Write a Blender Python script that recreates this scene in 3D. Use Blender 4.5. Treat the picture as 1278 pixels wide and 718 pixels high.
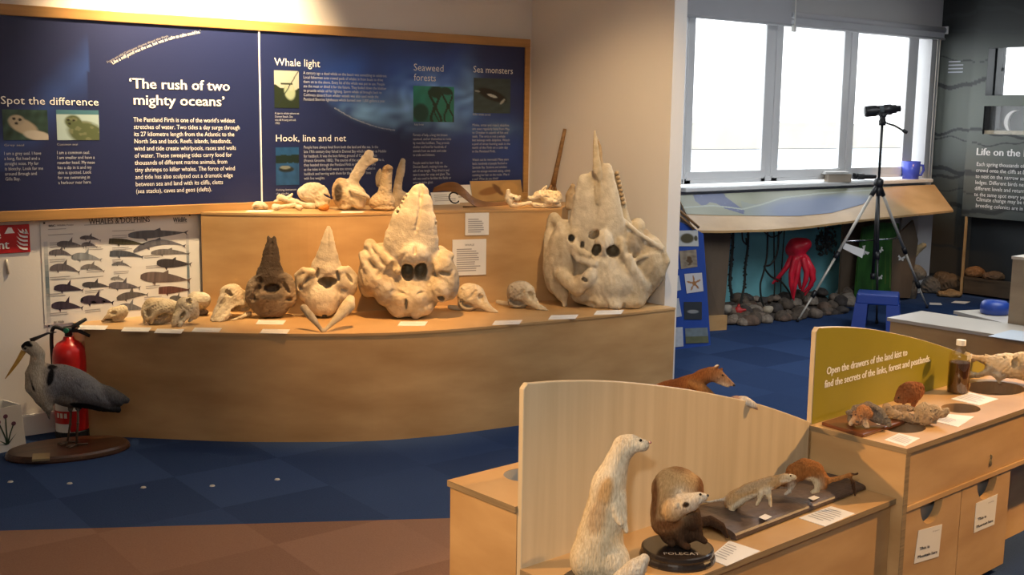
import bpy, bmesh, math, random
import numpy as np
from mathutils import Vector, Matrix
random.seed(7)
SC = bpy.context.scene
for o in list(bpy.data.objects): bpy.data.objects.remove(o)
COL = SC.collection
R = math.radians

# ------------------------------------------------------------------ camera
F = 1424.0; EYE = 1.6
PITCH, ROLL, AZ = R(8.485), R(-0.831), R(37.9)
def cam_axes():
    cp, sp = math.cos(PITCH), math.sin(PITCH)
    r = np.array([math.cos(AZ), -math.sin(AZ), 0]); fw = np.array([math.sin(AZ), math.cos(AZ), 0])
    f = fw*cp+np.array([0, 0, -sp]); d = -fw*sp+np.array([0, 0, -cp])
    c, s = math.cos(ROLL), math.sin(ROLL)
    return np.array([c*r+s*d, -s*r+c*d, f])
CM = cam_axes(); ORG = np.array([0, 0, EYE])
cam = bpy.data.objects.new('camera', bpy.data.cameras.new('camera')); COL.objects.link(cam)
cam.data.sensor_fit = 'HORIZONTAL'; cam.data.sensor_width = 36; cam.data.lens = F/1278*36
cam.data.clip_start = 0.05; cam.data.clip_end = 500
mw = Matrix.Identity(4)
for i in range(3):
    mw[i][0] = CM[0][i]; mw[i][1] = -CM[1][i]; mw[i][2] = -CM[2][i]; mw[i][3] = ORG[i]
cam.matrix_world = mw
SC.camera = cam

# ------------------------------------------------------------------ light
SC.view_settings.view_transform = 'Standard'; SC.view_settings.look = 'None'
SC.view_settings.gamma = 1; SC.view_settings.use_curve_mapping = False
SC.view_settings.exposure = 0.0
W = bpy.data.worlds.new('sky'); SC.world = W; W.use_nodes = True
bg = W.node_tree.nodes['Background']; bg.inputs[0].default_value = (0.93, 0.97, 1.0, 1); bg.inputs[1].default_value = 3.6
WARM = (1.0, 0.56, 0.21); NEUT = (1.0, 0.90, 0.78)
def area(name, loc, rot, sx, sy, power, color):
    l = bpy.data.lights.new(name, 'AREA'); l.shape = 'RECTANGLE'; l.size = sx; l.size_y = sy; l.energy = power; l.color = color
    o = bpy.data.objects.new(name, l); COL.objects.link(o); o.location = loc; o.rotation_euler = rot; return o
def spot(name, loc, target, power, angle, blend=0.5, color=WARM, radius=0.04):
    l = bpy.data.lights.new(name, 'SPOT'); l.energy = power; l.spot_size = R(angle); l.spot_blend = blend; l.color = color; l.shadow_soft_size = radius
    o = bpy.data.objects.new(name, l); COL.objects.link(o); o.location = loc
    o.rotation_euler = (Vector(target)-Vector(loc)).to_track_quat('-Z', 'Y').to_euler(); return o
area('ambient_fill', (3.0, 2.8, 2.93), (0, 0, 0), 2.6, 2.6, 17, NEUT)  # unseen area light added as ambient fill for the room
area('ambient_fill_rear', (0.0, 0.6, 2.93), (0, 0, 0), 2.4, 2.4, 34, NEUT)  # another added ambient fill, over the viewer's end, no fixture known
area('ambient_fill_far', (6.6, 2.9, 2.93), (0, 0, 0), 2.4, 2.4, 100, (0.93, 0.97, 1.0))  # cool fill added to brighten the window end and below the counter
pt = area('window_portal', (8.1, 6.56, 1.76), (R(-90), 0, 0), 3.9, 1.5, 1, (1, 1, 1)); pt.data.cycles.is_portal = True
spot('track_spot_panel', (2.36, 5.24, 2.92), (2.40, 5.82, 2.22), 600, 86, 0.8, (1.0, 0.72, 0.40))
spot('track_spot_skull', (2.72, 4.35, 2.92), (3.02, 5.06, 0.92), 430, 40, 0.9)
spot('track_spot_small_skull', (3.95, 4.75, 2.92), (4.22, 5.25, 1.10), 190, 15, 0.7)
spot('track_spot_great_skull', (3.45, 3.6, 2.92), (4.4, 4.95, 1.25), 150, 52, 0.9, (1.0, 0.68, 0.36))
spot('track_spot_counter', (-0.7, 3.75, 2.6), (3.0, 1.85, 0.5), 560, 46, 0.5)
spot('track_spot_kist', (5.9, 0.75, 2.9), (3.75, 2.0, 0.6), 800, 42, 0.5)
spot('flash_fill_front', (-0.15, 0.0, 1.95), (2.15, 2.1, 0.62), 160, 48, 0.9, (1, 0.95, 0.85), 0.05)  # stands in for a flash beside the camera, not a track lamp
spot('track_spot_ledge', (9.0, 4.9, 2.9), (9.55, 5.95, 0.75), 110, 34, 0.6)

# ------------------------------------------------------------------ placing helpers
def ray(x, y): return CM.T @ np.array([(x-639)/F, (y-359)/F, 1])
def onz(x, y, z=0.0): v = ray(x, y); return ORG+v*((z-EYE)/v[2])
def ony(x, y, Y): v = ray(x, y); return ORG+v*(Y/v[1])
def onx(x, y, X): v = ray(x, y); return ORG+v*(X/v[0])
def depth_of(p): return float(CM[2] @ (np.array(p, float)-ORG))
def pix(P):
    q = (np.asarray(P, float)-ORG) @ CM.T
    return 639+F*q[..., 0]/q[..., 2], 359+F*q[..., 1]/q[..., 2]
TH = R(3.66); CT, ST = math.cos(TH), math.sin(TH)
UX = np.array([CT, ST, 0]); VX = np.array([-ST, CT, 0]); ZX = np.array([0, 0, 1.0])
def uv(u, v, z=0): return UX*u+VX*v+ZX*z
def UVM(P): P = np.asarray(P, float); return np.stack([P[:, 0]*CT-P[:, 1]*ST, P[:, 0]*ST+P[:, 1]*CT, P[:, 2]], 1)
def onv(x, y, v0): v = ray(x, y); t = (v0-ORG @ VX)/(v @ VX); return ORG+v*t

def lin(r, g, b):
    f = lambda c: (c/255/12.92) if c <= 10 else ((c/255+0.055)/1.055)**2.4
    return (f(r), f(g), f(b))

# ------------------------------------------------------------------ materials
def mat(name, col, rough=0.6, var=0.0, scale=(8, 8, 8), bump=0.0, bscale=60, metal=0.0, attr=False, detail=4, spec=0.5, emit=0, col2=None, sheen=0):
    m = bpy.data.materials.new(name); m.use_nodes = True; nt = m.node_tree; N = nt.nodes; L = nt.links
    b = N['Principled BSDF']; b.inputs['Roughness'].default_value = rough; b.inputs['Metallic'].default_value = metal
    b.inputs['Specular IOR Level'].default_value = spec
    if sheen: b.inputs['Sheen Weight'].default_value = sheen
    tc = N.new('ShaderNodeTexCoord')
    mp = N.new('ShaderNodeMapping'); mp.inputs['Scale'].default_value = scale; L.new(tc.outputs['Object'], mp.inputs[0])
    if attr:
        a = N.new('ShaderNodeAttribute'); a.attribute_name = 'Col'; base = a.outputs['Color']
    else:
        base = None
    if var or col2:
        nz = N.new('ShaderNodeTexNoise'); nz.inputs['Scale'].default_value = 1; nz.inputs['Detail'].default_value = detail
        L.new(mp.outputs[0], nz.inputs['Vector'])
        rp = N.new('ShaderNodeValToRGB'); L.new(nz.outputs['Fac'], rp.inputs[0])
        rp.color_ramp.elements[0].position = 0.3; rp.color_ramp.elements[1].position = 0.7
        if attr:
            rp.color_ramp.elements[0].color = (1-var, 1-var*1.1, 1-var*1.25, 1); rp.color_ramp.elements[1].color = (1+var*.3,)*3+(1,)
            mx = N.new('ShaderNodeMix'); mx.data_type = 'RGBA'; mx.blend_type = 'MULTIPLY'; mx.inputs[0].default_value = 1
            L.new(base, mx.inputs[6]); L.new(rp.outputs[0], mx.inputs[7]); base = mx.outputs[2]
        else:
            c2 = col2 or tuple(c*(1+var*.6) for c in col)
            rp.color_ramp.elements[0].color = tuple(c*(1-var) for c in col)+(1,); rp.color_ramp.elements[1].color = tuple(min(1, c) for c in c2)+(1,)
            base = rp.outputs[0]
    if base is not None: L.new(base, b.inputs['Base Color'])
    else: b.inputs['Base Color'].default_value = tuple(col)+(1,)
    if bump:
        n2 = N.new('ShaderNodeTexNoise'); n2.inputs['Scale'].default_value = bscale; n2.inputs['Detail'].default_value = 3
        L.new((mp if bscale < 0 else tc).outputs[0 if bscale < 0 else 'Object'], n2.inputs['Vector'])
        if bscale < 0: n2.inputs['Scale'].default_value = -bscale
        bp = N.new('ShaderNodeBump'); bp.inputs['Strength'].default_value = bump; bp.inputs['Distance'].default_value = 0.01
        L.new(n2.outputs['Fac'], bp.inputs['Height']); L.new(bp.outputs[0], b.inputs['Normal'])
    if emit:
        b.inputs['Emission Color'].default_value = tuple(col)+(1,); b.inputs['Emission Strength'].default_value = emit
    return m
M = {}
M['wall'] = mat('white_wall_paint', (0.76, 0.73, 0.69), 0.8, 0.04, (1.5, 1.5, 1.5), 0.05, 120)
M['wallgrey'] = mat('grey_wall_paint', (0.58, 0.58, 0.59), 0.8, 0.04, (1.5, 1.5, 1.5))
M['trim'] = mat('white_gloss_trim', (0.82, 0.83, 0.84), 0.35)
M['ply'] = mat('birch_plywood', (0.485, 0.285, 0.115), 0.40, 0.17, (2.2, 2.2, 7), 0.02, 200, col2=(0.58, 0.375, 0.175))
M['plyv'] = mat('birch_plywood_upright', (0.56, 0.45, 0.29), 0.42, 0.08, (26, 6, 1.2), 0.02, 200, col2=(0.62, 0.51, 0.345))
M['plyedge'] = mat('plywood_edge', (0.27, 0.19, 0.10), 0.6, 0.25, (3, 3, 160))
M['frame'] = mat('oak_frame', (0.44, 0.24, 0.08), 0.4, 0.18, (3, 3, 30))
M['print'] = mat('printed_sheet', (1, 1, 1), 0.45, attr=True)
M['gloss'] = mat('glossy_print', (1, 1, 1), 0.3, attr=True)
M['bone'] = mat('bone', (1, 1, 1), 0.72, 0.24, (26, 26, 26), 0.30, 120, attr=True, detail=6, spec=0.25)
M['fur'] = mat('fur', (1, 1, 1), 0.95, 0.30, (240, 240, 55), 0.5, -1.2, attr=True, detail=5, spec=0.1)
M['paint'] = mat('painted', (1, 1, 1), 0.5, attr=True)
M['text'] = mat('white_lettering', (0.86, 0.86, 0.84), 0.5)
M['textdim'] = mat('pale_lettering', (0.48, 0.50, 0.56), 0.5)
M['textdark'] = mat('dark_lettering', (0.05, 0.05, 0.06), 0.6)
M['textgrey'] = mat('grey_lettering', (0.33, 0.32, 0.32), 0.6)
M['card'] = mat('white_card', (0.74, 0.73, 0.70), 0.6, 0.03, (9, 9, 9))
M['black'] = mat('black_plastic', (0.015, 0.015, 0.017), 0.4)
M['metal'] = mat('brushed_aluminium', (0.56, 0.52, 0.45), 0.35, metal=0.2)
M['chrome'] = mat('chrome', (0.8, 0.8, 0.8), 0.15, metal=1.0)
M['red'] = mat('red_enamel', (0.52, 0.012, 0.012), 0.28)
M['redsign'] = mat('red_sign', (0.45, 0.01, 0.015), 0.45)
M['blueplastic'] = mat('blue_plastic', (0.015, 0.05, 0.28), 0.35)
M['bluemug'] = mat('blue_ceramic', (0.06, 0.10, 0.62), 0.25)
M['darkwood'] = mat('dark_stained_wood', (0.055, 0.024, 0.013), 0.3, 0.35, (4, 30, 30), col2=(0.10, 0.042, 0.02))
M['redwood'] = mat('mahogany_board', (0.13, 0.040, 0.016), 0.3, 0.3, (4, 30, 30))
M['blackwood'] = mat('black_lacquer', (0.020, 0.016, 0.015), 0.18)
M['brass'] = mat('dull_brass', (0.34, 0.26, 0.13), 0.4, metal=0.5)
M['green'] = mat('olive_green_laminate', (0.25, 0.215, 0.014), 0.4, 0.05, (6, 6, 6))
M['well'] = mat('grey_tub', (0.34, 0.34, 0.33), 0.5)
M['wellwood'] = mat('recess_wood', (0.33, 0.21, 0.11), 0.6, 0.15, (4, 4, 20))
M['eye'] = mat('glass_eye', (0.01, 0.006, 0.004), 0.06)
M['benchtop'] = mat('plywood_sheen_top', (0.52, 0.47, 0.40), 0.3)  # daylight sheen on the plywood bench put into a pale base colour
M['turq'] = mat('turquoise_paint', (0.20, 0.55, 0.62), 0.7, 0.16, (3, 3, 3))
M['octo'] = mat('red_shiny_fabric', (0.66, 0.016, 0.04), 0.32, 0.15, (20, 20, 20))
M['weed'] = mat('dark_kelp', (0.014, 0.017, 0.014), 0.6, 0.3, (20, 20, 20))
M['board'] = mat('brown_board', (0.12, 0.085, 0.055), 0.7, 0.35, (4, 4, 2))
M['blueboard'] = mat('blue_fabric_board', (0.012, 0.055, 0.30), 0.8, 0.08, (8, 8, 8))
M['blind'] = mat('grey_blind_fabric', (0.56, 0.57, 0.60), 0.8, 0.03, (3, 3, 3))
M['beak'] = mat('yellow_beak', (0.50, 0.28, 0.045), 0.4, 0.2, (30, 30, 30))
M['leg'] = mat('brown_leg', (0.10, 0.06, 0.035), 0.6)
M['bark'] = mat('bark', (0.24, 0.155, 0.085), 0.9, 0.5, (26, 26, 26), 0.9, 60)
M['stick'] = mat('brown_stick', (0.27, 0.145, 0.055), 0.55, 0.3, (10, 10, 60))
M['baleen'] = mat('brown_baleen', (0.20, 0.095, 0.035), 0.35, 0.35, (6, 6, 40))
M['whitecap'] = mat('white_cap', (0.8, 0.8, 0.76), 0.4)
M['slate'] = mat('dark_slate_paint', (0.022, 0.026, 0.028), 0.6)
M['hillside'] = mat('hill', (0.42, 0.40, 0.36), 0.9, 0.1, (0.3, 0.3, 0.3))
M['sea'] = mat('pale_sea', (0.40, 0.44, 0.47), 0.6, 0.04, (0.1, 0.1, 0.1))
M['outer'] = mat('outdoor_ground', (0.86, 0.86, 0.84), 0.9)
def glass(name, col, rough=0.02, mixt=0.85):
    m = bpy.data.materials.new(name); m.use_nodes = True; nt = m.node_tree; N = nt.nodes
    out = N['Material Output']; N.remove(N['Principled BSDF'])
    t = N.new('ShaderNodeBsdfTransparent'); t.inputs[0].default_value = tuple(col)+(1,)
    g = N.new('ShaderNodeBsdfGlossy'); g.inputs['Roughness'].default_value = rough
    mx = N.new('ShaderNodeMixShader'); mx.inputs[0].default_value = 1-mixt
    nt.links.new(t.outputs[0], mx.inputs[1]); nt.links.new(g.outputs[0], mx.inputs[2]); nt.links.new(mx.outputs[0], out.inputs[0]); return m
M['pane'] = glass('window_glass', (1, 1, 1), 0.02, 0.96)
M['bottleglass'] = glass('clear_bottle_glass', (0.95, 0.92, 0.82), 0.03, 0.88)
M['caseglass'] = glass('case_glass', (1, 1, 1), 0.03, 0.965)
M['brownglass'] = mat('amber_liquid', (0.085, 0.032, 0.006), 0.08)
def carpet(name, c1, c2, tile):
    m = mat(name, c1, 0.95, spec=0.1); nt = m.node_tree; N = nt.nodes; L = nt.links; b = N['Principled BSDF']
    tc = [n for n in N if n.type == 'TEX_COORD'][0]
    mp = N.new('ShaderNodeMapping'); L.new(tc.outputs['Object'], mp.inputs[0])
    mp.inputs['Location'].default_value = (-1.825/tile, -4.265/tile, 0.05); mp.inputs['Scale'].default_value = (1/tile, 1/tile, 0.0)
    fl = N.new('ShaderNodeVectorMath'); fl.operation = 'FLOOR'; L.new(mp.outputs[0], fl.inputs[0])
    wn = N.new('ShaderNodeTexWhiteNoise'); L.new(fl.outputs[0], wn.inputs[0])
    ck = N.new('ShaderNodeTexChecker'); ck.inputs['Scale'].default_value = 1.0; L.new(mp.outputs[0], ck.inputs[0])
    ck.inputs[1].default_value = (0.35,)*3+(1,); ck.inputs[2].default_value = (0.75,)*3+(1,)
    ad = N.new('ShaderNodeMath'); ad.operation = 'MULTIPLY_ADD'; L.new(wn.outputs[0], ad.inputs[0]); ad.inputs[1].default_value = 0.5; L.new(ck.outputs[0], ad.inputs[2])
    nz = N.new('ShaderNodeTexNoise'); nz.inputs['Scale'].default_value = 160; nz.inputs['Detail'].default_value = 2; L.new(tc.outputs['Object'], nz.inputs['Vector'])
    a2 = N.new('ShaderNodeMath'); a2.operation = 'MULTIPLY_ADD'; L.new(nz.outputs['Fac'], a2.inputs[0]); a2.inputs[1].default_value = 0.9; L.new(ad.outputs[0], a2.inputs[2])
    sb = N.new('ShaderNodeMath'); sb.operation = 'MULTIPLY_ADD'; L.new(a2.outputs[0], sb.inputs[0]); sb.inputs[1].default_value = 0.7; sb.inputs[2].default_value = -0.45
    mx = N.new('ShaderNodeMix'); mx.data_type = 'RGBA'; L.new(sb.outputs[0], mx.inputs[0])
    mx.inputs[6].default_value = tuple(c1)+(1,); mx.inputs[7].default_value = tuple(c2)+(1,)
    L.new(mx.outputs[2], b.inputs['Base Color'])
    bp = N.new('ShaderNodeBump'); bp.inputs['Strength'].default_value = 0.4; bp.inputs['Distance'].default_value = 0.004
    L.new(nz.outputs['Fac'], bp.inputs['Height']); L.new(bp.outputs[0], b.inputs['Normal']); return m
M['carpet'] = carpet('blue_carpet_tiles', (0.015, 0.032, 0.088), (0.034, 0.068, 0.170), 0.5)
M['carpet2'] = carpet('brown_carpet_tiles', (0.155, 0.088, 0.062), (0.27, 0.165, 0.118), 0.5)

# ------------------------------------------------------------------ mesh helpers
class G:
    def __init__(s): s.v = []; s.f = []; s.c = []
    def add(s, V, Fs, c=None):
        n = len(s.v); s.v.extend([tuple(map(float, p)) for p in V]); s.f.extend([tuple(i+n for i in q) for q in Fs])
        if c is not None:
            c = np.asarray(c, float); s.c.extend([tuple(c)]*len(V) if c.ndim == 1 else [tuple(q) for q in c])
        return s
    def box(s, x0, x1, y0, y1, z0, z1, T=None, c=None):
        V = np.array([(x, y, z) for z in (z0, z1) for y in (y0, y1) for x in (x0, x1)], float)
        if T is not None: V = T(V)
        return s.add(V, [(0, 2, 3, 1), (4, 5, 7, 6), (0, 1, 5, 4), (1, 3, 7, 5), (3, 2, 6, 7), (2, 0, 4, 6)], c)
    def extr(s, poly, vec, c=None):
        P = [np.array(p, float) for p in poly]; n = len(P); vec = np.array(vec, float)
        V = P+[p+vec for p in P]
        return s.add(V, [tuple(range(n))[::-1], tuple(range(n, 2*n))]+[(i, (i+1) % n, (i+1) % n+n, i+n) for i in range(n)], c)
    def poly(s, pts, c=None): return s.add(pts, [tuple(range(len(pts)))], c)
    def tube(s, pts, rad, n=10, c=None, flat=None):
        P = np.array(pts, float); k = len(P); rad = [rad]*k if np.isscalar(rad) else rad
        T = np.gradient(P, axis=0); T /= np.linalg.norm(T, axis=1)[:, None]+1e-12
        u = np.cross(T[0], (0, 0, 1)); 
        if np.linalg.norm(u) < 1e-3: u = np.cross(T[0], (0, 1, 0))
        V = []
        for i in range(k):
            u = u-T[i]*(u @ T[i]); u /= np.linalg.norm(u); w = np.cross(T[i], u)
            for j in range(n):
                a = 2*math.pi*j/n; V.append(P[i]+rad[i]*(math.cos(a)*u+math.sin(a)*w*(flat or 1)))
        Fs = [(i*n+j, i*n+(j+1) % n, (i+1)*n+(j+1) % n, (i+1)*n+j) for i in range(k-1) for j in range(n)]
        Fs += [tuple(range(n))[::-1], tuple((k-1)*n+j for j in range(n))]
        return s.add(V, Fs, c)
    def lathe(s, prof, cen, n=28, ex=1, ey=1, rot=0, c=None, T=None):
        V = []; cr, sr = math.cos(rot), math.sin(rot)
        for r, z in prof:
            for j in range(n):
                a = 2*math.pi*j/n; x, y = r*ex*math.cos(a), r*ey*math.sin(a); V.append((x*cr-y*sr, x*sr+y*cr, z))
        V = np.array(V)
        if T is not None: V = T(V)
        V = V+np.array(cen, float); k = len(prof)
        Fs = [(i*n+j, i*n+(j+1) % n, (i+1)*n+(j+1) % n, (i+1)*n+j) for i in range(k-1) for j in range(n)]
        if prof[0][0] > 1e-6: Fs.append(tuple(range(n))[::-1])
        if prof[-1][0] > 1e-6: Fs.append(tuple((k-1)*n+j for j in range(n)))
        return s.add(V, Fs, c)
    def ball(s, cen, r, n=12, c=None, T=None):
        r = (r, r, r) if np.isscalar(r) else r
        V = []; 
        for i in range(n+1):
            for j in range(2*n):
                t, a = math.pi*i/n, math.pi*j/n; V.append((r[0]*math.sin(t)*math.cos(a), r[1]*math.sin(t)*math.sin(a), r[2]*math.cos(t)))
        V = np.array(V)
        if T is not None: V = T(V)
        m2 = 2*n
        return s.add(V+np.array(cen, float), [(i*m2+j, (i+1)*m2+j, (i+1)*m2+(j+1) % m2, i*m2+(j+1) % m2) for i in range(n) for j in range(m2)], c)
    def grid(s, p00, ex, ez, nx, nz, fn):
        p00, ex, ez = (np.array(q, float) for q in (p00, ex, ez))
        a = np.linspace(0, 1, nx+1); b = np.linspace(0, 1, nz+1); A, B = np.meshgrid(a, b)
        P = p00+A[..., None]*ex+B[..., None]*ez; C = fn(A, B, P).reshape(-1, 3)
        Fs = [(j*(nx+1)+i, (j+1)*(nx+1)+i, (j+1)*(nx+1)+i+1, j*(nx+1)+i+1) for j in range(nz) for i in range(nx)]
        return s.add(P.reshape(-1, 3), Fs, C)
FR = {}
def frame_of(o):
    while o.parent is not None: o = o.parent
    return FR[o.name]
def tag(o, label=None, cat=None, group=None, kind=None):
    if label: o['label'] = label
    if cat: o['category'] = cat
    if group: o['group'] = group
    if kind: o['kind'] = kind
    return o
def thing(name, loc, label, cat, group=None, rz=0):
    o = bpy.data.objects.new(name, None); COL.objects.link(o); o.empty_display_size = 0.05
    o.location = loc; o.rotation_euler = (0, 0, rz); FR[o.name] = (np.array(loc, float), rz); return tag(o, label, cat, group)
def mk(name, g, m, parent=None, loc=None, rz=0, smooth=False, bevel=0, label=None, cat=None, group=None, kind=None, seg=2):
    V = np.array(g.v, float)
    if parent is not None: L0, rz = frame_of(parent)
    else:
        if loc is None: loc = (0, 0, 0)
        L0 = np.array(loc, float)
    V = V-L0; c, s_ = math.cos(rz), math.sin(rz)
    V = np.stack([V[:, 0]*c+V[:, 1]*s_, -V[:, 0]*s_+V[:, 1]*c, V[:, 2]], 1)
    me = bpy.data.meshes.new(name); me.from_pydata(V.tolist(), [], g.f); me.materials.append(M[m] if isinstance(m, str) else m)
    if g.c:
        at = me.color_attributes.new('Col', 'FLOAT_COLOR', 'POINT'); C4 = np.ones((len(g.c), 4), np.float32); C4[:, :3] = g.c
        at.data.foreach_set('color', C4.ravel())
    bm = bmesh.new(); bm.from_mesh(me); bmesh.ops.recalc_face_normals(bm, faces=bm.faces); bm.to_mesh(me); bm.free()
    if smooth: me.shade_smooth()
    o = bpy.data.objects.new(name, me); COL.objects.link(o)
    if parent is not None: o.parent = parent
    else: o.location = L0; o.rotation_euler = (0, 0, rz); FR[o.name] = (L0, rz)
    if bevel:
        b = o.modifiers.new('bevel', 'BEVEL'); b.width = bevel; b.segments = seg; b.limit_method = 'ANGLE'; b.angle_limit = R(35)
    return tag(o, label, cat, group, kind)
def rings(pts, n=8):      # smooth closed/open catmull curve
    P = [np.array(p, float) for p in pts]; P = [2*P[0]-P[1]]+P+[2*P[-1]-P[-2]]; out = []
    for i in range(1, len(P)-2):
        for j in range(n):
            t = j/n; a, b, c, d = P[i-1:i+3]
            out.append(0.5*((2*b)+(-a+c)*t+(2*a-5*b+4*c-d)*t*t+(-a+3*b-3*c+d)*t**3))
    return out+[P[-2]]
def fnoise(x, y, f=1.0, seed=0, n=10):
    rg = np.random.RandomState(seed); o = np.zeros_like(x)
    for i in range(n):
        a = rg.uniform(0, 6.28); k = f*rg.uniform(.6, 2.2); o += np.sin(k*(x*math.cos(a)+y*math.sin(a))+rg.uniform(0, 6.28))
    return o/n

# text --------------------------------------------------------------
_tc = {}
def text_raw(s):
    if s in _tc: return _tc[s]
    cu = bpy.data.curves.new('t', 'FONT'); cu.body = s; cu.size = 1; cu.resolution_u = 2
    ob = bpy.data.objects.new('t', cu); COL.objects.link(ob); dg = bpy.context.evaluated_depsgraph_get(); dg.update()
    me = ob.evaluated_get(dg).to_mesh(); V = np.array([v.co[:] for v in me.vertices]) if len(me.vertices) else np.zeros((0, 3))
    Fs = [tuple(p.vertices) for p in me.polygons]; ob.evaluated_get(dg).to_mesh_clear()
    bpy.data.objects.remove(ob); bpy.data.curves.remove(cu); _tc[s] = (V, Fs); return V, Fs
CAPH = 0.69
def put_text(g, s, p0, ex, ez, cap, width=None, bold=0, align='l'):
    V, Fs = text_raw(s)
    if not len(V): return g
    sy = cap/CAPH; w0 = V[:, 0].max(); sx = (width/w0) if width else sy
    off = {'l': 0, 'c': -w0*sx/2, 'r': -w0*sx}[align]
    ex = np.array(ex, float); ez = np.array(ez, float); p0 = np.array(p0, float)
    nv = np.cross(ex, ez)
    for j, k in enumerate([0] if not bold else [-bold, 0, bold]):
        g.add(p0+nv*.0003*j+(V[:, :1]*sx+off+k)*ex+V[:, 1:2]*sy*ez, Fs)
    return g
def put_lines(g, lines, p0, ex, ez, cap, pitch, width=None):
    w = max(text_raw(l)[0][:, 0].max() for l in lines)
    sx = (width/w) if width else cap/CAPH
    for i, l in enumerate(lines):
        put_text(g, l, np.array(p0, float)-np.array(ez, float)*pitch*i, ex, ez, cap, text_raw(l)[0][:, 0].max()*sx)
    return g
def bars(g, p0, ex, ez, w, h, n, fill=0.5, seed=1):
    rg = random.Random(seed); p0, ex, ez = (np.array(q, float) for q in (p0, ex, ez))
    for i in range(n):
        y = h*(n-i-0.5)/n; b = h/n*fill/2; ww = w*rg.uniform(.72, 1.0) if i else w*.6
        g.poly([p0+ez*(y-b), p0+ex*ww+ez*(y-b), p0+ex*ww+ez*(y+b), p0+ez*(y+b)])
    return g

# sculpting with distance fields -------------------------------------
def E(x, y, d, rx, ry=None, rd=None, rot=0, k=4, c=0, neg=False, paint=False): return dict(t='E', p=(x, y, d), r=(rx, ry or rx, rd or rx), rot=rot, k=k, c=c, neg=neg, paint=paint)
def T(pts, k=4, c=0, neg=False, fl=1.0): return dict(t='T', pts=pts, k=k, c=c, neg=neg, fl=fl, paint=False)
def nets(vol, o, h):
    s = vol < 0; nx, ny, nz = vol.shape
    cnt = np.zeros((nx-1, ny-1, nz-1), int)
    for a in (0, 1):
        for b in (0, 1):
            for c in (0, 1): cnt += s[a:nx-1+a, b:ny-1+b, c:nz-1+c]
    act = (cnt > 0) & (cnt < 8); idx = -np.ones(act.shape, int); I = np.argwhere(act); idx[act] = np.arange(len(I))
    acc = np.zeros((len(I), 3)); num = np.zeros(len(I))
    cs = [(a, b, c) for a in (0, 1) for b in (0, 1) for c in (0, 1)]
    for p in cs:
        for q in cs:
            df = [q[i]-p[i] for i in range(3)]
            if sum(df) != 1 or min(df) < 0: continue
            v0 = vol[I[:, 0]+p[0], I[:, 1]+p[1], I[:, 2]+p[2]]; v1 = vol[I[:, 0]+q[0], I[:, 1]+q[1], I[:, 2]+q[2]]
            m = (v0 < 0) != (v1 < 0); t = np.where(m, v0/np.where(m, v0-v1, 1), 0)
            acc += m[:, None]*(np.array(p)+t[:, None]*np.array(df)); num += m
    V = o+h*(I+acc/np.maximum(num, 1)[:, None]); Fs = []
    for ax in range(3):
        b, c = [i for i in range(3) if i != ax]
        sl0 = [slice(None)]*3; sl1 = [slice(None)]*3; sl0[ax] = slice(0, -1); sl1[ax] = slice(1, None)
        e = s[tuple(sl0)] != s[tuple(sl1)]; J = np.argwhere(e); J = J[(J[:, b] > 0) & (J[:, c] > 0)]
        J = J[(J[:, b] < act.shape[b]) & (J[:, c] < act.shape[c])]
        def g(db, dc): K = J.copy(); K[:, b] -= db; K[:, c] -= dc; return idx[K[:, 0], K[:, 1], K[:, 2]]
        Fs.append(np.stack([g(0, 0), g(1, 0), g(1, 1), g(0, 1)], 1))
    return V, np.concatenate(Fs)
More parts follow.
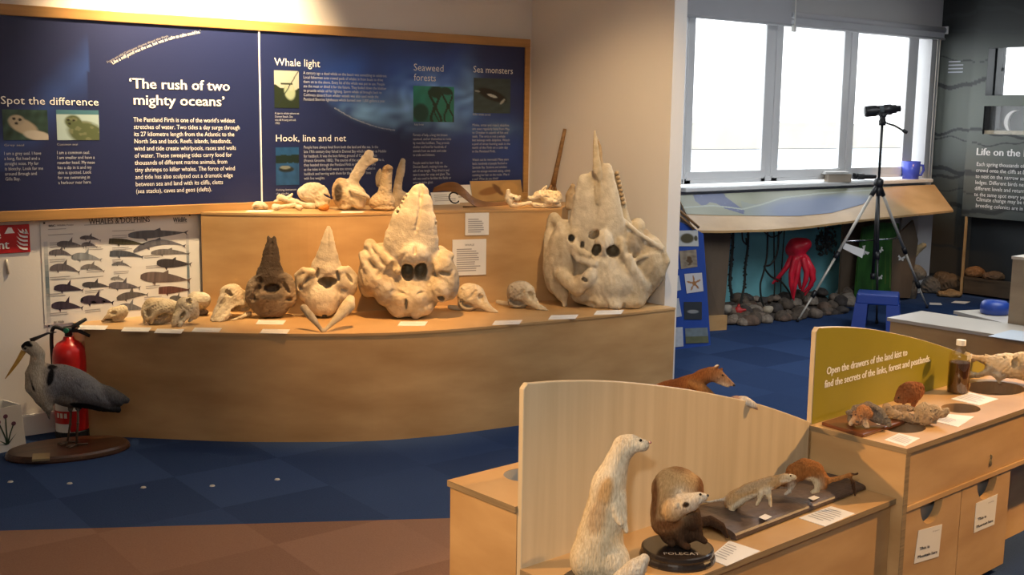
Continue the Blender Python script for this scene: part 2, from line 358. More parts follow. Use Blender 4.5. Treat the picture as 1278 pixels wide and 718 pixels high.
def sculpt(base, wp, ops, pal, h=1.3, noise=0.0, nf=0.12, cut=True, seed=3, soft=2.5, fine=0.0, drop=True, smooth=1, dsc=1.0):
    """ops in photo pixels around base, wp = world point of base; depth d (pixels) grows away from the viewer"""
    if dsc != 1:
        ops = [dict(o, p=(o['p'][0], o['p'][1], o['p'][2]*dsc), r=(o['r'][0], o['r'][1], o['r'][2]*dsc)) if o['t'] == 'E' else dict(o, pts=[(p[0], p[1], p[2]*dsc, p[3]) for p in o['pts']], fl=o['fl']*(dsc if not o['neg'] else 1)) for o in ops]
    wp = np.array(wp, float); s = depth_of(wp)/F; dirn = wp-ORG; dirn[2] = 0; aw = dirn/np.linalg.norm(dirn); rt = np.array([aw[1], -aw[0], 0])
    el = math.atan2(EYE-wp[2], np.linalg.norm((wp-ORG)[:2])); se, ce = math.sin(el), math.cos(el)
    def loc(x, y, d): return np.array([x-base[0], d, ((base[1]-y)-d*se)/ce])
    def prim(o, P):
        if o['t'] == 'E':
            q = P-loc(*o['p']); a = R(o['rot']); X = q[..., 0]*math.cos(a)-q[..., 2]*math.sin(a); Z = q[..., 0]*math.sin(a)+q[..., 2]*math.cos(a)
            r = o['r']; x, z, y = X/r[0], Z/r[1], q[..., 1]/r[2]
            k0 = np.sqrt(x*x+y*y+z*z); k1 = np.sqrt((x/r[0])**2+(y/r[2])**2+(z/r[1])**2)+1e-9
            return np.where(k0 < 1e-6, -min(r), k0*(k0-1)/k1)
        out = None
        for p, q in zip(o['pts'][:-1], o['pts'][1:]):
            a, b = loc(*p[:3]), loc(*q[:3]); sc = np.array([1, 1/o['fl'], 1]); ba = (b-a)*sc; pa = (P-a)*sc
            hh = np.clip((pa @ ba)/(ba @ ba+1e-9), 0, 1); d = np.linalg.norm(pa-hh[..., None]*ba, axis=-1)-(p[3]+(q[3]-p[3])*hh)
            out = d if out is None else np.minimum(out, d)
        return out
    def bb(o):
        if o['t'] == 'E': c = loc(*o['p']); r = o['r']; m = max(r[0], r[1]); e = np.array([m, r[2], m]); return c-e, c+e
        A = np.array([loc(*p[:3]) for p in o['pts']]); r = max(p[3] for p in o['pts'])*max(1, o['fl']); return A.min(0)-r, A.max(0)+r
    pos = [o for o in ops if not o['neg'] and not o['paint']]
    lo = np.min([bb(o)[0] for o in pos], 0)-3*h-noise*2; hi = np.max([bb(o)[1] for o in pos], 0)+3*h+noise*2
    if cut: lo[2] = max(lo[2], -3*h)
    n = np.ceil((hi-lo)/h).astype(int)+1; vol = np.full(n, 60.0)
    ax = [lo[i]+h*np.arange(n[i]) for i in range(3)]
    for o in ops:
        if o['paint']: continue
        a, b = bb(o); m = o['k']+4*h
        i0 = np.clip(np.floor((a-m-lo)/h).astype(int), 0, n); i1 = np.clip(np.ceil((b+m-lo)/h).astype(int)+1, 0, n)
        if (i1 <= i0).any(): continue
        sl = tuple(slice(i0[i], i1[i]) for i in range(3))
        P = np.stack(np.meshgrid(*[ax[i][sl[i]] for i in range(3)], indexing='ij'), -1); d = prim(o, P); v = vol[sl]; k = max(o['k'], 1e-3)
        if o['neg']:
            hh = np.clip(.5-.5*(v+d)/k, 0, 1); vol[sl] = v*(1-hh)+(-d)*hh+k*hh*(1-hh)
        else:
            hh = np.clip(.5+.5*(d-v)/k, 0, 1); vol[sl] = d*(1-hh)+v*hh-k*hh*(1-hh)
    if noise or fine:
        P = np.stack(np.meshgrid(*ax, indexing='ij'), -1); rg = np.random.RandomState(seed); nn = np.zeros(n)
        for i in range(12):
            w = rg.normal(size=3); w *= nf*rg.uniform(.6, 2.0)/np.linalg.norm(w); nn += np.sin(P @ w+rg.uniform(0, 6.28))
        vol += noise*nn/4
        if fine:
            nn = np.zeros(n)
            for i in range(10):
                w = rg.normal(size=3); w *= nf*rg.uniform(3, 6)/np.linalg.norm(w); nn += np.sin(P @ w+rg.uniform(0, 6.28))
            vol += fine*(np.abs(nn)*.8-.8)
    if cut:
        vol = np.maximum(vol, -(ax[2])[None, None, :])
    for i in range(3):
        sl = [slice(None)]*3
        for e in (0, -1): sl[i] = e; vol[tuple(sl)] = np.maximum(vol[tuple(sl)], 0.5)
    V, Fc = nets(vol, lo, h)
    Dp = np.stack([prim(o, V) for o in pos], 1); Dm = Dp-Dp.min(1, keepdims=True); w = np.exp(-Dm/soft)
    PC = np.array([pal[o['c']] for o in pos]); C = (w @ PC)/w.sum(1, keepdims=True)
    for o in ops:
        if o['paint']:
            d = prim(o, V); a = np.clip(.5-d/max(o['k'], .1), 0, 1)[:, None]; C = C*(1-a)+np.array(pal[o['c']])*a
    if smooth:
        e = np.concatenate([Fc[:, [0, 1]], Fc[:, [1, 2]], Fc[:, [2, 3]], Fc[:, [3, 0]]]); e = np.concatenate([e, e[:, ::-1]])
        for _ in range(smooth):
            S = np.zeros_like(V); cn = np.zeros(len(V)); np.add.at(S, e[:, 0], V[e[:, 1]]); np.add.at(cn, e[:, 0], 1)
            V = V*.5+.5*S/np.maximum(cn, 1)[:, None]
    if drop and V[:, 2].min() > 0: V[:, 2] -= V[:, 2].min()
    if cut: V[:, 2] = np.maximum(V[:, 2], 0)
    Wd = wp+s*(V[:, :1]*rt+V[:, 1:2]*aw+V[:, 2:3]*ZX)
    g = G(); g.add(Wd, Fc.tolist(), C)
    g.at = lambda x, y, d=0: wp+s*(loc(x, y, d) @ np.stack([rt, aw, ZX])); g.s = s
    return g

# ================================================================== SETTING
YW, XR, YE, YN, XN, CEIL = 5.82, 4.66, 4.56, 6.30, 10.07, 2.96
YG = 6.365          # window frame plane
def struct(name, g, m, **k): return mk(name, g, m, kind='structure', **k)
edge = [(-2, 6.32), (1.03, 4.51), (2.5, 3.63), (2.95, 3.36)]
blue = [(-2, 6.0)]+[(-1.5, 6.02)]+edge[1:]+[(2.95, -2.5), (10.2, -2.5), (10.2, 6.6), (-2, 6.6)]
blue = edge+[(2.95, -2.5), (10.2, -2.5), (10.2, 6.6), (-2, 6.6)]
g = G(); g.extr([(x, y, -0.1) for x, y in blue], (0, 0, 0.1)); struct('floor', g, 'carpet')
brown = edge+[(2.95, -2.5), (-2, -2.5)]
g = G(); g.extr([(x, y, -0.1) for x, y in brown], (0, 0, 0.101)); struct('floor_walkway', g, 'carpet2')
g = G(); g.box(-2.1, XR, YW, YW+.15, -.1, CEIL); struct('wall_back', g, 'wall')
g = G(); g.box(XR, XR+.10, YE, YN, 0, CEIL); struct('wall_return', g, 'wall')
g = G(); g.box(-2.15, -2, -2.5, YW, -.1, CEIL); struct('wall_left', g, 'wall')
g = G(); g.box(-2.1, 10.2, -2.65, -2.5, -.1, CEIL); struct('wall_front', g, 'wall')
g = G(); g.box(-2.1, 10.3, -2.6, 6.6, CEIL, CEIL+.1); struct('ceiling', g, 'wall')
wx0 = ony(851, 120, YN)[0]; wx1 = ony(1159, 120, YN)[0]; wz0, wz1 = 1.075, 2.44
g = G()
g.box(XR+.10, wx0, YN, YN+.22, 0, CEIL); g.box(wx1, XN, YN, YN+.22, 0, CEIL); g.box(wx0, wx1, YN, YN+.22, 0, wz0-.02); g.box(wx0, wx1, YN, YN+.22, wz1, CEIL)
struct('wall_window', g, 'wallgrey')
oy0, oy1, oz0, oz1 = 4.5, 5.72, 1.84, 2.34
g = G(); g.box(XN, XN+.15, -2.5, oy0, 0, CEIL); g.box(XN, XN+.15, oy1, 6.5, 0, CEIL); g.box(XN, XN+.15, oy0, oy1, 0, oz0); g.box(XN, XN+.15, oy0, oy1, oz1, CEIL)
struct('wall_right', g, 'slate')
g = G(); g.box(-2, 1.72, YW-.014, YW-.0005, 0, .105); g.box(-2, 1.72, YW-.018, YW-.012, .085, .1); struct('baseboard_back', g, 'trim')
# window with three lights, plus a narrow pane added for the bright daylit reveal
def wx(px): return ony(px, 130, YG)[0]
fz0, fz1 = 1.09, 2.45
wg = G(); f0, f1 = wx(853), wx(1161)
bar = lambda a, b, z0, z1, d0=0, d1=.012: wg.box(a, b, YG-.012+d0, YG+d1, z0, z1)
bar(f0, f1, fz0, fz0+.05); bar(f0, f1, fz1-.06, fz1); bar(f0, wx(855), fz0, fz1)
for a, b in ((wx(855.5), wx(864)), (wx(952), wx(958)), (wx(965), wx(973)), (wx(1049), wx(1054)), (wx(1058), wx(1066)), (wx(1129), wx(1141)), (wx(1157.5), wx(1161))): bar(a, b, fz0, fz1)
bar(wx(958), wx(965), fz0, fz1, .008, .03); bar(wx(1054), wx(1058), fz0, fz1, .008, .03)
for a, b in ((wx(858), wx(956)), (wx(966), wx(1053)), (wx(1059), wx(1134)), (wx(1138), wx(1160))): bar(a, b, fz0+.03, fz0+.10, -.006, .01)
win = struct('window_1', wg, 'trim', bevel=.006)
for a, b in ((wx(862), wx(953)), (wx(972), wx(1050)), (wx(1065), wx(1130)), (wx(1140), wx(1158))):
    g = G(); g.box(a, b, YG+.012, YG+.018, fz0+.06, fz1-.03); mk('pane', g, 'pane', win)
g = G(); g.box(wx0-.02, wx1+.02, YN-.10, YN+.20, wz0-.035, wz0); 
struct('trim_1', g, 'trim', bevel=.008)
# outdoors: pale ground, water and a low far shore, seen bleached through the panes
g = G(); g.box(-60, 120, 6.9, 90, -1.3, -1.2); struct('outside_ground', g, 'outer')
g = G(); g.box(-60, 160, 45, 70, -1.2, -1.0); struct('outside_sea', g, 'sea')
g = G(); n = 60; top = [(-60+220*i/n, 74, 1.35+.35*math.sin(i*.5)+.25*math.sin(i*1.3+1)) for i in range(n+1)]
for p, q in zip(top[:-1], top[1:]): g.extr([(p[0], 74, -1.1), (q[0], 74, -1.1), q, p], (0, 14, 0))
struct('outside_shore', g, 'hillside')
# added gap to the sky, standing in for a window reflection in glass
g = G(); y = lambda px: onx(px, 90, XN+.10)[1]
g.box(XN+.08, XN+.13, y(1247), y(1240), oz0, oz1); g.box(XN+.08, XN+.13, oy0, oy1, oz0, oz0+.03); g.box(XN+.085, XN+.125, y(1247), oy1, 2.09, 2.12)
w2 = struct('reflection_gap', g, 'slate')
g = G(); g.box(XN+.10, XN+.106, oy0, oy1, oz0, oz1); mk('pane', g, 'pane', w2)
g = G(); g.extr([onx(1233, 60, XN+.06), onx(1241, 60, XN+.06), onx(1236, 119, XN+.06), onx(1233, 119, XN+.06)], (.012, 0, 0))
mk('white_sliver', g, 'trim', w2)  # white strip belonging to the same stand-in reflection
g = G(); g.box(10.4, 60, -40, 6.8, -1.3, -1.2); struct('outside_ground_side', g, 'outer')

# blinds ------------------------------------------------------------
def blind(name, xa, xb, zt, zb, label, side):
    t = thing(name, ((xa+xb)/2, YN-.06, zt), label, 'blind', None)
    g = G(); g.tube([(xa, YN-.06, zt), (xb, YN-.06, zt)], .028, 14); mk('roller', g, 'blind', t, smooth=True)
    g = G(); g.box(xa+.01, xb-.01, YN-.075, YN-.072, zb, zt); mk('fabric', g, 'blind', t)
    g = G(); g.tube([(xa, YN-.073, zb), (xb, YN-.073, zb)], .011, 10); mk('hem_bar', g, 'blind', t, smooth=True)
    g = G(); g.box(xb if side > 0 else xa-.012, xb+.012 if side > 0 else xa, YN-.10, YN-.001, zt-.035, zt+.035); mk('bracket', g, 'trim', t)
    return t
bx = lambda px: ony(px, 30, YN-.07)[0]
bl = blind('roller_blind', bx(838), bx(988), 2.62, ony(900, 23.5, YN-.07)[2], 'left grey roller blind above the first window pane', -1)
br = blind('roller_blind', bx(991), bx(1180), 2.475, ony(1100, 41.5, YN-.07)[2], 'right grey roller blind over the two window panes near the slate wall', 1)
g = G(); cx0 = bx(989.5)
g.tube([(cx0, YN-.09, 2.60), (cx0, YN-.09, 2.39)], .006, 8); g.lathe([(0, 0), (.022, .004), (.022, .05), (.008, .06), (0, .06)], (cx0-.01, YN-.09, 2.33), 12)
mk('pull_cord', g, 'whitecap', bl)
g = G(); q = [onx(1181, 35, XN-.13)+0, onx(1173, 130, XN-.13), onx(1169, 225, XN-.13)]
P0 = np.array([XN-.14, YN-.05, 2.45]); g.tube([P0, P0+[0, 0, -1.36], P0+[0.02, 0, -1.39], P0+[.04, 0, -1.36], P0+[.04, 0, 0]], .004, 6); mk('bead_chain', g, 'metal', br)

# ================================================================== BIG BLUE PANEL
YB = YW-.035
P = lambda x, y: ony(x, y, YB)
bx0, bx1 = 1.22, P(655, 57)[0]; bz1 = (P(0, 21.6)[2]+P(655, 57)[2])/2; bz0 = (P(100, 262)[2]+P(325, 250.6)[2])/2
xj = P(324, 100)[0]; fw = .052
panel = thing('information_board', ((bx0+bx1)/2, YW, bz0), 'long navy blue display panel about the sea in a wooden frame on the back wall', 'display panel')
g = G(); g.box(bx0-fw, bx1+fw*.75, YB-.01, YW, bz1, bz1+fw); g.box(bx0-fw, bx1+fw*.75, YB-.01, YW, bz0-fw, bz0); g.box(bx0-fw, bx0, YB-.01, YW, bz0, bz1); g.box(bx1, bx1+fw*.75, YB-.01, YW, bz0, bz1)
mk('panel_frame', g, 'frame', panel, bevel=.003)
def sea(A, B, Pt):
    x, y = pix(Pt); C = np.zeros(A.shape+(3,)); C[:] = (0.010, 0.017, 0.075)
    arc = np.interp(x, [330, 395, 415, 450, 490, 520, 580, 660], [95, 113, 134, 153, 165, 172, 150, 140])
    n1 = fnoise(x, y, .09, 1, 14); n2 = fnoise(x+20*n1, y+12*n1, .22, 2, 14)
    bl = lambda cx, cy, rx, ry: np.exp(-((x-cx)/rx)**2-((y-cy)/ry)**2)
    msk = 1/(1+np.exp((y-arc)/2.0)); msk = np.where(x > 500, 1, msk)
    b = .75*bl(460, 95, 60, 36)+.8*bl(545, 95, 50, 40)+.5*bl(420, 112, 30, 16)+.45*bl(600, 150, 50, 60)+.3*bl(640, 200, 30, 30)
    sp = .9*bl(478, 140, 45, 17)+.9*bl(535, 122, 38, 26)+.7*bl(584, 112, 12, 30)+.5*bl(560, 150, 22, 14)+.2*bl(625, 160, 30, 10)
    b = b*msk*(.7+.6*n1); sp = np.clip(sp*msk*(.75+1.1*n2), 0, 1)
    C += np.clip(b, 0, 1)[..., None]*np.array([.02, .10, .48]); C += sp[..., None]*np.array([.22, .46, .72])
    e = np.exp(-((x+2.2*(y-150)*-1*.35-62)/42)**2)*np.where(x < 130, 1, 0)
    l = np.clip(1-np.abs((y-95)+(x-100)*.95)/48, 0, 1)*(x < 110)*(y < 215)
    C += (l*(.5+.5*n1))[..., None]*np.array([.02, .06, .22]); return np.clip(C, 0, 1)
for a, b in ((bx0, xj-.004), (xj+.004, bx1)):
    g = G(); g.grid((a, YB, bz1), (b-a, 0, 0), (0, 0, bz0-bz1), 130, 80, sea); mk('printed_board', g, 'print', panel)
g = G(); g.box(xj-.004, xj+.004, YB-.004, YB+.01, bz0, bz1); mk('joint_strip', g, 'trim', panel)
EXw, EZw = np.array([1, 0, 0]), np.array([0, 0, 1])
YT = YB-.0025
def pt_(x, y): return ony(x, y, YT)
def caps(px): return px
def wt(s, x0, x1, yb, cap, bold=0, name='heading', m='text'):
    p = pt_(x0, yb); k = depth_of(p)/F; g = G(); put_text(g, s, p, EXw, EZw, cap*k, pt_(x1, yb)[0]-p[0], bold*k); mk(name, g, m, panel)
def wl(lines, x0, x1, y0, y1, cap, name='body_text', m='textdim'):
    p = pt_(x0, y0); pe = pt_(x0, y1); k = depth_of(p)/F; g = G()
    put_lines(g, lines, p, EXw, EZw, cap*k, (p[2]-pe[2])/max(1, len(lines)-1), pt_(x1, y0)[0]-p[0]); mk(name, g, m, panel)
wt('Spot the difference', 0.5, 123, 129.7, 9.6)
wt('\u2018The rush of two', 161, 286.5, 110, 12.5, .35); wt('mighty oceans\u2019', 166, 280, 130.5, 12.5, .35)
wl(["The Pentland Firth is one of the world\u2019s wildest", "stretches of water. Two tides a day surge through", "its 27 kilometre length from the Atlantic to the", "North Sea and back. Reefs, islands, headlands,", "wind and tide create whirlpools, races and walls", "of water. These sweeping tides carry food for", "thousands of different marine animals, from", "tiny shrimps to killer whales. The force of wind", "and tide has also sculpted out a dramatic edge", "between sea and land with its cliffs, cletts", "(sea stacks), caves and geos (clefts)."], 166.5, 299, 152, 241.5, 5.6, m='text')
wl(["I am a grey seal. I have", "a long, flat head and a", "straight nose. My fur", "is blotchy. Look for me", "around Brough and", "Gills Bay."], 5, 53, 193.5, 225.5, 4)
wl(["I am a common seal.", "I am smaller and have a", "rounder head. My nose", "has a dip in it and my", "skin is spotted. Look", "for me swimming in", "a harbour near here."], 71, 118, 192.5, 230, 4)
wl(["Grey seal"], 5, 30, 182.5, 183, 2.6, 'caption', 'textgrey'); wl(["Common seal"], 71, 97, 181.5, 182, 2.6, 'caption', 'textgrey')
wt('Whale light', 342.5, 399.5, 81.5, 9.2); wt('Hook, line and net', 343.5, 432, 176.5, 8.3); wt('Seaweed', 516, 553.5, 88, 8.6); wt('forests', 516.5, 544, 100.6, 8.6); wt('Sea monsters', 590.5, 640, 90.3, 8)
wl(["A century ago a dead whale on the beach was something to celebrate.", "Local fishermen even rowed pods of whales in from boats to drive", "them on to the shore. Every bit of the whale was put to use. People", "ate the meat or dried it for the future. They boiled down the blubber", "to provide whale oil for lighting. Sperm whale oil brought back to", "Caithness aboard from whaler vessels was also used inside the", "Pentland Skerries lighthouse which burned over 1,000 gallons a year."], 378.5, 483, 92.5, 125.5, 3.6)
wl(["People have always lived from both the land and the sea. In the", "late 19th century they fished in Dunnet Bay which is known as Haddie", "for haddock. It was the best fishing ground of Caithness boats", "(Francis Groome, 1882). The course of the small boats, where he is,", "they headed through the Pentland Firth in the spring months", "as the tides in the Firth were too strong. The boats called in", "haddock and herring with them for the long and far lines", "with live weights."], 379, 482, 185.5, 224.5, 3.6)
wl(["A sperm whale ashore on", "Dunnet Beach. She", "was 60 ft long and old.", "1902"], 343, 373, 142.5, 155, 2.6, 'caption'); wl(["Fishing between", "the stacks."], 344.5, 370, 238.5, 243, 2.6, 'caption')
wl(["Forests of kelp, a long thin brown", "seaweed, anchor themselves to rocks", "by root-like holdfasts. They provide", "shelter and food for hundreds of", "animals from sea snails and crabs", "to crabs and lobsters."], 515.5, 563, 170, 195, 3.3)
wl(["People used to burn kelp on", "Dunnet Beach, making it into the", "ash of sea tangle. They dried it and", "sent it away for soap and glass. The", "ash was used to fertilise the fields or", "even to make glass."], 515.5, 563, 205, 229.5, 3.3)
wl(["Minke, orcas and risso\u2019s dolphins", "are seen regularly here from May", "to October in search of fish and", "seals. The orca is not a whale", "but belongs with dolphins. Watch", "a pod of orcas hunting seals in the", "north of the Firth on a calm day", "in the Pentland Firth."], 589.5, 637, 157.5, 190.5, 3.1)
wl(["Watch out for mermaids! Many years", "back, hundreds of people flocked to", "Sandside Bay. Students and scholars", "saw the strange mermaid sitting, calmly", "combing her hair on the rocks. Was it", "a seal? What do you think?"], 589.5, 637, 201, 225, 3.1)
wl(["Kelp forest"], 517, 529, 156.5, 157, 2.6, 'caption'); wl(["Killer whale (orca)"], 590, 612, 144, 145, 2.6, 'caption')
def arc_text(words, curve, cap, m, off=0):
    g = G(); C = np.array([pt_(*q) for q in rings([(x, y, 0) for x, y in curve], 12) for q in [(q[0], q[1])]]); k = depth_of(C[0])/F
    L = np.concatenate([[0], np.cumsum(np.linalg.norm(np.diff(C, axis=0), axis=1))]); tot = L[-1]
    wd = [text_raw(w)[0][:, 0].max() for w in words]; sp = .28; sc = tot/(sum(wd)+sp*(len(wd)-1)); at = 0
    for w, q in zip(words, wd):
        f = lambda t: np.array([np.interp(t, L, C[:, i]) for i in range(3)])
        a, b = f(at), f(at+q*sc); e = (b-a)/np.linalg.norm(b-a); n_ = np.array([-e[2], 0, e[0]]); put_text(g, w, a, e, n_, cap*k, np.linalg.norm(b-a)); at += (q+sp)*sc
    mk('curved_quotation', g, m, panel)
arc_text("\u2018Like a mill pond was the sea, but was as calm as calm could be.\u2019".split(), [(140, 81), (165, 68), (190, 57.5), (215, 49), (251, 41)], 4.2, 'text')
arc_text("From an old Caithness rhyme about the Firth".split(), [(134, 79), (160, 65.5), (185, 54.5), (210, 46)], 2.6, 'textgrey')
arc_text("the Merry Men of Mey and the Swelkie whirlpool roar on every turning tide".split(), [(417, 135.5), (435, 146), (455, 154.5), (475, 160.5), (493, 163.5)], 2.4, 'textdim')
def photo(x0, x1, y0, y1, fn, n=44):
    a = pt_(x0, y0); b = pt_(x1, y0); c = pt_(x0, y1); g = G(); h = c[2]-a[2]
    g.grid(a+[0, .0012, 0], (b[0]-a[0], 0, 0), (0, 0, h), n, n, lambda A, B, Q: np.clip(fn(A, B), 0, 1)); mk('photograph', g, 'gloss', panel)
def mixc(C, m, c): m = np.clip(m, 0, 1)[..., None]; return C*(1-m)+np.array(c)*m
def el(A, B, cx, cy, rx, ry, rot=0, soft=.25):
    a = R(rot); x = (A-cx)*math.cos(a)+(B-cy)*math.sin(a); y = -(A-cx)*math.sin(a)+(B-cy)*math.cos(a); return np.clip((1-np.sqrt((x/rx)**2+(y/ry)**2))/soft, 0, 1)
def base(A, c, n=.3, f=14, seed=4): return np.array(c)*np.ones(A.shape+(3,))*(1+n*fnoise(A, A*0+np.roll(A, 1)+0*A, f, seed)[..., None])
def ph_grey(A, B):
    n = fnoise(A*1, B, 16, 3); C = np.array((.03, .06, .05))*(1+.8*n[..., None]); C = mixc(C, el(A, B, .45, .55, .42, .24, 40), (.34, .30, .24)); C = mixc(C, el(A, B, .3, .35, .2, .2), (.30, .27, .22)); C = mixc(C, el(A, B, .75, .85, .35, .18, 15), (.45, .42, .38))
    for p in ((.25, .3), (.38, .33), (.3, .45)): C = mixc(C, el(A, B, *p, .045, .05), (.01, .01, .01))
    return C
def ph_common(A, B):
    C = np.array((.36, .48, .50))*np.ones(A.shape+(3,)); C = mixc(C, B < .14, (.06, .16, .22)); n = fnoise(A, B, 18, 5)
    body = np.clip(el(A, B, .70, .78, .55, .42, 35)+el(A, B, .38, .38, .22, .24), 0, 1); C = mixc(C, body, (.085, .11, .055)); C = mixc(C, body*(n > .15), (.15, .17, .10))
    for p in ((.27, .33), (.40, .35), (.3, .45)): C = mixc(C, el(A, B, *p, .04, .04), (.01, .01, .01))
    return C
def ph_whale(A, B):
    C = np.array((.42, .44, .38))*np.ones(A.shape+(3,)); n = fnoise(A, B, 10, 6); C = mixc(C, (B+.15*n-.05*A) > .42, (.02, .03, .015)); C = mixc(C, el(A, B, .62, .55, .28, .24, 50), (.33, .40, .28)); C = mixc(C, el(A, B, .62, .42, .18, .1, 30), (.4, .42, .34))
    C = mixc(C, np.abs((B-.1)-(1-A)*1.1+.12) < .025, (.02, .03, .03)); C = mixc(C, (B > .32) & (B < .37) & (A > .25) & (A < .75), (.03, .04, .03)); return C
def ph_boat(A, B):
    n = fnoise(A, B, 14, 8); C = np.array((.018, .075, .19))*(1+.35*n[..., None]); C = mixc(C, (np.abs(B-.31+.05*n) < .11), (.012, .025, .02)); C = mixc(C, el(A, B, .45, .58, .38, .09), (.015, .02, .02)); C = mixc(C, el(A, B, .4, .53, .26, .05), (.18, .20, .17)); return C
def ph_kelp(A, B):
    n = fnoise(A, B, 12, 9); C = np.array((.02, .27, .19))*(1.1-.5*B+.3*n)[..., None]
    for x, w in ((.46, .035), (.60, .03), (.78, .025), (.92, .02), (.55, .02)): C = mixc(C, (np.abs(A-x-.05*np.sin(B*9+x*20)-.06*(B-.5)) < w) & (B > .1), (.006, .03, .015))
    C = mixc(C, el(A, B, .18, .75, .22, .3), (.01, .06, .04)); C = mixc(C, el(A, B, .55, .15, .2, .2), (.006, .04, .02)); C = mixc(C, el(A, B, .8, .12, .18, .12, 20), (.006, .05, .03)); return C
def ph_orca(A, B):
    n = fnoise(A, B*2, 12, 10); C = np.array((.03, .055, .06))*(1+.35*n[..., None]); C = mixc(C, el(A, B, .5, .48, .48, .17, 22), (.004, .005, .006)); C = mixc(C, el(A, B, .5, .50, .16, .045, 18), (.45, .48, .48)); C = mixc(C, el(A, B, .78, .66, .12, .035, -50), (.35, .38, .38)); C = mixc(C, el(A, B, .1, .38, .08, .03, 10), (.3, .33, .33)); return C
photo(2.5, 59, 136.5, 175, ph_grey); photo(70, 123, 137, 175, ph_common); photo(342, 373, 87.6, 134.5, ph_whale); photo(344, 373, 184, 231.5, ph_boat); photo(516, 567, 107, 152, ph_kelp); photo(591.5, 637.5, 97, 141, ph_orca)

# ================================================================== POSTER
YP = YW-.004
po = lambda x, y: ony(x, y, YP)
px0, px1, pz1, pz0 = po(53, 340)[0], po(249.5, 320)[0], YW*0+1.062, .545
lean = .0
poster = thing('wall_poster', ((px0+px1)/2, YW, pz0), 'white laminated poster of whales and dolphins pinned to the wall under the blue panel', 'poster')
g = G(); g.box(px0, px1, YP, YW-.001, pz0, pz1); mk('sheet', g, 'card', poster)
g = G(); c0 = (.62, .60, .58); yq = YP-.0008
def rect(x0, x1, z0, z1, c): g.poly([(x0, yq, z0), (x1, yq, z0), (x1, yq, z1), (x0, yq, z1)], c)
def zgrad(xa, xb):
    n = 14; za, zb = pz0+.01, pz1-.10
    for i in range(n):
        a, b = i/n, (i+1)/n; s_ = max(0, 1-abs((i+.5)/n-.5)*2.1); c = np.array((.60, .60, .60))*(1-s_)+np.array((.10, .16, .20))*s_; rect(xa, xb, za+(zb-za)*a, za+(zb-za)*b, c)
zgrad(px0+.012, px0+.03); zgrad(px1-.075, px1-.06)
rg = random.Random(5)
for (x, y, w, n) in ((62, 304, 14, 3), (62, 325, 20, 2), (62, 347, 26, 2), (60, 368, 22, 2), (62, 392, 24, 2), (106, 310, 26, 2), (108, 338, 24, 2), (106, 364, 26, 2), (106, 388, 24, 2), (140, 295, 20, 2), (140, 310, 26, 2), (140, 325, 14, 2), (142, 340, 24, 2), (180, 320, 24, 2), (182, 333, 22, 2), (182, 358, 18, 2), (180, 372, 22, 2), (60, 294, 34, 1), (60, 287, 28, 1), (64, 350, 66, 1), (140, 289, 30, 1), (105, 281.5, 78, 1), (218, 279, 16, 1)):
    p = po(x, y)
    for i in range(n):
        z = p[2]-i*.010; ww = (po(x+w, y)[0]-p[0])*rg.uniform(.75, 1); rect(p[0], p[0]+ww, z, z+.0035, (.36, .35, .35))
def whale(cx, cy, ln, th, bend, col, kind=0, tilt=-8):
    p = po(cx, cy); k = depth_of(p)/F*1.02; L = ln*k*1.18; t_ = th*k; N = 22; up, dn = [], []
    a = R(tilt)
    for i in range(N+1):
        t = i/N; x = (t-.5)*L; y = -bend*k*((t-.45)**2)*4+bend*k*.3
        w = t_*.5*(math.sin(math.pi*min(1, (t+.02)**.62))**.8 if kind != 1 else min(1, .85+t*.3)*(1-max(0, t-.35)**1.2*1.5)); w = max(w, t_*.05)
        up.append((x, y+w)); dn.append((x, y-w))
    rot = lambda q: (p[0]+q[0]*math.cos(a)-q[1]*math.sin(a), yq-.0004, p[2]+q[0]*math.sin(a)+q[1]*math.cos(a))
    for i in range(N): g.poly([rot(up[i]), rot(up[i+1]), rot(dn[i+1]), rot(dn[i])], np.array(col)*(.75+.5*rg.random()))
    fx, fy = up[int(N*.5)]; h = t_*(.75 if kind != 2 else .3)
    if kind != 1: g.poly([rot((fx-L*.07, fy-.001)), rot((fx+L*.06, fy-.002)), rot((fx+L*.05, fy+h))], col)
    ex, ey = up[-1]; g.poly([rot((ex-L*.04, ey)), rot((ex+L*.05, ey+t_*.22)), rot((ex+L*.01, ey-t_*.1)), rot((ex+L*.03, ey-t_*.45))], col)
    px_, py_ = dn[int(N*.3)]; g.poly([rot((px_-L*.03, py_+.001)), rot((px_+L*.05, py_+.002)), rot((px_+L*.04, py_-t_*.35))], col)
    if kind == 3:
        for (tt, w_, dy) in ((.08, .10, .05), (.45, .18, -.28), (.75, .12, -.1)):
            i = int(N*tt); x, y = (up[i][0]+dn[i][0])/2, (up[i][1]+dn[i][1])/2+dy*t_
            g.poly([rot((x+L*w_*.5*math.cos(q), y+t_*.12*math.sin(q))) for q in np.linspace(0, 6.28, 9)[:-1]][::1], (.6, .59, .58))
gy, dk, br_, ol = (.11, .10, .115), (.035, .025, .05), (.12, .075, .065), (.06, .055, .03)
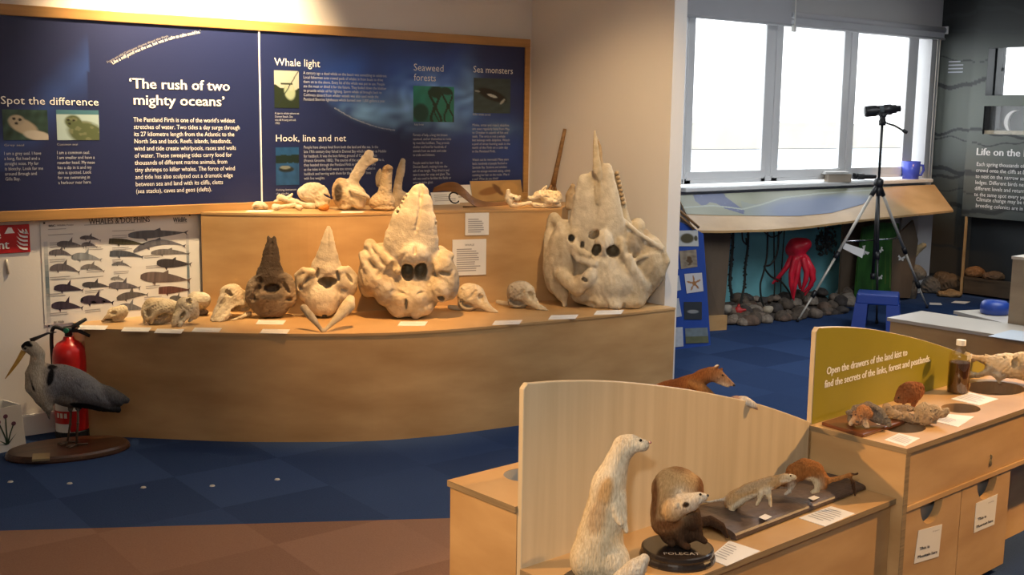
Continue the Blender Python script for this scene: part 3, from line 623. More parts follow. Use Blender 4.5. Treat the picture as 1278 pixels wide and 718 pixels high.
for w in ((87.6, 305.6, 27, 8, 1, (.13, .12, .13)), (112.5, 297.4, 21, 5, 2, gy), (111.3, 305.6, 16, 5, 2, gy), (75.8, 315.8, 24, 7, 3, gy), (107.7, 321, 30, 9, 2, (.25, .27, .29)), (80.5, 335, 30, 9, 4, gy), (115.3, 334, 24, 6, 4, (.16, .15, .15)), (85.3, 360, 29, 9, 1.5, dk), (119.6, 356, 28, 7, 1, (.06, .06, .07)), (83.4, 382, 31, 10, 1.5, dk), (120.8, 375, 33, 11, 2, dk, 3), (157.5, 302.5, 36, 8, 1, ol, 1), (196.5, 292, 61, 10, 0, (.10, .11, .13), 2, 0), (197.7, 305, 54, 8, 8, (.12, .12, .14), 2, 6), (157.5, 317.5, 34, 8, 2, (.07, .08, .10), 1), (212, 315, 40, 7, 2, (.16, .15, .15), 2, -4), (151.5, 330, 20, 4, 3, (.15, .15, .16)), (216.7, 329, 36, 11, 0, (.045, .04, .045), 2, -6), (206, 347, 52, 13, 1, (.14, .105, .10), 2, -8), (147, 348, 15, 4, 2, (.22, .22, .22)), (155, 357, 32, 9, 1, (.13, .12, .14)), (216.7, 362, 32, 10, .5, (.13, .055, .045), 1, -3), (164.6, 369, 32, 9, 2, (.11, .10, .10), 0, 4), (163.4, 384, 28, 9, 2, (.16, .17, .20)), (222, 373, 18, 7, 1, (.10, .10, .10))):
    whale(*w)
mk('printed_illustrations', g, 'print', poster)
def ptext(s, x0, x1, yb, cap, m, name):
    p = po(x0, yb); k = depth_of(p)/F; g = G(); put_text(g, s, p+[0, -.0012, 0], EXw, EZw, cap*k, po(x1, yb)[0]-p[0], .12*k); mk(name, g, m, poster)
ptext('WHALES & DOLPHINS', 111, 187, 280.3, 7, 'textdark', 'title'); ptext('Wildlife', 216, 233, 277.5, 6, 'textdark', 'logo'); ptext('BBC', 60.5, 69, 283.3, 2.6, 'textdark', 'logo'); ptext('Wildlife Poster', 71, 92, 282.5, 2.2, 'textgrey', 'subtitle'); ptext('BBC Wildlife', 67, 80, 404, 3, 'textgrey', 'small_print')
for x, y in ((55, 278.5), (236.5, 268.5), (61, 407), (150, 272.6)):
    g = G(); g.ball(po(x, y)-np.array([0, .003, 0]), .005, 6); mk('pin', g, 'black', poster)

# fire sign ---------------------------------------------------------
sx1 = ony(37, 297, YW)[0]; sz0, sz1 = .915, 1.052
sign = thing('fire_point_sign', (sx1-.2, YW, sz0), 'red and white fire sign with flames on the wall at the left edge', 'sign')
g = G(); g.box(sx1-.42, sx1, YW-.006, YW-.0005, sz0, sz1); mk('plate', g, 'redsign', sign, bevel=.002)
g = G(); ys = YW-.008; S = lambda x, y: ony(x, y, ys)
put_text(g, 'Fire', S(1, 298), EXw, EZw, .042, None, .0015, 'r'); put_text(g, 'point', S(11.5, 310.5), EXw, EZw, .042, None, .0015, 'r')
g.poly([S(5.5, 292), S(18.5, 291), S(16, 287.5), S(14.5, 284.2), S(10, 284), S(8, 287.5)])
for i in range(5):
    x, y = 21, 288+i*5.0
    g.poly([S(*q) for q in rings([(x+(1 if i < 2 else -.5), y-3, 0), (x+4, y-.2, 0), (x+8, y+1.3, 0), (x+13.5, y+1.4, 0)], 4) for q in [(q[0], q[1])]]+[S(x+13.8, y+3.8), S(x+9, y+4), S(x+4, y+2.4)])
for x in (27, 31): g.poly([S(x, 287.2), S(x+2.6, 291), S(x+4.8, 292.6), S(x+3.2, 288.8), S(x+1.2, 285.5)])
mk('lettering_and_symbols', g, 'text', sign)
g = G(); g.tube([ony(8, 324, YW-.004), ony(9, 332, YW-.006), ony(10, 342, YW-.004)], .006, 8); mk('wall_hook', g, 'metal', smooth=True, label='small grey metal hook on the white wall below the red fire sign', cat='hook')

# ================================================================== PLINTH
PZ = .545
curve = rings([(1.73, 5.64, 0), (1.97, 5.41, 0), (2.31, 5.10, 0), (2.79, 4.775, 0), (3.12, 4.65, 0), (3.39, 4.595, 0), (3.86, 4.53, 0), (4.29, 4.49, 0), (4.66, 4.475, 0)], 8)
cv = [(p[0], p[1]) for p in curve]
back = [(4.66, YE-.004), (4.655, YE-.004), (4.655, YW-.004), (1.73, YW-.004)]
pl = thing('display_plinth', (3.2, 5.2, 0), 'low curved birch plywood plinth carrying the skulls', 'plinth')
isp = next(i for i, p in enumerate(cv) if p[0] > 2.79)
def skin(a, b, m):
    g = G()
    for p, q in zip(cv[a:b-1], cv[a+1:b]): g.add([(p[0], p[1], 0), (q[0], q[1], 0), (q[0], q[1], PZ-.012), (p[0], p[1], PZ-.012)], [(0, 1, 2, 3)])
    return mk('front_panel', g, m, pl, smooth=True)
skin(0, isp+1, 'ply'); skin(isp, len(cv), 'ply')
g = G(); g.add([(1.73, 5.64, 0), (1.73, YW-.004, 0), (1.73, YW-.004, PZ), (1.73, 5.64, PZ)], [(0, 1, 2, 3)]); g.add([(4.66, 4.475, 0), (4.66, YE-.004, 0), (4.66, YE-.004, PZ), (4.66, 4.475, PZ)], [(0, 1, 2, 3)]); mk('end_panel', g, 'ply', pl)
g = G(); cs = [(p[0], p[1]-.004, PZ-.012) for p in curve]+[(x, y, PZ-.012) for x, y in back]; g.extr(cs, (0, 0, .012)); mk('plinth_top', g, 'ply', pl)
RZ = 1.08
rc = rings([(2.40, YW-.045, 0), (2.63, 5.57, 0), (2.88, 5.39, 0), (3.25, 5.295, 0), (3.6, 5.24, 0), (3.95, 5.14, 0), (4.29, 5.05, 0)], 7)
rs = thing('display_riser', (3.4, 5.5, PZ), 'tall curved plywood step at the back of the plinth holding whale bones', 'riser')
g = G()
for p, q in zip(rc[:-1], rc[1:]): g.add([(p[0], p[1], PZ), (q[0], q[1], PZ), (q[0], q[1], RZ-.012), (p[0], p[1], RZ-.012)], [(0, 1, 2, 3)])
mk('front_panel', g, 'ply', rs, smooth=True)
g = G(); g.add([(4.29, 5.05, PZ), (4.655, 5.42, PZ), (4.655, 5.42, RZ-.012), (4.29, 5.05, RZ-.012)], [(0, 1, 2, 3)]); mk('end_panel', g, 'ply', rs)
g = G(); g.extr([(p[0], p[1]-.003, RZ-.012) for p in rc]+[(4.656, 5.418, RZ-.012), (4.656, YW-.05, RZ-.012), (2.40, YW-.046, RZ-.012)], (0, 0, .012)); mk('riser_top', g, 'ply', rs)
# cards -----------------------------------------------------------
def flatcard(name, quad, z, label, group=None, lines=5, th=.0015, m='card', seed=1, cat='label card'):
    p = [onz(x, y, z+th) for x, y in quad]; g = G(); g.extr([q-np.array([0, 0, th]) for q in p], (0, 0, th))
    t = thing(name, sum(p)/4-np.array([0, 0, th]), label, cat, group); mk('card', g, m, t)
    ex = (p[1]-p[0]); ez = (p[3]-p[0]); b = G(); rg = random.Random(seed)
    for i in range(lines):
        v = .82-.68*i/max(1, lines-.4); w = rg.uniform(.55, .84) if i else .5; o = p[0]+ex*.08+ez*v+np.array([0, 0, .0006])
        b.poly([o, o+ex*w, o+ex*w+ez*.032, o+ez*.032])
    if lines: mk('printed_lines', b, 'textgrey', t)
    return t
CAP = [(116, 408.5, 'white caption card at the far left end of the plinth'), (170, 411, 'white caption card in front of the large seal skull'), (211, 413, 'white caption card below the pointed seal jaw'), (258, 411.5, 'white caption card below the long beak of the tan dolphin skull'),
       (338, 402, 'white caption card right under the dark brown dolphin skull'), (343, 413.3, 'white caption card on the plinth edge in front of the dark skull'), (515, 404, 'white caption card in front of the large toothed skull'), (633, 403, 'white caption card at the beak tip of the left porpoise skull'),
       (703, 396.2, 'white caption card between the right porpoise skull and the giant skull'), (760, 390.3, 'white caption card in front of the giant whale skull')]
for i, (x, y, lb) in enumerate(CAP):
    w, hh, sl = 17, 2.6, -.02 if x < 400 else (.03 if x > 600 else 0)
    flatcard('caption_card', [(x-w-2, y+hh), (x+w-2, y+hh-sl*30), (x+w+2, y-hh-sl*30), (x-w+2, y-hh)], PZ, lb, 'caption cards on the plinth', 2, seed=i)
flatcard('caption_card', [(424, 265.6), (452, 265.2), (455, 263.6), (427, 263.8)], RZ, 'white caption card under the big vertebra on the riser', 'caption cards on the riser', 0)
flatcard('caption_card', [(306, 264.2), (338, 264.2), (342, 262.6), (310, 262.6)], RZ, 'white caption card under the small round bone on the riser', 'caption cards on the riser', 0)
def riser_y(x): return float(np.interp(x, [p[0] for p in rc], [p[1] for p in rc]))
def on_riser(x, y):
    Y = 5.2
    for _ in range(12): Y = riser_y(ony(x, y, Y)[0])-.005
    return ony(x, y, Y)
def wallcard(name, x0, x1, y0, y1, label, head, n):
    a = on_riser(x0, y1); b_ = on_riser(x1, y1); Y = a[1]; skew = math.atan2(b_[1]-a[1], b_[0]-a[0]); w = b_[0]-a[0]; h = ony(x0, y0, Y)[2]-a[2]
    # follow the curved riser: sits on a chord of it
    p0 = np.array([a[0], Y, a[2]]); d = np.array([math.cos(skew), math.sin(skew), 0]); w /= math.cos(skew)
    t = thing(name, p0, label, 'text sheet', None); nn = np.array([d[1], -d[0], 0]); g = G(); g.extr([p0, p0+d*w, p0+d*w+ZX*h, p0+ZX*h], -nn*.003); mk('sheet', g, 'card', t)
    b = G(); bars(b, p0+nn*.001+d*w*.12+ZX*h*.10, d, ZX, w*.74, h*.66, n, .45, 3); mk('printed_lines', b, 'textgrey', t)
    if head: b = G(); put_text(b, head, p0+nn*.001+d*w*.5+ZX*h*.82, d, ZX, h*.055, w*.5 if len(head) > 6 else None, 0, 'c'); mk('heading', b, 'textdark', t)
    return t
wallcard('text_sheet', 580.5, 610, 266, 294, 'smaller white text sheet fixed high on the riser front', '', 7)
wallcard('text_sheet', 564.5, 606.5, 299.5, 344.5, 'larger white text sheet fixed on the riser front beside the big skull', 'WHALE', 11)

# ================================================================== SKULLS AND BONES
BP = [(.60, .50, .34), (.44, .31, .17), (.085, .064, .047), (.36, .31, .24), (.66, .59, .46), (.30, .18, .085), (.05, .04, .03)]
def bone(name, base, z, ops, label, cat, group=None, h=1.2, noise=1.1, nf=.16, fine=.35, seed=3, soft=2.5, wp=None, m='bone', part=None, smooth=1, cut=True, pal=None, sm=True, dsc=1.0):
    w = onz(base[0], base[1], z) if wp is None else wp
    g = sculpt(base, w, ops, pal or BP, h, noise, nf, cut, seed, soft, fine, smooth=smooth, dsc=dsc)
    if part is None:
        o = mk(name, g, m, loc=w, smooth=sm, label=label, cat=cat, group=group); o_g[name+str(len(o_g))] = g; return o, g
    t = thing(name, w, label, cat, group); mk(part, g, m, t, smooth=sm); return t, g
o_g = {}
N_ = dict(neg=True)
NK = dict(neg=True)
def tooth_row(t, g, pts, r=1.6, c=0):
    for x, y, d in pts:
        q = G(); q.ball(g.at(x, y, d), r*g.s, 6, BP[c]); mk('tooth', q, 'bone', t, smooth=True)
# --- giant whale skull at the right end
ops = [E(752, 344, 44, 46, 38, 44, 0, 8, 0), E(762, 346, 18, 36, 30, 32, 0, 8, 4), E(752, 312, 34, 38, 32, 30, 0, 8, 0), E(735, 350, 22, 26, 28, 28, 15, 7, 0), E(790, 352, 24, 22, 24, 28, 0, 6, 0), E(752, 325, 10, 24, 18, 20, 0, 6, 4),
    T([(700, 362, 8, 6), (701, 372, 6, 5), (703, 378, 4, 4)], 3, 0), E(722, 366, 8, 14, 10, 14, 20, 4, 3), E(745, 372, 10, 16, 10, 16, 0, 7, 0), E(766, 373, 8, 14, 11, 18, 0, 7, 4), E(786, 370, 12, 17, 12, 18, 0, 7, 0), E(720, 352, -6, 10, 13, 10, 25, 3, 1), E(732, 344, -8, 9, 14, 10, 25, 4, 4),
    T([(735, 312, 14, 30), (728, 275, 8, 23), (727, 245, 5, 16), (724, 228, 5, 10)], 5, 4, fl=.38), T([(724, 228, 5, 8), (722, 221, 5, 5)], 3, 4, fl=.5), T([(757, 308, 12, 26), (756, 275, 4, 19), (753, 240, 3, 13), (751, 216, 3, 9), (751, 209, 3, 7)], 4, 4, fl=.42), E(750, 300, -2, 12, 18, 12, 0, 5, 4),
    T([(736, 320, 14, 34), (737, 280, 10, 28), (738, 245, 8, 23), (739, 226, 7, 16)], 5, 0, fl=.30), E(696, 318, 18, 20, 48, 20, 8, 6, 0), E(806, 322, 22, 22, 36, 20, 0, 6, 0),
    T([(742, 250, 0, 4), (739, 212, -2, 5.5), (737, 190, -2, 4.2), (735, 166, -2, 2)], 3, 0, fl=.5), T([(744, 224, 3, 4), (743, 205, 3, 4), (741, 184, 3, 3), (737, 172, 2, 1.5)], 2, 1, fl=.6),
    T([(763, 214, 14, 3.5), (768, 240, 14, 5), (773, 262, 16, 6), (780, 285, 20, 7)], 3, 0), T([(709, 230, 12, 3), (706.5, 242, 12, 6.5), (705, 254, 12, 6)], 3, 1), E(708, 243, -2, 2.5, 4, 10, 0, 1, 2, neg=True),
    T([(686, 269, 24, 7), (694, 277, 20, 6.5)], 3, 0), T([(682, 274, 24, 5), (679, 292, 20, 5), (680, 312, 16, 6), (682, 334, 12, 8), (690, 356, 10, 8), (698, 366, 8, 7)], 4, 0), E(699, 322, 22, 22, 44, 26, 10, 6, 3), T([(694, 280, 12, 5), (704, 298, 4, 5), (720, 320, -4, 6), (738, 326, -8, 5)], 3, 4), T([(697, 340, -2, 9), (708, 350, -6, 9), (718, 358, -8, 8)], 5, 0), T([(702, 292, 6, 7), (712, 302, 0, 6), (722, 312, -6, 5), (732, 316, -8, 4)], 3, 0), E(714, 290, 10, 12, 16, 12, 20, 5, 0),
    E(791, 277, 26, 10.5, 11, 14, 0, 3, 0), E(798, 286, 26, 9, 8, 10, 0, 3, 1), T([(774, 272, 6, 2.6), (790, 286, 2, 2.8), (806, 296, 4, 3.2), (820, 305, 10, 4)], 2.5, 4), E(802, 318, 26, 24, 26, 24, -20, 6, 0), T([(820, 304, 14, 6), (826, 320, 16, 6.5), (820, 336, 16, 7), (812, 350, 18, 6), (808, 359, 20, 4)], 3, 0), E(786, 300, 14, 16, 18, 16, -10, 5, 3), T([(780, 318, -2, 6), (786, 332, -2, 7), (795, 345, 2, 7), (802, 352, 8, 6)], 4, 4), T([(784, 322, 0, 3), (798, 316, 0, 3), (810, 312, 6, 3)], 2, 0), E(772, 306, 6, 8, 18, 14, -10, 4, 0),
    E(691, 308, -14, 9, 17, 12, 8, 6, 3, neg=True), E(800, 303, -10, 11, 6, 12, 35, 4, 3, neg=True), E(804, 330, -14, 8, 11, 13, 20, 5, 3, neg=True), E(727, 347, -18, 4.5, 3, 14, 20, 2, 2, neg=True), E(716, 338, -14, 9, 3, 8, -35, 2, 1, neg=True),
    E(737, 290, 2, 7, 5.2, 36, -35, 1.2, 6, neg=True), E(741, 308, 2, 5.4, 8.5, 36, 25, 1.2, 6, neg=True), E(760.5, 309.5, 2, 9, 7.5, 36, 30, 1.2, 6, neg=True), E(709, 295.5, 2, 4, 5, 22, 0, 1.2, 6, neg=True), E(723, 303.5, 0, 2.6, 4.5, 22, 10, 1, 6, neg=True),
    E(756, 382, -8, 1.6, 7, 8, 0, 3, 0, neg=True), E(777, 381, -5, 2, 7, 8, 0, 3, 0, neg=True), E(733, 378, -8, 10, 5, 10, 0, 2, 2, neg=True),
    T([(731, 214, -2, 3.5), (739, 228, -4, 3.4), (742, 262, -7, 2.8), (747, 298, -16, 2.4)], 1.0, 1, neg=True)]
ts, g = bone('whale_skull', (750, 381), PZ, ops, 'giant pale whale skull standing upright at the right end of the plinth', 'skull', None, 1.15, .3, .12, .22, 5, part='cranium', wp=onz(752, 385, PZ)+np.array([-.10, .06, 0])*0)
tooth_row(ts, g, [(763.5+1.25*i, 214+5.2*i, 9) for i in range(8)], 2.9, 1)
# --- large toothed skull in the centre
ops = [E(512, 356, 30, 40, 38, 40, 0, 8, 0), E(512, 372, 16, 33, 24, 30, 0, 8, 3), E(500, 384, 6, 16, 12, 18, 0, 5, 0), E(526, 384, 6, 15, 11, 18, 0, 5, 0), E(498, 391, 2, 8, 6, 10, 0, 3, 4), E(519, 391, 0, 8, 8, 10, 0, 3, 0), E(512, 372, -6, 22, 14, 14, 0, 6, 0),
    T([(512, 322, 8, 35), (513, 302, 4, 34), (516, 281, 2, 29), (520, 258, 2, 20), (523, 244, 2, 12), (525, 236, 2, 5)], 6, 4, fl=.40), E(516, 318, -4, 20, 16, 14, 0, 6, 4),
    E(466, 338, 22, 16, 34, 26, 18, 6, 3), E(474, 336, 18, 24, 34, 22, 20, 8, 0), T([(464, 303, 10, 4), (474, 315, 2, 5), (486, 328, -4, 5.5), (497, 338, -6, 5)], 3, 0), T([(459, 309, 8, 3), (470, 324, 0, 4), (480, 338, -6, 4)], 2.5, 4), E(457, 322, 14, 8, 12, 14, 0, 4, 0), T([(451, 318, 8, 3.5), (458, 334, 0, 5), (470, 350, -7, 5.5), (484, 360, -8, 5)], 3, 4), T([(454, 340, 4, 4), (464, 354, -2, 5), (478, 364, -6, 5)], 3, 0), E(470, 352, 6, 18, 16, 18, -15, 5, 1), E(462, 306, 14, 8, 8, 10, 0, 3, 0), E(482, 364, 4, 14, 18, 18, 15, 6, 3),
    E(556, 338, 24, 14, 34, 26, -15, 6, 0), E(554, 330, 6, 11, 16, 14, -15, 4, 0), E(562, 352, 14, 11, 22, 20, 0, 5, 3), E(549, 360, 6, 13, 18, 18, -15, 5, 0), E(556, 318, 12, 11, 6, 12, 10, 4, 0), T([(541, 322, 4, 6), (548, 336, -2, 7), (556, 350, 2, 7), (560, 366, 10, 7)], 4, 0),
    E(508.5, 339.5, 0, 8, 11.5, 42, -6, 1, 6, **N_), E(524.8, 338.5, 0, 8, 11.5, 42, 6, 1, 6, **N_), T([(504, 320, -16, 2.2), (498, 326, -12, 4.6), (490, 333, -8, 4.6), (483, 341, -6, 4)], 1.5, 6, neg=True), T([(533.5, 315, -16, 2.2), (535, 330, -12, 2.5), (536, 346, -8, 2.2)], 1.5, 6, neg=True),
    E(464, 331, -8, 9, 3.2, 12, 50, 2, 3, **N_), E(476, 330, -14, 10, 2.5, 10, 50, 1.5, 3, **N_), E(475, 342, -14, 4, 9, 9, 35, 2, 0, **N_), E(556, 343, -8, 9, 2.5, 9, 15, 2, 0, **N_), E(507, 379, -14, 2, 7, 8, 0, 3, 0, **N_), E(496, 366, -18, 10, 2, 8, 10, 3, 0, **N_), E(530, 366, -18, 10, 2, 8, -10, 3, 0, **N_), E(550, 372, -2, 5, 3, 12, 30, 2, 0, **N_),
    T([(525.5, 231, 0, 2.4), (524, 262, -7, 2.2), (519, 290, -9.5, 2), (517, 318, -17, 1.8)], .8, 2, neg=True)]
ops += [E(x, y, -8, 1.9, 2.3, 14, 25, .5, 6, **N_) for x, y in ((509, 244), (506, 249), (503.5, 253.5), (501, 258), (498.5, 263), (496.5, 268))] + [E(x, y, -8, 1.6, 2.4, 14, 0, .5, 6, **N_) for x, y in ((540, 246), (541.5, 252), (543, 258), (543.5, 264), (544, 270), (544, 276), (543.5, 282))]
bone('whale_skull', (512, 398), PZ, ops, 'large cream toothed whale skull standing snout up in the middle of the plinth', 'skull', None, 1.0, .25, .14, .22, 9, wp=onz(512, 398, PZ))
# --- pale dolphin skull with mandible
ops = [E(403, 372, 12, 23, 24, 24, 0, 6, 4), E(404, 386, 4, 15, 10, 14, 0, 5, 0), T([(407, 346, 8, 24), (408, 336, 6, 19), (409, 322, 3, 14), (410, 306, 1, 9), (411, 292, 1, 5), (411, 287, 1, 3)], 5, 4, fl=.5), E(410, 338, 2, 9, 10, 9, 0, 6, 4), E(408, 354, 24, 20, 18, 10, 0, 6, 0),
    E(382, 352, 12, 13, 17, 16, 8, 4, 3), T([(372, 345, 8, 4), (380, 338, 2, 4), (392, 342, 0, 4)], 2, 0), T([(386, 338, 0, 2.2), (380, 350, -2, 2.2), (374, 362, 2, 3)], 2, 0), E(381, 368, 10, 8, 8, 10, 20, 4, 0), E(432, 352, 10, 14, 19, 16, -8, 4, 4), T([(424, 340, 0, 4), (434, 338, 2, 5), (444, 348, 10, 4)], 2, 4), E(430, 370, 8, 8, 8, 10, 0, 4, 4), E(440, 358, 12, 6, 12, 10, 0, 3, 0),
    E(409, 353, -2, 12, 6.2, 29, 0, 1, 6, **N_), E(409, 357, -2, 5.5, 5, 29, 0, 1, 6, **N_), E(384, 352, -6, 3, 9, 10, 38, 2, 0, **N_), E(376, 360, -2, 3, 4, 8, 0, 2, 0, **N_), E(436, 350, -6, 2.5, 8, 9, -30, 2, 0, **N_), E(429, 363, -6, 5, 2.2, 8, 20, 2, 0, **N_), E(397, 343, 0, 2, 7, 8, 10, 2, 0, **N_), E(422, 346, 0, 1.8, 7, 8, -10, 2, 0, **N_), E(405, 395, -2, 3, 2.5, 12, 0, 1, 6, **N_), T([(411, 284, -1, 1.4), (410, 310, -4, 1.4), (409, 332, -8, 1.3)], .6, 1, neg=True)]
td, g = bone('dolphin_skull', (404, 398), PZ, ops, 'pale dolphin skull standing snout up with its jaw bone spread in front of it', 'skull', None, .85, .18, .15, .12, 11, part='cranium', wp=onz(404, 397, PZ), dsc=.88)
gm = sculpt((404, 415), onz(404, 415, PZ), [T([(404, 414, 0, 2.2), (413, 405, 6, 3.2), (424, 394, 14, 6), (435, 382, 24, 9), (438, 374, 30, 6)], 3, 0, fl=.7), T([(403, 414, 0, 2.2), (396, 405, 4, 3), (388, 394, 12, 5), (380, 384, 20, 5)], 3, 3, fl=.7)], BP, .9, .3, .2)
mk('jaw_bone', gm, 'bone', td, smooth=True)
# --- dark brown dolphin skull
ops = [E(338, 372, 14, 26, 22, 24, 0, 6, 3), E(338, 384, 6, 16, 9, 14, 0, 5, 5), T([(338, 348, 8, 21), (338, 338, 6, 17), (339, 325, 3, 12.5), (340, 308, 1, 9.5), (341, 298, 1, 6)], 5, 2, fl=.5), E(339, 340, 3, 8, 10, 8, 0, 6, 2), E(339, 357, 34, 22, 20, 20, 0, 6, 2), E(337, 295, 1, 2.2, 4, 3, 0, 1, 2), E(344, 295, 1, 2.2, 4, 3, 0, 1, 2),
    E(319, 360, 12, 12, 20, 16, 8, 4, 3), E(358, 358, 12, 13, 22, 16, -8, 4, 3), E(362, 368, 10, 8, 12, 12, 0, 4, 1), E(327, 343, 4, 6, 5, 8, 20, 3, 2), E(352, 343, 4, 6, 5, 8, -20, 3, 2), E(334, 372, -6, 12, 11, 9, 0, 4, 5),
    E(340, 357, -8, 10, 6.5, 26, 0, 1, 6, **N_), E(322, 358, -4, 3, 8, 10, 30, 2, 0, **N_), E(317, 368, 0, 3, 4, 9, 0, 2, 0, **N_), E(357, 356, -4, 2.6, 8, 10, -30, 2, 0, **N_), E(361, 370, -2, 4, 3, 9, 0, 2, 0, **N_), E(326, 347, -4, 3, 4, 9, 0, 2, 0, **N_), E(339, 394, -2, 8, 2, 12, 0, 1, 6, **N_), T([(341, 292, -1, 1.4), (340, 315, -5, 1.4), (339, 336, -8, 1.3)], .6, 2, neg=True), E(338, 366, 0, 16, 5, 20, 0, 3, 2, paint=True)]
bone('dolphin_skull', (338, 394), PZ, ops, 'dark brown weathered dolphin skull standing snout up, darkest of the skulls', 'skull', None, .85, .3, .2, .25, 13, wp=onz(338, 398, PZ), dsc=.56, pal=BP[:3]+[(.22, .17, .12), BP[4], (.16, .095, .05), BP[6]])
# --- tan beaked skull
ops = [E(290, 372, 6, 17, 16, 18, -20, 5, 1), E(302, 376, 8, 11, 13, 14, 0, 4, 0), E(286, 362, 4, 13, 9, 12, -15, 4, 0), T([(288, 374, -6, 9), (278, 386, -14, 6), (269, 397, -22, 4), (262, 404, -26, 2.5)], 4, 0, fl=.7), T([(296, 380, -8, 7), (283, 392, -18, 4.5), (272, 401, -26, 3)], 3, 0, fl=.7), T([(276, 370, -4, 4), (270, 384, -10, 3.5), (264, 398, -18, 2.5)], 3, 3), T([(309, 391, 0, 3), (296, 396, -12, 2.6), (282, 402, -24, 2.2), (272, 405, -30, 2)], 2, 0),
    E(293, 386, -12, 9, 4, 10, -20, 2, 2, **N_), E(276, 378, -16, 2, 7, 7, 40, 2, 2, **N_), E(284, 366, -10, 6, 3, 7, 30, 2, 5, **N_), E(304, 384, -4, 5, 4, 8, 0, 2, 2, **N_)]
bone('dolphin_skull', (285, 396), PZ, ops, 'tan dolphin skull resting on its long beak, left of the dark skull', 'skull', None, .85, .6, .25, .3, 15, wp=onz(287, 397, PZ))
# --- seal skulls
ops = [E(199, 386, 6, 20, 14, 15, 5, 5, 0), E(184, 390, 2, 8, 12, 10, 10, 4, 0), E(190, 378, 4, 9, 6, 9, 0, 4, 1), E(212, 384, 8, 9, 10, 10, 0, 4, 0), T([(180, 402, -4, 2), (182, 394, -4, 3), (186, 386, -2, 4)], 2, 0), T([(188, 404, -6, 2), (190, 396, -6, 3.5), (196, 390, -4, 4)], 2, 0), T([(186, 403, 0, 2.5), (200, 402, 0, 3), (212, 399, 4, 3)], 2, 3), E(185, 391, -8, 3, 5, 8, 0, 1.5, 2, **N_), E(202, 396, -8, 7, 3, 10, -5, 2, 2, **N_), E(177, 396, -4, 2, 5, 8, 0, 1.5, 2, **N_)]
bone('seal_skull', (195, 405), PZ, ops, 'large cream seal skull with hollow muzzle, second skull from the left end', 'skull', None, .75, .5, .3, .3, 17, wp=onz(196, 405, PZ))
ops = [E(236, 386, 2, 12, 12, 12, 20, 4, 0), E(228, 386, 2, 8, 12, 9, 10, 4, 3), T([(228, 388, -2, 7), (222, 398, -8, 5.5), (218, 407, -12, 3.5)], 3, 0), T([(236, 392, -4, 6), (230, 401, -8, 4), (224, 409, -12, 2.5)], 3, 4), E(242, 394, 2, 7, 8, 8, 0, 3, 0), T([(244, 398, 2, 3), (236, 404, -4, 2)], 2, 3), E(228, 397, -10, 2.5, 6, 7, 30, 1.5, 2, **N_), E(236, 380, -6, 3, 4, 7, 0, 2, 5, **N_)]
bone('seal_skull', (231, 409), PZ, ops, 'cream seal skull with its pointed jaw hanging down over the plinth edge', 'skull', None, .75, .5, .3, .3, 19, wp=onz(231, 406, PZ))
ops = [E(250, 376, 0, 12, 11, 11, 0, 4, 0), E(243, 374, 2, 8, 10, 9, 0, 4, 3), E(256, 374, -2, 7, 8, 8, 0, 3, 4), E(250, 390, 4, 10, 5, 8, 0, 3, 2), E(247, 385, -8, 4, 3, 6, 0, 2, 5, **N_)]
bone('seal_skull', (250, 394), PZ, ops, 'small rounded seal skull behind the pointed jaw, against the poster edge', 'skull', None, .75, .4, .3, .25, 21, wp=onz(250, 394, PZ))
ops = [E(147, 391, 2, 12, 8.5, 9, 10, 4, 0), E(153, 388, 2, 7, 7, 8, 0, 4, 0), T([(140, 394, -2, 6), (134, 397, -3, 3.5), (129, 400, -4, 2)], 3, 1), E(144, 399, 0, 10, 3, 6, 0, 2, 3), E(142, 391, -8, 3, 3, 5, 0, 1.5, 2, **N_), E(136, 399, -6, 5, 1.2, 6, 8, 1, 2, **N_)]
bone('animal_skull', (145, 402), PZ, ops, 'smallest egg-shaped brown skull at the left end of the plinth in front of the poster', 'skull', None, .7, .35, .35, .25, 23, wp=onz(145, 402, PZ))
# --- two porpoise skulls on the right
def porpoise(cx, cy, tip, man, label, seed, pale):
    dx, dy = tip[0]-cx, tip[1]-cy
    ops = [E(cx-2, cy-2, 6, 16, 17, 16, -20, 5, pale), E(cx+7, cy-4, 2, 10, 12, 12, -30, 5, 0), E(cx-4, cy+8, 4, 13, 8, 12, 0, 4, 3), T([(cx+4, cy+2, -2, 8), (cx+dx*.45, cy+dy*.45, -8, 5.5), (cx+dx*.75, cy+dy*.75, -12, 3.6), (tip[0], tip[1]-1, -16, 1.8)], 4, 0, fl=.7), T([(cx-10, cy-12, -2, 3), (cx+4, cy-14, -4, 2.5), (cx+14, cy-4, -4, 2.5)], 2, 4), T([(cx+10, cy-8, 0, 4), (cx+16, cy+4, -2, 4), (cx+22, cy+12, -6, 3)], 3, 0),
        E(cx-6, cy+10, -10, 9, 4, 10, 10, 2, 2, **N_), E(cx+3, cy-5, -12, 2, 8, 5, 35, 2, 2, **N_), E(cx+12, cy, -10, 3, 5, 7, -30, 2, 5, **N_), E(cx-12, cy+6, -6, 3, 3, 7, 0, 1.5, 2, **N_)]
    w = onz(cx, cy+16, PZ); t, g = bone('porpoise_skull', (cx, cy+16), PZ, ops, label, 'skull', None, .8, .5, .25, .25, seed, part='cranium', wp=w)
    gm = sculpt(man[0], onz(*man[0], PZ), [T([(man[0][0]-1, man[0][1]-4, 0, 2.8), (man[0][0]+14, man[0][1]-1+.0, -2, 4.2), ((man[0][0]+man[1][0])/2, (man[0][1]+man[1][1])/2-1.5, -2, 2.6), (man[1][0], man[1][1]-1.5, 0, 1.6)], 2, 0, fl=.6)], BP, .7, .25, .25); mk('jaw_bone', gm, 'bone', t, smooth=True)
porpoise(588, 372, (631, 398), ((562, 387), (628, 399)), 'left porpoise skull with slim beak and loose jaw bone, right of the large toothed skull', 25, 0)
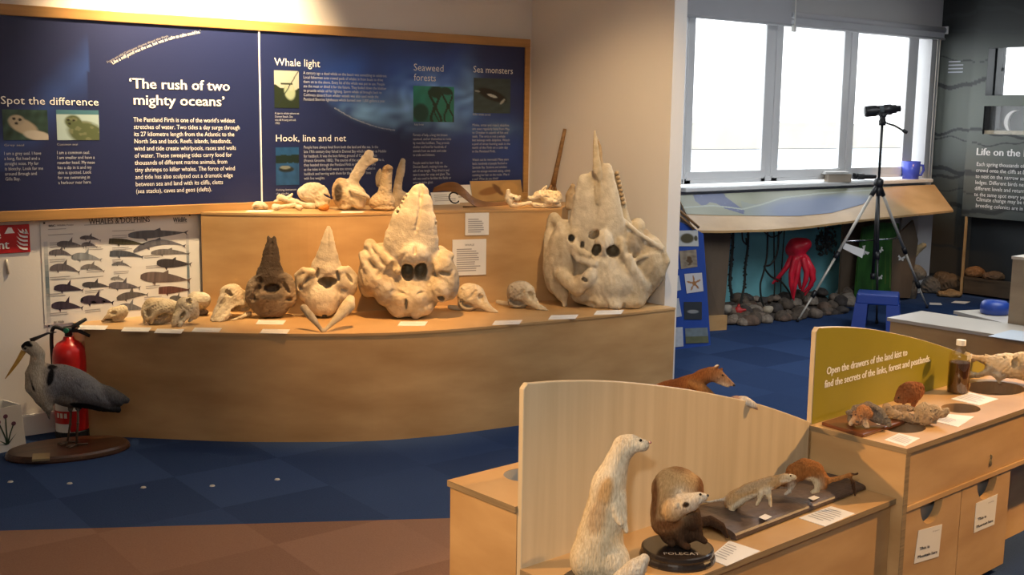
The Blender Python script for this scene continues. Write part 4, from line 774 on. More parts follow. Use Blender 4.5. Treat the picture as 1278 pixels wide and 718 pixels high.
porpoise(650, 369, (686, 390.5), ((622, 381), (682, 391)), 'right porpoise skull with smooth pale dome, nearest to the giant skull', 27, 3)
# --- bones on the riser
ops = [E(314, 258, 2, 6, 4.5, 5, 0, 2, 0), E(323, 257, 2, 9, 6, 7, 0, 3, 0), E(331, 259, 3, 4, 4, 5, 0, 2, 1), E(320, 259, -5, 3, 1.5, 4, 0, 1, 5, **N_)]
bone('fish_bone', (322, 262), RZ, ops, 'small rounded cream bone at the left end of the riser', 'bone', None, .6, .3, .4, .2, 31)
ops = [T([(341, 249, 8, 5), (350, 248, 8, 5), (362, 252, 8, 4), (376, 255, 6, 4), (388, 258, 4, 5.5), (393, 257, 4, 5)], 3, 0), E(345, 253, 6, 5, 4, 5, 0, 2, 0), T([(362, 248, 8, 3), (366, 244, 8, 1.6)], 1.5, 0), E(390, 260, 4, 5, 4, 5, 0, 2, 4)]
bone('limb_bone', (370, 262.5), RZ, ops, 'longer upper limb bone lying behind the shorter one on the riser', 'bone', 'limb bones on the riser', .6, .3, .35, .15, 33, wp=onz(370, 262, RZ)+np.array([.02, .05, 0]))
ops = [T([(343, 258, 0, 4), (350, 258.5, 0, 3), (362, 257, 0, 2.6), (368, 256, 0, 2.6)], 2, 0), E(345, 259, -2, 4, 3.5, 4, 0, 2, 4), E(373, 259, 0, 5, 4, 4, 0, 2, 0)]
bone('limb_bone', (357, 263), RZ, ops, 'shorter lower limb bone at the front edge of the riser', 'bone', 'limb bones on the riser', .6, .25, .35, .15, 35)
ops = [E(392, 243, 6, 19, 14, 3.5, 0, 3, 0), E(404, 251, 6, 9, 11, 4, 20, 3, 0), E(380, 243, 6, 8, 6, 3, 20, 3, 4), E(408, 246, 6, 5, 1.2, 8, 30, .8, 2, **N_), E(402, 258, 5, 9, 5, 5, 0, 2, 1)]
bone('shoulder_blade', (396, 263), RZ, ops, 'fan-shaped tan shoulder blade leaning upright beside the big vertebra', 'bone', None, .7, .3, .2, .2, 37, wp=onz(398, 262.5, RZ)+np.array([.02, .06, 0]))
ops = [E(404, 260, 0, 6.5, 3.6, 5, 0, 2, 0), E(407, 258, 0, 4, 3, 4, 0, 1.5, 1)]
bone('amber_stone', (404, 263.5), RZ, ops, 'small orange lump in front of the shoulder blade', 'stone', None, .5, .4, .6, .2, 39, pal=[(.50, .20, .035), (.42, .15, .03)]+BP)
ops = [E(430, 242, 10, 14, 20, 18, -8, 5, 0), E(444, 246, 4, 14, 15, 14, 0, 5, 0), E(424, 240, 2, 9, 17, 10, 4, 4, 1), T([(440, 230, 6, 9), (446, 217, 4, 7), (454, 203, 2, 7), (461, 193, 2, 6)], 4, 4, fl=.6), T([(456, 205, 2, 5), (464, 201, 1, 4), (470, 200, 0, 2.6)], 3, 4, fl=.6), E(432, 258, 4, 10, 5, 10, 0, 3, 0), T([(438, 238, -10, 2.5), (450, 242, -10, 3.5), (460, 246, -8, 2)], 2, 4), E(446, 256, 2, 9, 5, 9, 0, 3, 0), E(422, 241, -9, 6, 13, 7, 4, 3, 2, paint=True), E(452, 226, 4, 5, 3, 12, -50, 2, 2, **N_), E(440, 262, -6, 5, 3, 10, 0, 2, 2, **N_)]
bone('vertebra', (438, 263), RZ, ops, 'big vertebra with a tall forked spine in front of the panel text', 'bone', None, .9, .6, .2, .3, 41)
ops = [E(477, 252, 4, 16, 11, 13, 0, 5, 0), T([(479, 248, 4, 10), (481, 232, 3, 8), (483, 218, 2, 7), (484, 212, 2, 6)], 4, 0), E(484, 211, 0, 6, 4.5, 6, 0, 2, 5), E(466, 254, 2, 6, 6, 8, 0, 3, 1), E(479, 260, 0, 14, 3.5, 10, 0, 2, 1), E(473, 222, 8, 4, 12, 5, 8, 3, 3)]
bone('vertebra', (476, 263), RZ, ops, 'stumpy vertebra with brown worn tip, right of the big vertebra', 'bone', None, .8, .5, .25, .3, 43)
ops = [T([(494, 257, 6, 8), (494, 240, 5, 6), (497, 222, 4, 5), (500, 207, 4, 4.6), (501, 203, 4, 4)], 4, 0), E(500, 250, 6, 10, 9, 8, -20, 4, 3), E(490, 254, 4, 6, 9, 7, 0, 3, 0)]
bone('rib_bone', (496, 263), RZ, ops, 'tall smooth rounded bone standing next to the stumpy vertebra', 'bone', None, .8, .4, .25, .2, 45, wp=onz(496, 262.5, RZ)+np.array([.04, .05, 0]))
# small jaw bone and lit skull at the right end of the riser
ops = [T([(634, 239, 0, 3), (634, 248, 0, 4.5), (638, 255, 0, 4), (644, 257, 0, 3)], 3, 4, fl=.7), T([(638, 245, 0, 3), (645, 248, 0, 4), (648, 246, 0, 2)], 2, 4), T([(644, 256, 0, 2.6), (652, 255, -2, 2.5), (662, 253, -2, 2)], 2, 4), E(641, 248, -6, 1.5, 1.5, 8, 0, .8, 2, **N_), E(640, 254, -6, 1.2, 1.2, 8, 0, .8, 2, **N_)]
bone('jaw_fragment', (643, 259.5), RZ, ops, 'small white jaw fragment with nerve holes, left of the brightly lit skull', 'bone', None, .6, .3, .3, .2, 47)
ops = [E(684, 245, 4, 13, 8, 10, 0, 3, 0), E(694, 247, 4, 8, 9, 10, 0, 3, 0), T([(672, 244, 0, 4.5), (664, 248, -2, 3), (660, 247, -2, 2)], 3, 4), T([(668, 243, 2, 3), (676, 238, 2, 2.5), (681, 233, 2, 1.6)], 2, 4), T([(662, 255, -4, 2.2), (676, 257, -4, 2.6), (690, 256, -2, 3), (698, 256, 0, 3)], 2, 4), E(688, 251, -2, 10, 5, 8, 0, 3, 4), E(690, 240, -8, 4, 3, 6, 0, 2, 5, **N_), E(676, 251, -8, 4, 2, 6, 0, 1.5, 2, **N_)]
bone('animal_skull', (682, 259.5), RZ, ops, 'small skull glowing brightly under the spotlight at the right end of the riser', 'skull', None, .65, .4, .3, .3, 49)
# baleen strap, leaning cards, stick ------------------------------------------
t = thing('baleen_strap', onz(600, 261, RZ), 'curled brown strap of baleen lying along the riser below the blue panel', 'baleen')
def ribbon(pts, w, thick, up):
    g = G(); P = [np.array(p, float) for p in pts]; n = len(P); 
    for i in range(n-1):
        a, b = P[i], P[i+1]; wa, wb = w[i], w[i+1]; ua, ub = np.array(up[i], float), np.array(up[i+1], float)
        ta = np.cross(b-a, ua); ta = ta/np.linalg.norm(ta)*thick
        V = [a+ua*wa+ta, b+ub*wb+ta, b-ub*wb+ta, a-ua*wa+ta, a+ua*wa-ta, b+ub*wb-ta, b-ub*wb-ta, a-ua*wa-ta]
        g.add(V, [(0, 1, 2, 3), (4, 7, 6, 5), (0, 4, 5, 1), (3, 2, 6, 7)]+([(0, 3, 7, 4)] if i == 0 else [])+([(1, 5, 6, 2)] if i == n-2 else []))
    return g
Y0 = onz(600, 258, RZ)[1]+.03
rb = lambda x, y, d=0: ony(x, y, Y0+d)
pts = rings([rb(541, 237, .05), rb(556, 233, .04), rb(570, 235, .0), rb(581, 243, -.03), rb(594, 253, -.05), rb(615, 256.5, -.04), rb(650, 252, .0)], 6); n = len(pts)
upv = [np.array([0, -.5+.9*min(1, i/n*1.6), .85]) for i in range(n)]; upv = [u/np.linalg.norm(u) for u in upv]
mk('strap', ribbon(pts, [.010+.022*math.sin(math.pi*min(1, (i+1)/n*1.1))**.7 for i in range(n)], .003, upv), 'baleen', t, smooth=False)
pts = rings([rb(578, 259.5, -.05), rb(600, 259.5, -.05), rb(625, 258, -.03), rb(642, 256, .0)], 4)
mk('bristle_edge', ribbon(pts, [.010]*len(pts), .004, [(0, 0, 1)]*len(pts)), 'darkwood', t)
g = G(); c0 = rb(567, 247, -.02); g.tube([c0+np.array([.035*math.cos(a), 0.01*math.sin(a), .03*math.sin(a)]) for a in np.linspace(.6, 5.6, 20)], .0045, 8); mk('curled_end', g, 'blackwood', t, smooth=True)
def leaning(name, x0, x1, yt, yb, Y, label, fn=None, mm='card', cat='card'):
    a, b = ony(x0, yb, Y), ony(x1, yb, Y); tp = ony(x0, yt, Y+.05); a[2] = b[2] = max(RZ, a[2]-.0); w = b[0]-a[0]; h = tp[2]-a[2]; a[2] = RZ+.001; h = tp[2]-a[2]
    t = thing(name, a, label, cat); lean = np.array([0, .03, h]); g = G(); g.extr([a, a+[w, 0, 0], a+np.array([w, 0, 0])+lean, a+lean], (0, .003, 0)); mk('sheet', g, mm, t)
    g = G()
    if fn: g.grid(a+lean+[0, -.001, 0], (w, 0, 0), -lean, 40, 26, lambda A, B, Q: fn(A, B)); mk('printed_picture', g, 'print', t)
    else: bars(g, a+np.array([w*.08, -.0012, 0])+lean*.25, (1, 0, 0), lean/np.linalg.norm(lean), w*.84, np.linalg.norm(lean)*.6, 4, .35); mk('printed_lines', g, 'textgrey', t)
leaning('picture_card', 541, 574, 240, 254, 5.60, 'white text card lying behind the curled baleen strap', None, cat='card'); leaning('picture_card', 564, 590, 231, 246, 5.68, 'white card standing farther back, between the baleen strap and the tan picture', None)
def tanpic(A, B):
    C = np.array((.42, .26, .10))*np.ones(A.shape+(3,))*(1+.2*fnoise(A, B, 9, 3)[..., None]); C = mixc(C, el(A, B, .36, .5, .18, .3, 50), (.26, .12, .035)); C = mixc(C, el(A, B, .52, .45, .07, .35, -15), (.16, .075, .03)); C = mixc(C, el(A, B, .75, .4, .2, .35), (.50, .30, .11)); return np.clip(C, 0, 1)
leaning('picture_card', 590, 653, 226, 250, 5.70, 'tan picture card with brown shapes leaning on the panel above the riser', tanpic)
pb = onz(693, 251, RZ)+np.array([-.045, .0, 0.002]); tp = onx(705, 161, XR-.02)
t = thing('wooden_staff', pb, 'thin brown wooden staff with a split foot leaning on the wall corner', 'stick')
d_ = tp-pb; g = G(); g.tube([pb+d_*k for k in (.22, .4, .6, .8, 1.0)], [.019, .015, .014, .013, .011], 10); mk('shaft', g, 'stick', t, smooth=True)
for sx in (-1, 0, 1):
    g = G(); g.tube([pb+d_*.26, pb+d_*.14+np.array([sx*.032, 0, 0]), pb+np.array([sx*.022, 0, .004])], [.011, .010, .008], 8); mk('prong', g, 'stick', t, smooth=True)

# ================================================================== HERON, EXTINGUISHER, BOX
hb = onz(86, 565, 0); axd = onz(163, 556, 0)-onz(6, 573, 0); ang = math.atan2(axd[1], axd[0])
heron = thing('heron', hb, 'stuffed grey heron with yellow bill standing on an oval wooden base', 'heron')
HZ = .032; hw = np.array([hb[0], hb[1], HZ])
g = G(); L = np.linalg.norm(axd)/2; g.lathe([(0, 0), (.98, 0), (1.0, .008), (.985, .022), (.95, HZ), (0, HZ)], hb, 48, L, L*.60, ang); mk('base', g, 'darkwood', heron, smooth=False)
g = G(); q = onz(50, 571.5, .02); g.extr([onz(40, 576.5, .027), onz(62, 575, .027), onz(62.5, 568, .027), (onz(41, 569, .027))], (0, 0, .010)); mk('plaque', g, 'brass', heron)
HP = [(.56, .50, .39), (.20, .205, .22), (.012, .012, .014), (.085, .087, .095), (.60, .58, .52), (.24, .23, .22), (.17, .15, .13)]
hc = (88, 559)
ops = [E(49, 436, 0, 10, 7.5, 7, 20, 3, 0), T([(52, 436, 0, 7), (58, 444, 0, 8), (56, 456, 0, 9), (53, 468, 0, 11), (55, 482, 2, 14), (62, 496, 3, 12), (66, 508, 3, 7)], 5, 0),
    T([(66, 464, 4, 9), (66, 480, 4, 13)], 5, 5), E(72, 482, 8, 16, 22, 18, 20, 6, 1), E(98, 484, 10, 40, 20, 19, 33, 6, 1), E(118, 494, 10, 32, 13, 15, 38, 5, 1), E(140, 500, 10, 20, 9, 12, 42, 4, 3), E(88, 500, 8, 22, 10, 13, 18, 4, 6),
    T([(62, 500, 2, 7), (66, 514, 2, 3.5), (67, 524, 2, 1)], 3, 6), T([(98, 505, 8, 5), (125, 514, 8, 5), (148, 519, 8, 4)], 4, 2), T([(138, 497, 10, 7), (152, 504, 10, 6), (159, 508, 10, 4)], 4, 3), T([(102, 506, 6, 4), (101, 514, 6, 3)], 3, 6), T([(93, 506, 10, 4), (92, 514, 10, 3)], 3, 6)]
ops += [E(44, 430, -3, 11, 3.6, 9, 28, 1.5, 2, paint=True), E(40, 434, -4, 4, 3, 9, 0, 1.5, 2, paint=True), E(71, 474, -10, 4, 11, 16, 14, 2, 2, paint=True), E(75, 463, -10, 8, 4, 16, 0, 2, 2, paint=True), E(84, 462, -10, 3.5, 4, 16, 40, 1.5, 4, paint=True), T([(48, 455, -8, 1.0), (46, 470, -10, 1.2), (52, 490, -12, 1.4)], 1, 2) | dict(paint=True), E(125, 520, -2, 36, 6, 24, 22, 2, 2, paint=True)]
for i in range(7):
    x0, y0 = 88+7*i, 462+4.5*i; ops.append(T([(x0-4, y0+6, -10-1*i*.4, .6), (x0+16, y0+24, -8, .9), (x0+26, y0+36, -4, .6)], 1.2, 5 if i % 2 else 3) | dict(paint=True))
gh = sculpt(hc, hw, ops, HP, .95, .35, .3, False, 51, 2.0, .22, drop=False); mk('plumage', gh, 'fur', heron, smooth=True)
g = G(); A = gh.at; s = gh.s
g.tube([A(42, 440, -1), A(34, 453, -3), (A(26, 464, -5)), A(20, 472, -6)], [4.6*s, 3.4*s, 2.2*s, .5*s], 10, flat=.7); mk('bill', g, 'beak', heron, smooth=True)
g = G(); g.tube([A(50, 428, 0), A(60, 424, 1), A(70, 420, 2), A(80, 419, 3)], [3*s, 2*s, 1.4*s, .5*s], 8); mk('crest_plume', g, 'black', heron, smooth=True)
g = G(); g.ball(A(44, 437.5, -7), 1.6*s, 8); mk('eye', g, 'eye', heron, smooth=True)
for x0, x1, d in ((101, 97, 0), (93, 87, 14)):
    k = hw+ (A(x1, 559, d)-A(hc[0], 559, 0)); k[2] = HZ
    g = G(); kn = A((x0+x1)/2+1, 532, d+3); g.tube([A(x0, 510, 7+d*.3), kn, k+np.array([0, 0, .006])], [1.7*s, 1.5*s, 1.3*s], 8); g.ball(kn, 2.0*s, 6)
    for a in (-.5, 0, .5, 3.1): g.tube([k+np.array([0, 0, .005]), k+np.array([-.05*math.cos(a), -.05*math.sin(a)-.012, .004])], [.006, .003], 6)
    mk('leg', g, 'leg', heron, smooth=True)
# extinguisher
eb = onz(91, 544, 0); k = depth_of(eb)/F; r = 20*k
ext = thing('fire_extinguisher', eb, 'red fire extinguisher standing on the carpet behind the heron', 'fire extinguisher')
H_ = lambda y: (547-y)*k
g = G(); g.lathe([(0, .03), (r*.97, .03), (r, .045), (r, H_(446)), (r*.93, H_(436)), (r*.7, H_(429)), (r*.35, H_(424.5)), (r*.3, H_(421)), (0, H_(421))], eb, 32); mk('cylinder', g, 'red', ext, smooth=True)
g = G(); g.lathe([(0, 0), (r*1.02, 0), (r*1.02, .036), (r*.98, .04), (0, .04)], eb, 32); mk('base_ring', g, 'black', ext)
vd = np.array([-.614, -.789, 0]); rtv = np.array([.789, -.614, 0])
g = G(); a0 = math.atan2(-.789, -.614); n = 14; V = []
for z in (H_(541), H_(497)):
    for i in range(n+1): a = a0-.95+1.9*i/n; V.append(eb+np.array([r*1.006*math.cos(a), r*1.006*math.sin(a), z]))
g.add(V, [(i, i+1, n+2+i, n+1+i) for i in range(n)]); 
def band(z0, z1, a_, b_, m, nm):
    g = G(); V = []; n = 10
    for z in (z0, z1):
        for i in range(n+1): a = a0+a_+(b_-a_)*i/n; V.append(eb+np.array([r*1.012*math.cos(a), r*1.012*math.sin(a), z]))
    g.add(V, [(i, i+1, n+2+i, n+1+i) for i in range(n)]); mk(nm, g, m, ext, smooth=True)
band(H_(511), H_(499), -.9, .7, 'card', 'label'); band(H_(540), H_(527), -.9, .25, 'card', 'label')
for a_ in (-.62, -.36, -.1): band(H_(519.5), H_(513.5), a_, a_+.18, 'card', 'pictogram')
g = G(); c = eb+ZX*H_(420); g.lathe([(0, 0), (.018, 0), (.018, .02), (.024, .024), (.024, .045), (0, .045)], c, 16); c2 = c+ZX*.03
g.tube([c2-rtv*.03, c2+rtv*.02+ZX*.012, c2+rtv*.09+ZX*.055], [.012, .011, .008], 8); g.tube([c2-rtv*.02, c2+rtv*.05-ZX*.004, c2+rtv*.105-ZX*.03], [.011, .010, .008], 8); mk('valve_and_lever', g, 'black', ext, smooth=True)
g = G(); g.lathe([(0, -.006), (.013, -.006), (.013, .004), (0, .006)], c2+vd*.028, 14, T=lambda V: np.stack([V[:, 0]*rtv[0]+V[:, 2]*vd[0], V[:, 0]*rtv[1]+V[:, 2]*vd[1], V[:, 1]], 1)); mk('pressure_gauge', g, mat('green_gauge', (.02, .2, .12), .3), ext)
g = G(); g.tube(rings([c2-rtv*.02, c2-rtv*.07+ZX*.01, c2-rtv*.085-ZX*.05, c2-rtv*.082-ZX*.2, c2-rtv*.08-ZX*.36], 5), .010, 8); mk('hose', g, 'black', ext, smooth=True)
# white painted box
bb = onz(33, 558, 0); ex = onz(0, 566, 0)-bb; ex[2] = 0; ex /= np.linalg.norm(ex); ey = np.array([-ex[1], ex[0], 0]); ey = ey if ey[1] > 0 else -ey
box = thing('collection_box', bb, 'white open box with painted pink sea thrift on the floor at the left edge', 'box')
hB = (558-503)*depth_of(bb)/F; wB, dB = .26, .165; g = G()
c4 = [bb, bb+ex*wB, bb+ex*wB+ey*dB, bb+ey*dB]; cen = sum(c4)/4; tp4 = [cen+(q-cen)*.90+ZX*hB for q in c4]; inn = [cen+(q-cen)*.84+ZX*(hB-.0) for q in c4]; inb = [cen+(q-cen)*.84+ZX*(hB-.05) for q in c4]
g.add(c4+tp4+inn+inb, [(0, 1, 2, 3)]+[(i, (i+1) % 4, (i+1) % 4+4, i+4) for i in range(4)]+[(4+i, 4+(i+1) % 4, 8+(i+1) % 4, 8+i) for i in range(4)]+[(8+i, 8+(i+1) % 4, 12+(i+1) % 4, 12+i) for i in range(4)]); mk('body', g, 'card', box)
g = G(); g.poly(inb); mk('dark_inside', g, mat('dark_inside', (.06, .05, .04), .8), box)  # flat dark sheet set below the rim
nn = -ey; fr = lambda u, v: bb+ex*wB*u+(tp4[0]-bb)*v+(nn*.0015)
fr = lambda u, v: (bb*(1-u)+c4[1]*u)*(1-v)+(tp4[0]*(1-u)+tp4[1]*u)*v+nn*.0018
def flower(u0, m):
    g = G(); gl = (.03, .07, .045); pk = (.19, .07, .11)
    for du, h, be in ((.13, .52, .06), (0, .62, -.02), (-.14, .42, -.06)):
        pp = rings([(u0, .18, 0), (u0+du*.5, .18+h*.5, 0), (u0+du+be*.3, .18+h, 0)], 4)
        for p, q in zip(pp[:-1], pp[1:]): g.poly([fr(p[0]-.014, p[1]), fr(q[0]-.014, q[1]), fr(q[0]+.014, q[1]), fr(p[0]+.014, p[1])], gl)
        cx, cy = pp[-1][0], pp[-1][1]; g.poly([fr(cx+.05*math.cos(a), cy+.05*math.sin(a)) for a in np.linspace(0, 6.28, 13)[:-1]], pk)
    for du, h in ((-.2, .2), (-.1, .28), (.06, .3), (.17, .12), (.22, .02)): g.poly([fr(u0-.02, .16), fr(u0+.03, .15), fr(u0+du, .18+h)], gl)
    mk('painted_flower', g, 'paint', box)
flower(.36, 0); flower(.78, 0)
for i, (x, y, lb) in enumerate(((13, 602, 'flat pale carpet stud nearest the left edge of the photograph'), (87, 604, 'flat pale carpet stud in front of the heron base'), (179, 609, 'flat pale carpet stud third from the left on the blue carpet'), (265, 607, 'flat pale carpet stud on the blue carpet below the left part of the plinth'), (346, 599, 'flat pale carpet stud farthest right on the blue carpet'))):
    p = onz(x, y, 0); g = G(); g.lathe([(0, .0005), (.012, .0005), (.010, .004), (0, .005)], p, 14); mk('carpet_stud', g, 'metal', loc=p, label=lb, cat='stud', group='carpet studs')

# ================================================================== SHORE DISPLAY UNDER THE WINDOW
ZT, ZB, YF = 1.02, .775, 5.78
xl, xr = ony(866, 287, YF)[0], ony(1190, 263, YF)[0]
tl, tr_ = ony(846, 242, YN-.12)[0], ony(1166, 236, YN-.12)[0]
sd = thing('map_counter', ((xl+xr)/2, 6.05, ZB), 'sloping plywood counter with a printed sea map under the window', 'counter')
n = 36; top = [np.array([tl+(tr_-tl)*i/n, YN-.12, ZT]) for i in range(n+1)]; bot = []
for i in range(n+1):
    px = 866+(1190-866)*i/n; py = float(np.interp(px, [866, 900, 960, 1000, 1060, 1100, 1190], [287.5, 288, 286.5, 283.5, 276, 271.5, 262.5]))
    v = ray(px, py); bl_ = YF-.10*math.sin(math.pi*i/n)**1; p = ony(px, py, bl_); bot.append(p)
zb_ = np.mean([b[2] for b in bot])
g = G()
for i in range(n): g.add([top[i], top[i+1], bot[i+1], bot[i], top[i]-ZX*.018, top[i+1]-ZX*.018, bot[i+1]-ZX*.018, bot[i]-ZX*.018], [(0, 1, 2, 3), (7, 6, 5, 4), (3, 2, 6, 7)]+([(0, 3, 7, 4)] if i == 0 else [])+([(1, 5, 6, 2)] if i == n-1 else []))
mk('sloping_board', g, 'ply', sd)
fcut = lambda x: np.interp(x, [840, 866, 900, 960, 1000, 1040, 1080, 1112], [.55, .55, .60, .66, .72, .72, .55, .02])
g = G(); NX, NZ = 260, 60; V, C = [], []
for j in range(NZ+1):
    for i in range(NX+1):
        s_ = i/NX*.80; k = s_*n; i0 = min(int(k), n-1); f = k-i0; a = top[i0]*(1-f)+top[i0+1]*f; b = bot[i0]*(1-f)+bot[i0+1]*f
        px = 866+324*s_; tt = j/NZ*float(fcut(px)); V.append(a*(1-tt)+b*tt+np.array([0, -.0012, .0022])); C.append((s_, tt))
C = np.array(C); S_, T_ = C[:, 0], C[:, 1]; n1 = fnoise(S_*40, T_*9, 1, 21); CC = np.array((.215, .225, .15))*np.ones((len(C), 3))*(1+.22*n1[:, None])
CC = mixc(CC, ((S_ > .20)*(T_ > .25+.1*np.sin(S_*30)))*.5, (.17, .22, .22)); CC = mixc(CC, np.clip(1.4*(1-((S_-.50)/.30)**2-((T_-.52)/.40)**2)+.25*n1, 0, 1)*.95, (.085, .125, .235))
qx, qy = pix(np.array(V)); pgw = [(866, 241), (902, 239), (906, 246), (929, 263), (928, 267.5), (905, 260.5), (894, 254), (886, 252.5), (881, 256), (875, 256.5), (868, 251), (865, 245)]
wal = np.zeros(len(qx), bool)
for (ax, ay), (bx_, by_) in zip(pgw, pgw[1:]+pgw[:1]):
    if ay != by_: wal ^= ((qy < ay) != (qy < by_)) & (qx < (bx_-ax)*(qy-ay)/(by_-ay)+ax)
CC = mixc(CC, wal*1., (.030, .050, .155)); CC = mixc(CC, (wal & (fnoise(S_*300, T_*60, 1, 5) > .5))*1., (.12, .16, .26))
ln = np.abs(T_-np.interp(S_, [0, .10, .16, .2, .27, .35, .5, .7], [.36, .33, .40, .46, .36, .2, .12, .1])) < .018; CC = mixc(CC, ln*1., (.33, .36, .30))
g.add(V, [(j*(NX+1)+i, (j+1)*(NX+1)+i, (j+1)*(NX+1)+i+1, j*(NX+1)+i+1) for j in range(NZ) for i in range(NX)], CC); mk('map_print', g, 'print', sd)
# back board and cheeks
ybk = 6.22
b0, b1 = ony(905, 330, ybk)[0], ony(1062, 330, ybk)[0]
g = G(); g.box(b0, b1, ybk, ybk+.02, 0, .80); mk('sea_backboard', g, 'turq', sd)
g = G(); q = [onz(869, 413, 0), onz(902, 411, 0)]; tq = [ony(868, 286, 5.88), ony(913, 286, 5.88)]
g.extr([q[0], q[1], tq[1], tq[0]], (.0, .02, 0)); mk('side_board', g, 'board', sd)
g = G(); a = onz(868, 413, 0)+np.array([0, -.04, 0]); b = onz(902, 411, 0)+np.array([0, -.04, 0]); g.extr([a, b, b+ZX*.115, a+ZX*.115], (0, .03, 0)); mk('foot_block', g, 'ply', sd)
g = G(); x0, x1 = ony(1050, 330, 6.0)[0], ony(1108, 330, 6.12)[0]; g.extr([(x0, 6.0, 0), (x1, 6.1, 0), (x1, 6.1, .78), (x0, 6.0, .74)], (0, .02, 0)); mk('brown_backboard', g, 'board', sd)
pr_ = thing('painted_board', ony(1085, 375, 5.92), 'green painted board with white butterflies standing behind the tripod', 'board')
gy_ = 5.92; gp = lambda x, y, d=0: ony(x, y, gy_+d)
g = G(); pl_ = [gp(1068, 372), gp(1071, 330), gp(1078, 284), gp(1100, 278), gp(1122, 279), gp(1119, 330), gp(1112, 372)]; g.extr(pl_, (0, .02, 0)); mk('green_board', g, mat('green_scene_paint', (.018, .085, .012), .6, .5, (9, 9, 4), col2=(.035, .14, .02)), pr_)
g = G(); g.extr([gp(1112, 372, -.004), gp(1114, 300, -.004), gp(1140, 275, -.004), gp(1146, 300, -.004), gp(1136, 372, -.004)], (0, .02, 0)); mk('brown_board', g, 'board', pr_)
def butterfly(cx, cy, s, rot):
    g = G(); a = R(rot)
    for sgn in (-1, 1):
        for w in ([(0, 0), (4, 3.5), (5, .5), (1, -1)], [(0, -.5), (3.5, -1), (3, -4), (.5, -3)]):
            g.poly([gp(cx+s*(sgn*x*math.cos(a)-y*math.sin(a)), cy-s*(sgn*x*math.sin(a)+y*math.cos(a)), -.006) for x, y in w])
    mk('butterfly', g, 'card', pr_)
butterfly(1079, 313, 1.3, -60); butterfly(1099, 312, .8, 40); butterfly(1098, 346, .8, 10); butterfly(1125, 322, .95, -10)
g = G()
for x, y0, y1 in ((1104, 355, 312), (1110, 360, 300), (1113, 350, 316), (1094, 365, 330), (1088, 370, 340)): g.poly([gp(x, y0, -.003), gp(x+1.6, y0, -.003), gp(x+1.2, y1, -.003)])
mk('grass_stem', g, mat('grass_stem_paint', (.10, .16, .03), .7), pr_)
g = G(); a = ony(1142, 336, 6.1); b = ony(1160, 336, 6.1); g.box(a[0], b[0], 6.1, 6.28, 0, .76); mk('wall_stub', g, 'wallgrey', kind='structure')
# octopus
op = ony(996, 330, 5.98)
OC = [(.46, .010, .030), (.62, .03, .06), (.30, .006, .018)]
ops = [E(994, 309, 0, 12.5, 12.5, 11, 0, 4, 0), E(1003, 305, 0, 8, 8, 9, 0, 4, 1), E(986, 312, 2, 7, 8, 8, 0, 3, 0), E(996, 322, 0, 10, 8, 9, 0, 4, 0)]
arms = [[(988, 322, -2, 5.5), (984, 334, -4, 4.5), (979, 345, -4, 3.4), (973, 355, -3, 1.8)], [(992, 325, -6, 5.5), (990, 340, -8, 5), (990, 355, -8, 4), (992, 368, -6, 2.4), (994, 375, -6, 1.2)], [(998, 325, -6, 5.5), (996, 340, -9, 4.5), (994, 358, -9, 3.8), (993, 372, -7, 2)], [(1004, 322, -2, 6.5), (1010, 335, -4, 6), (1011, 348, -4, 5), (1008, 357, -4, 3.8), (1003, 364, -4, 2)], [(1002, 324, -8, 5.5), (1005, 338, -10, 5), (1004, 350, -10, 4), (1001, 362, -8, 2.4)], [(1006, 322, 4, 5), (1012, 338, 4, 4.5), (1010, 355, 4, 3.4), (1004, 368, 2, 1.6)]]
arms += [[(988, 322, 4, 4), (982, 340, 4, 3.2), (977, 352, 5, 1.8)], [(996, 326, 4, 4), (997, 345, 5, 3.4), (999, 360, 4, 1.8)]]
for a in arms: ops.append(T([(x+(x-996)*.28*min(1, max(0, (y-322)/25)), y, d, r*.74) for x, y, d, r in a], 1.2, 0 if a[0][0] % 4 else 1))
gq = sculpt((996, 330), op, ops, OC, .7, .3, .3, False, 61, 2, .0, drop=False); oc = mk('octopus', gq, 'octo', loc=op, smooth=True, label='shiny red toy octopus hanging in front of the turquoise board', cat='toy octopus')
# hanging kelp and ropes
def strand(name, pts, r, Y, label, cat, grp, leaf=0, m='weed'):
    P_ = [ony(x, y, Y+d) for x, y, d in rings([(q[0], q[1], q[2] if len(q) > 2 else 0) for q in pts], 8)]; g = G(); k = len(P_)
    g.tube(P_, r, 7); rg = random.Random(int(pts[0][0]))
    if leaf:
        for i in range(2, k-1):
            for _ in range(leaf):
                a = rg.uniform(0, 6.28); v = np.array([math.cos(a), math.sin(a)*.5, rg.uniform(-.8, .3)])*rg.uniform(.012, .03); p = P_[i]; w = np.array([v[2], 0, -v[0]])*.35; g.extr([p-w*.4, p+v*.6-w, p+v, p+v*.6+w], (0, .002, 0))
    t0 = P_[0]; mk(name, g, m, loc=t0, label=label, cat=cat, group=grp)
strand('kelp_strand', [(915, 287), (914, 310), (912, 335), (911, 355), (914, 372)], .012, 6.05, 'thick dark kelp strand hanging nearest the brown side board', 'seaweed', 'hanging kelp', 3)
strand('kelp_strand', [(934, 287), (933, 310), (930, 335), (929, 355), (924, 380)], .010, 6.05, 'dark leafy kelp strand hanging second from the left in the shore display', 'seaweed', 'hanging kelp', 3)
strand('rope', [(958, 290), (957, 320), (953, 340), (949, 355), (950, 372), (953, 382)], .008, 6.0, 'dark looping rope left of the red octopus', 'rope', 'hanging ropes')
strand('rope', [(972, 288), (970, 315), (962, 330), (954, 333), (962, 345), (975, 352), (985, 365), (989, 378)], .008, 6.02, 'dark rope that swings behind the red octopus arms', 'rope', 'hanging ropes')
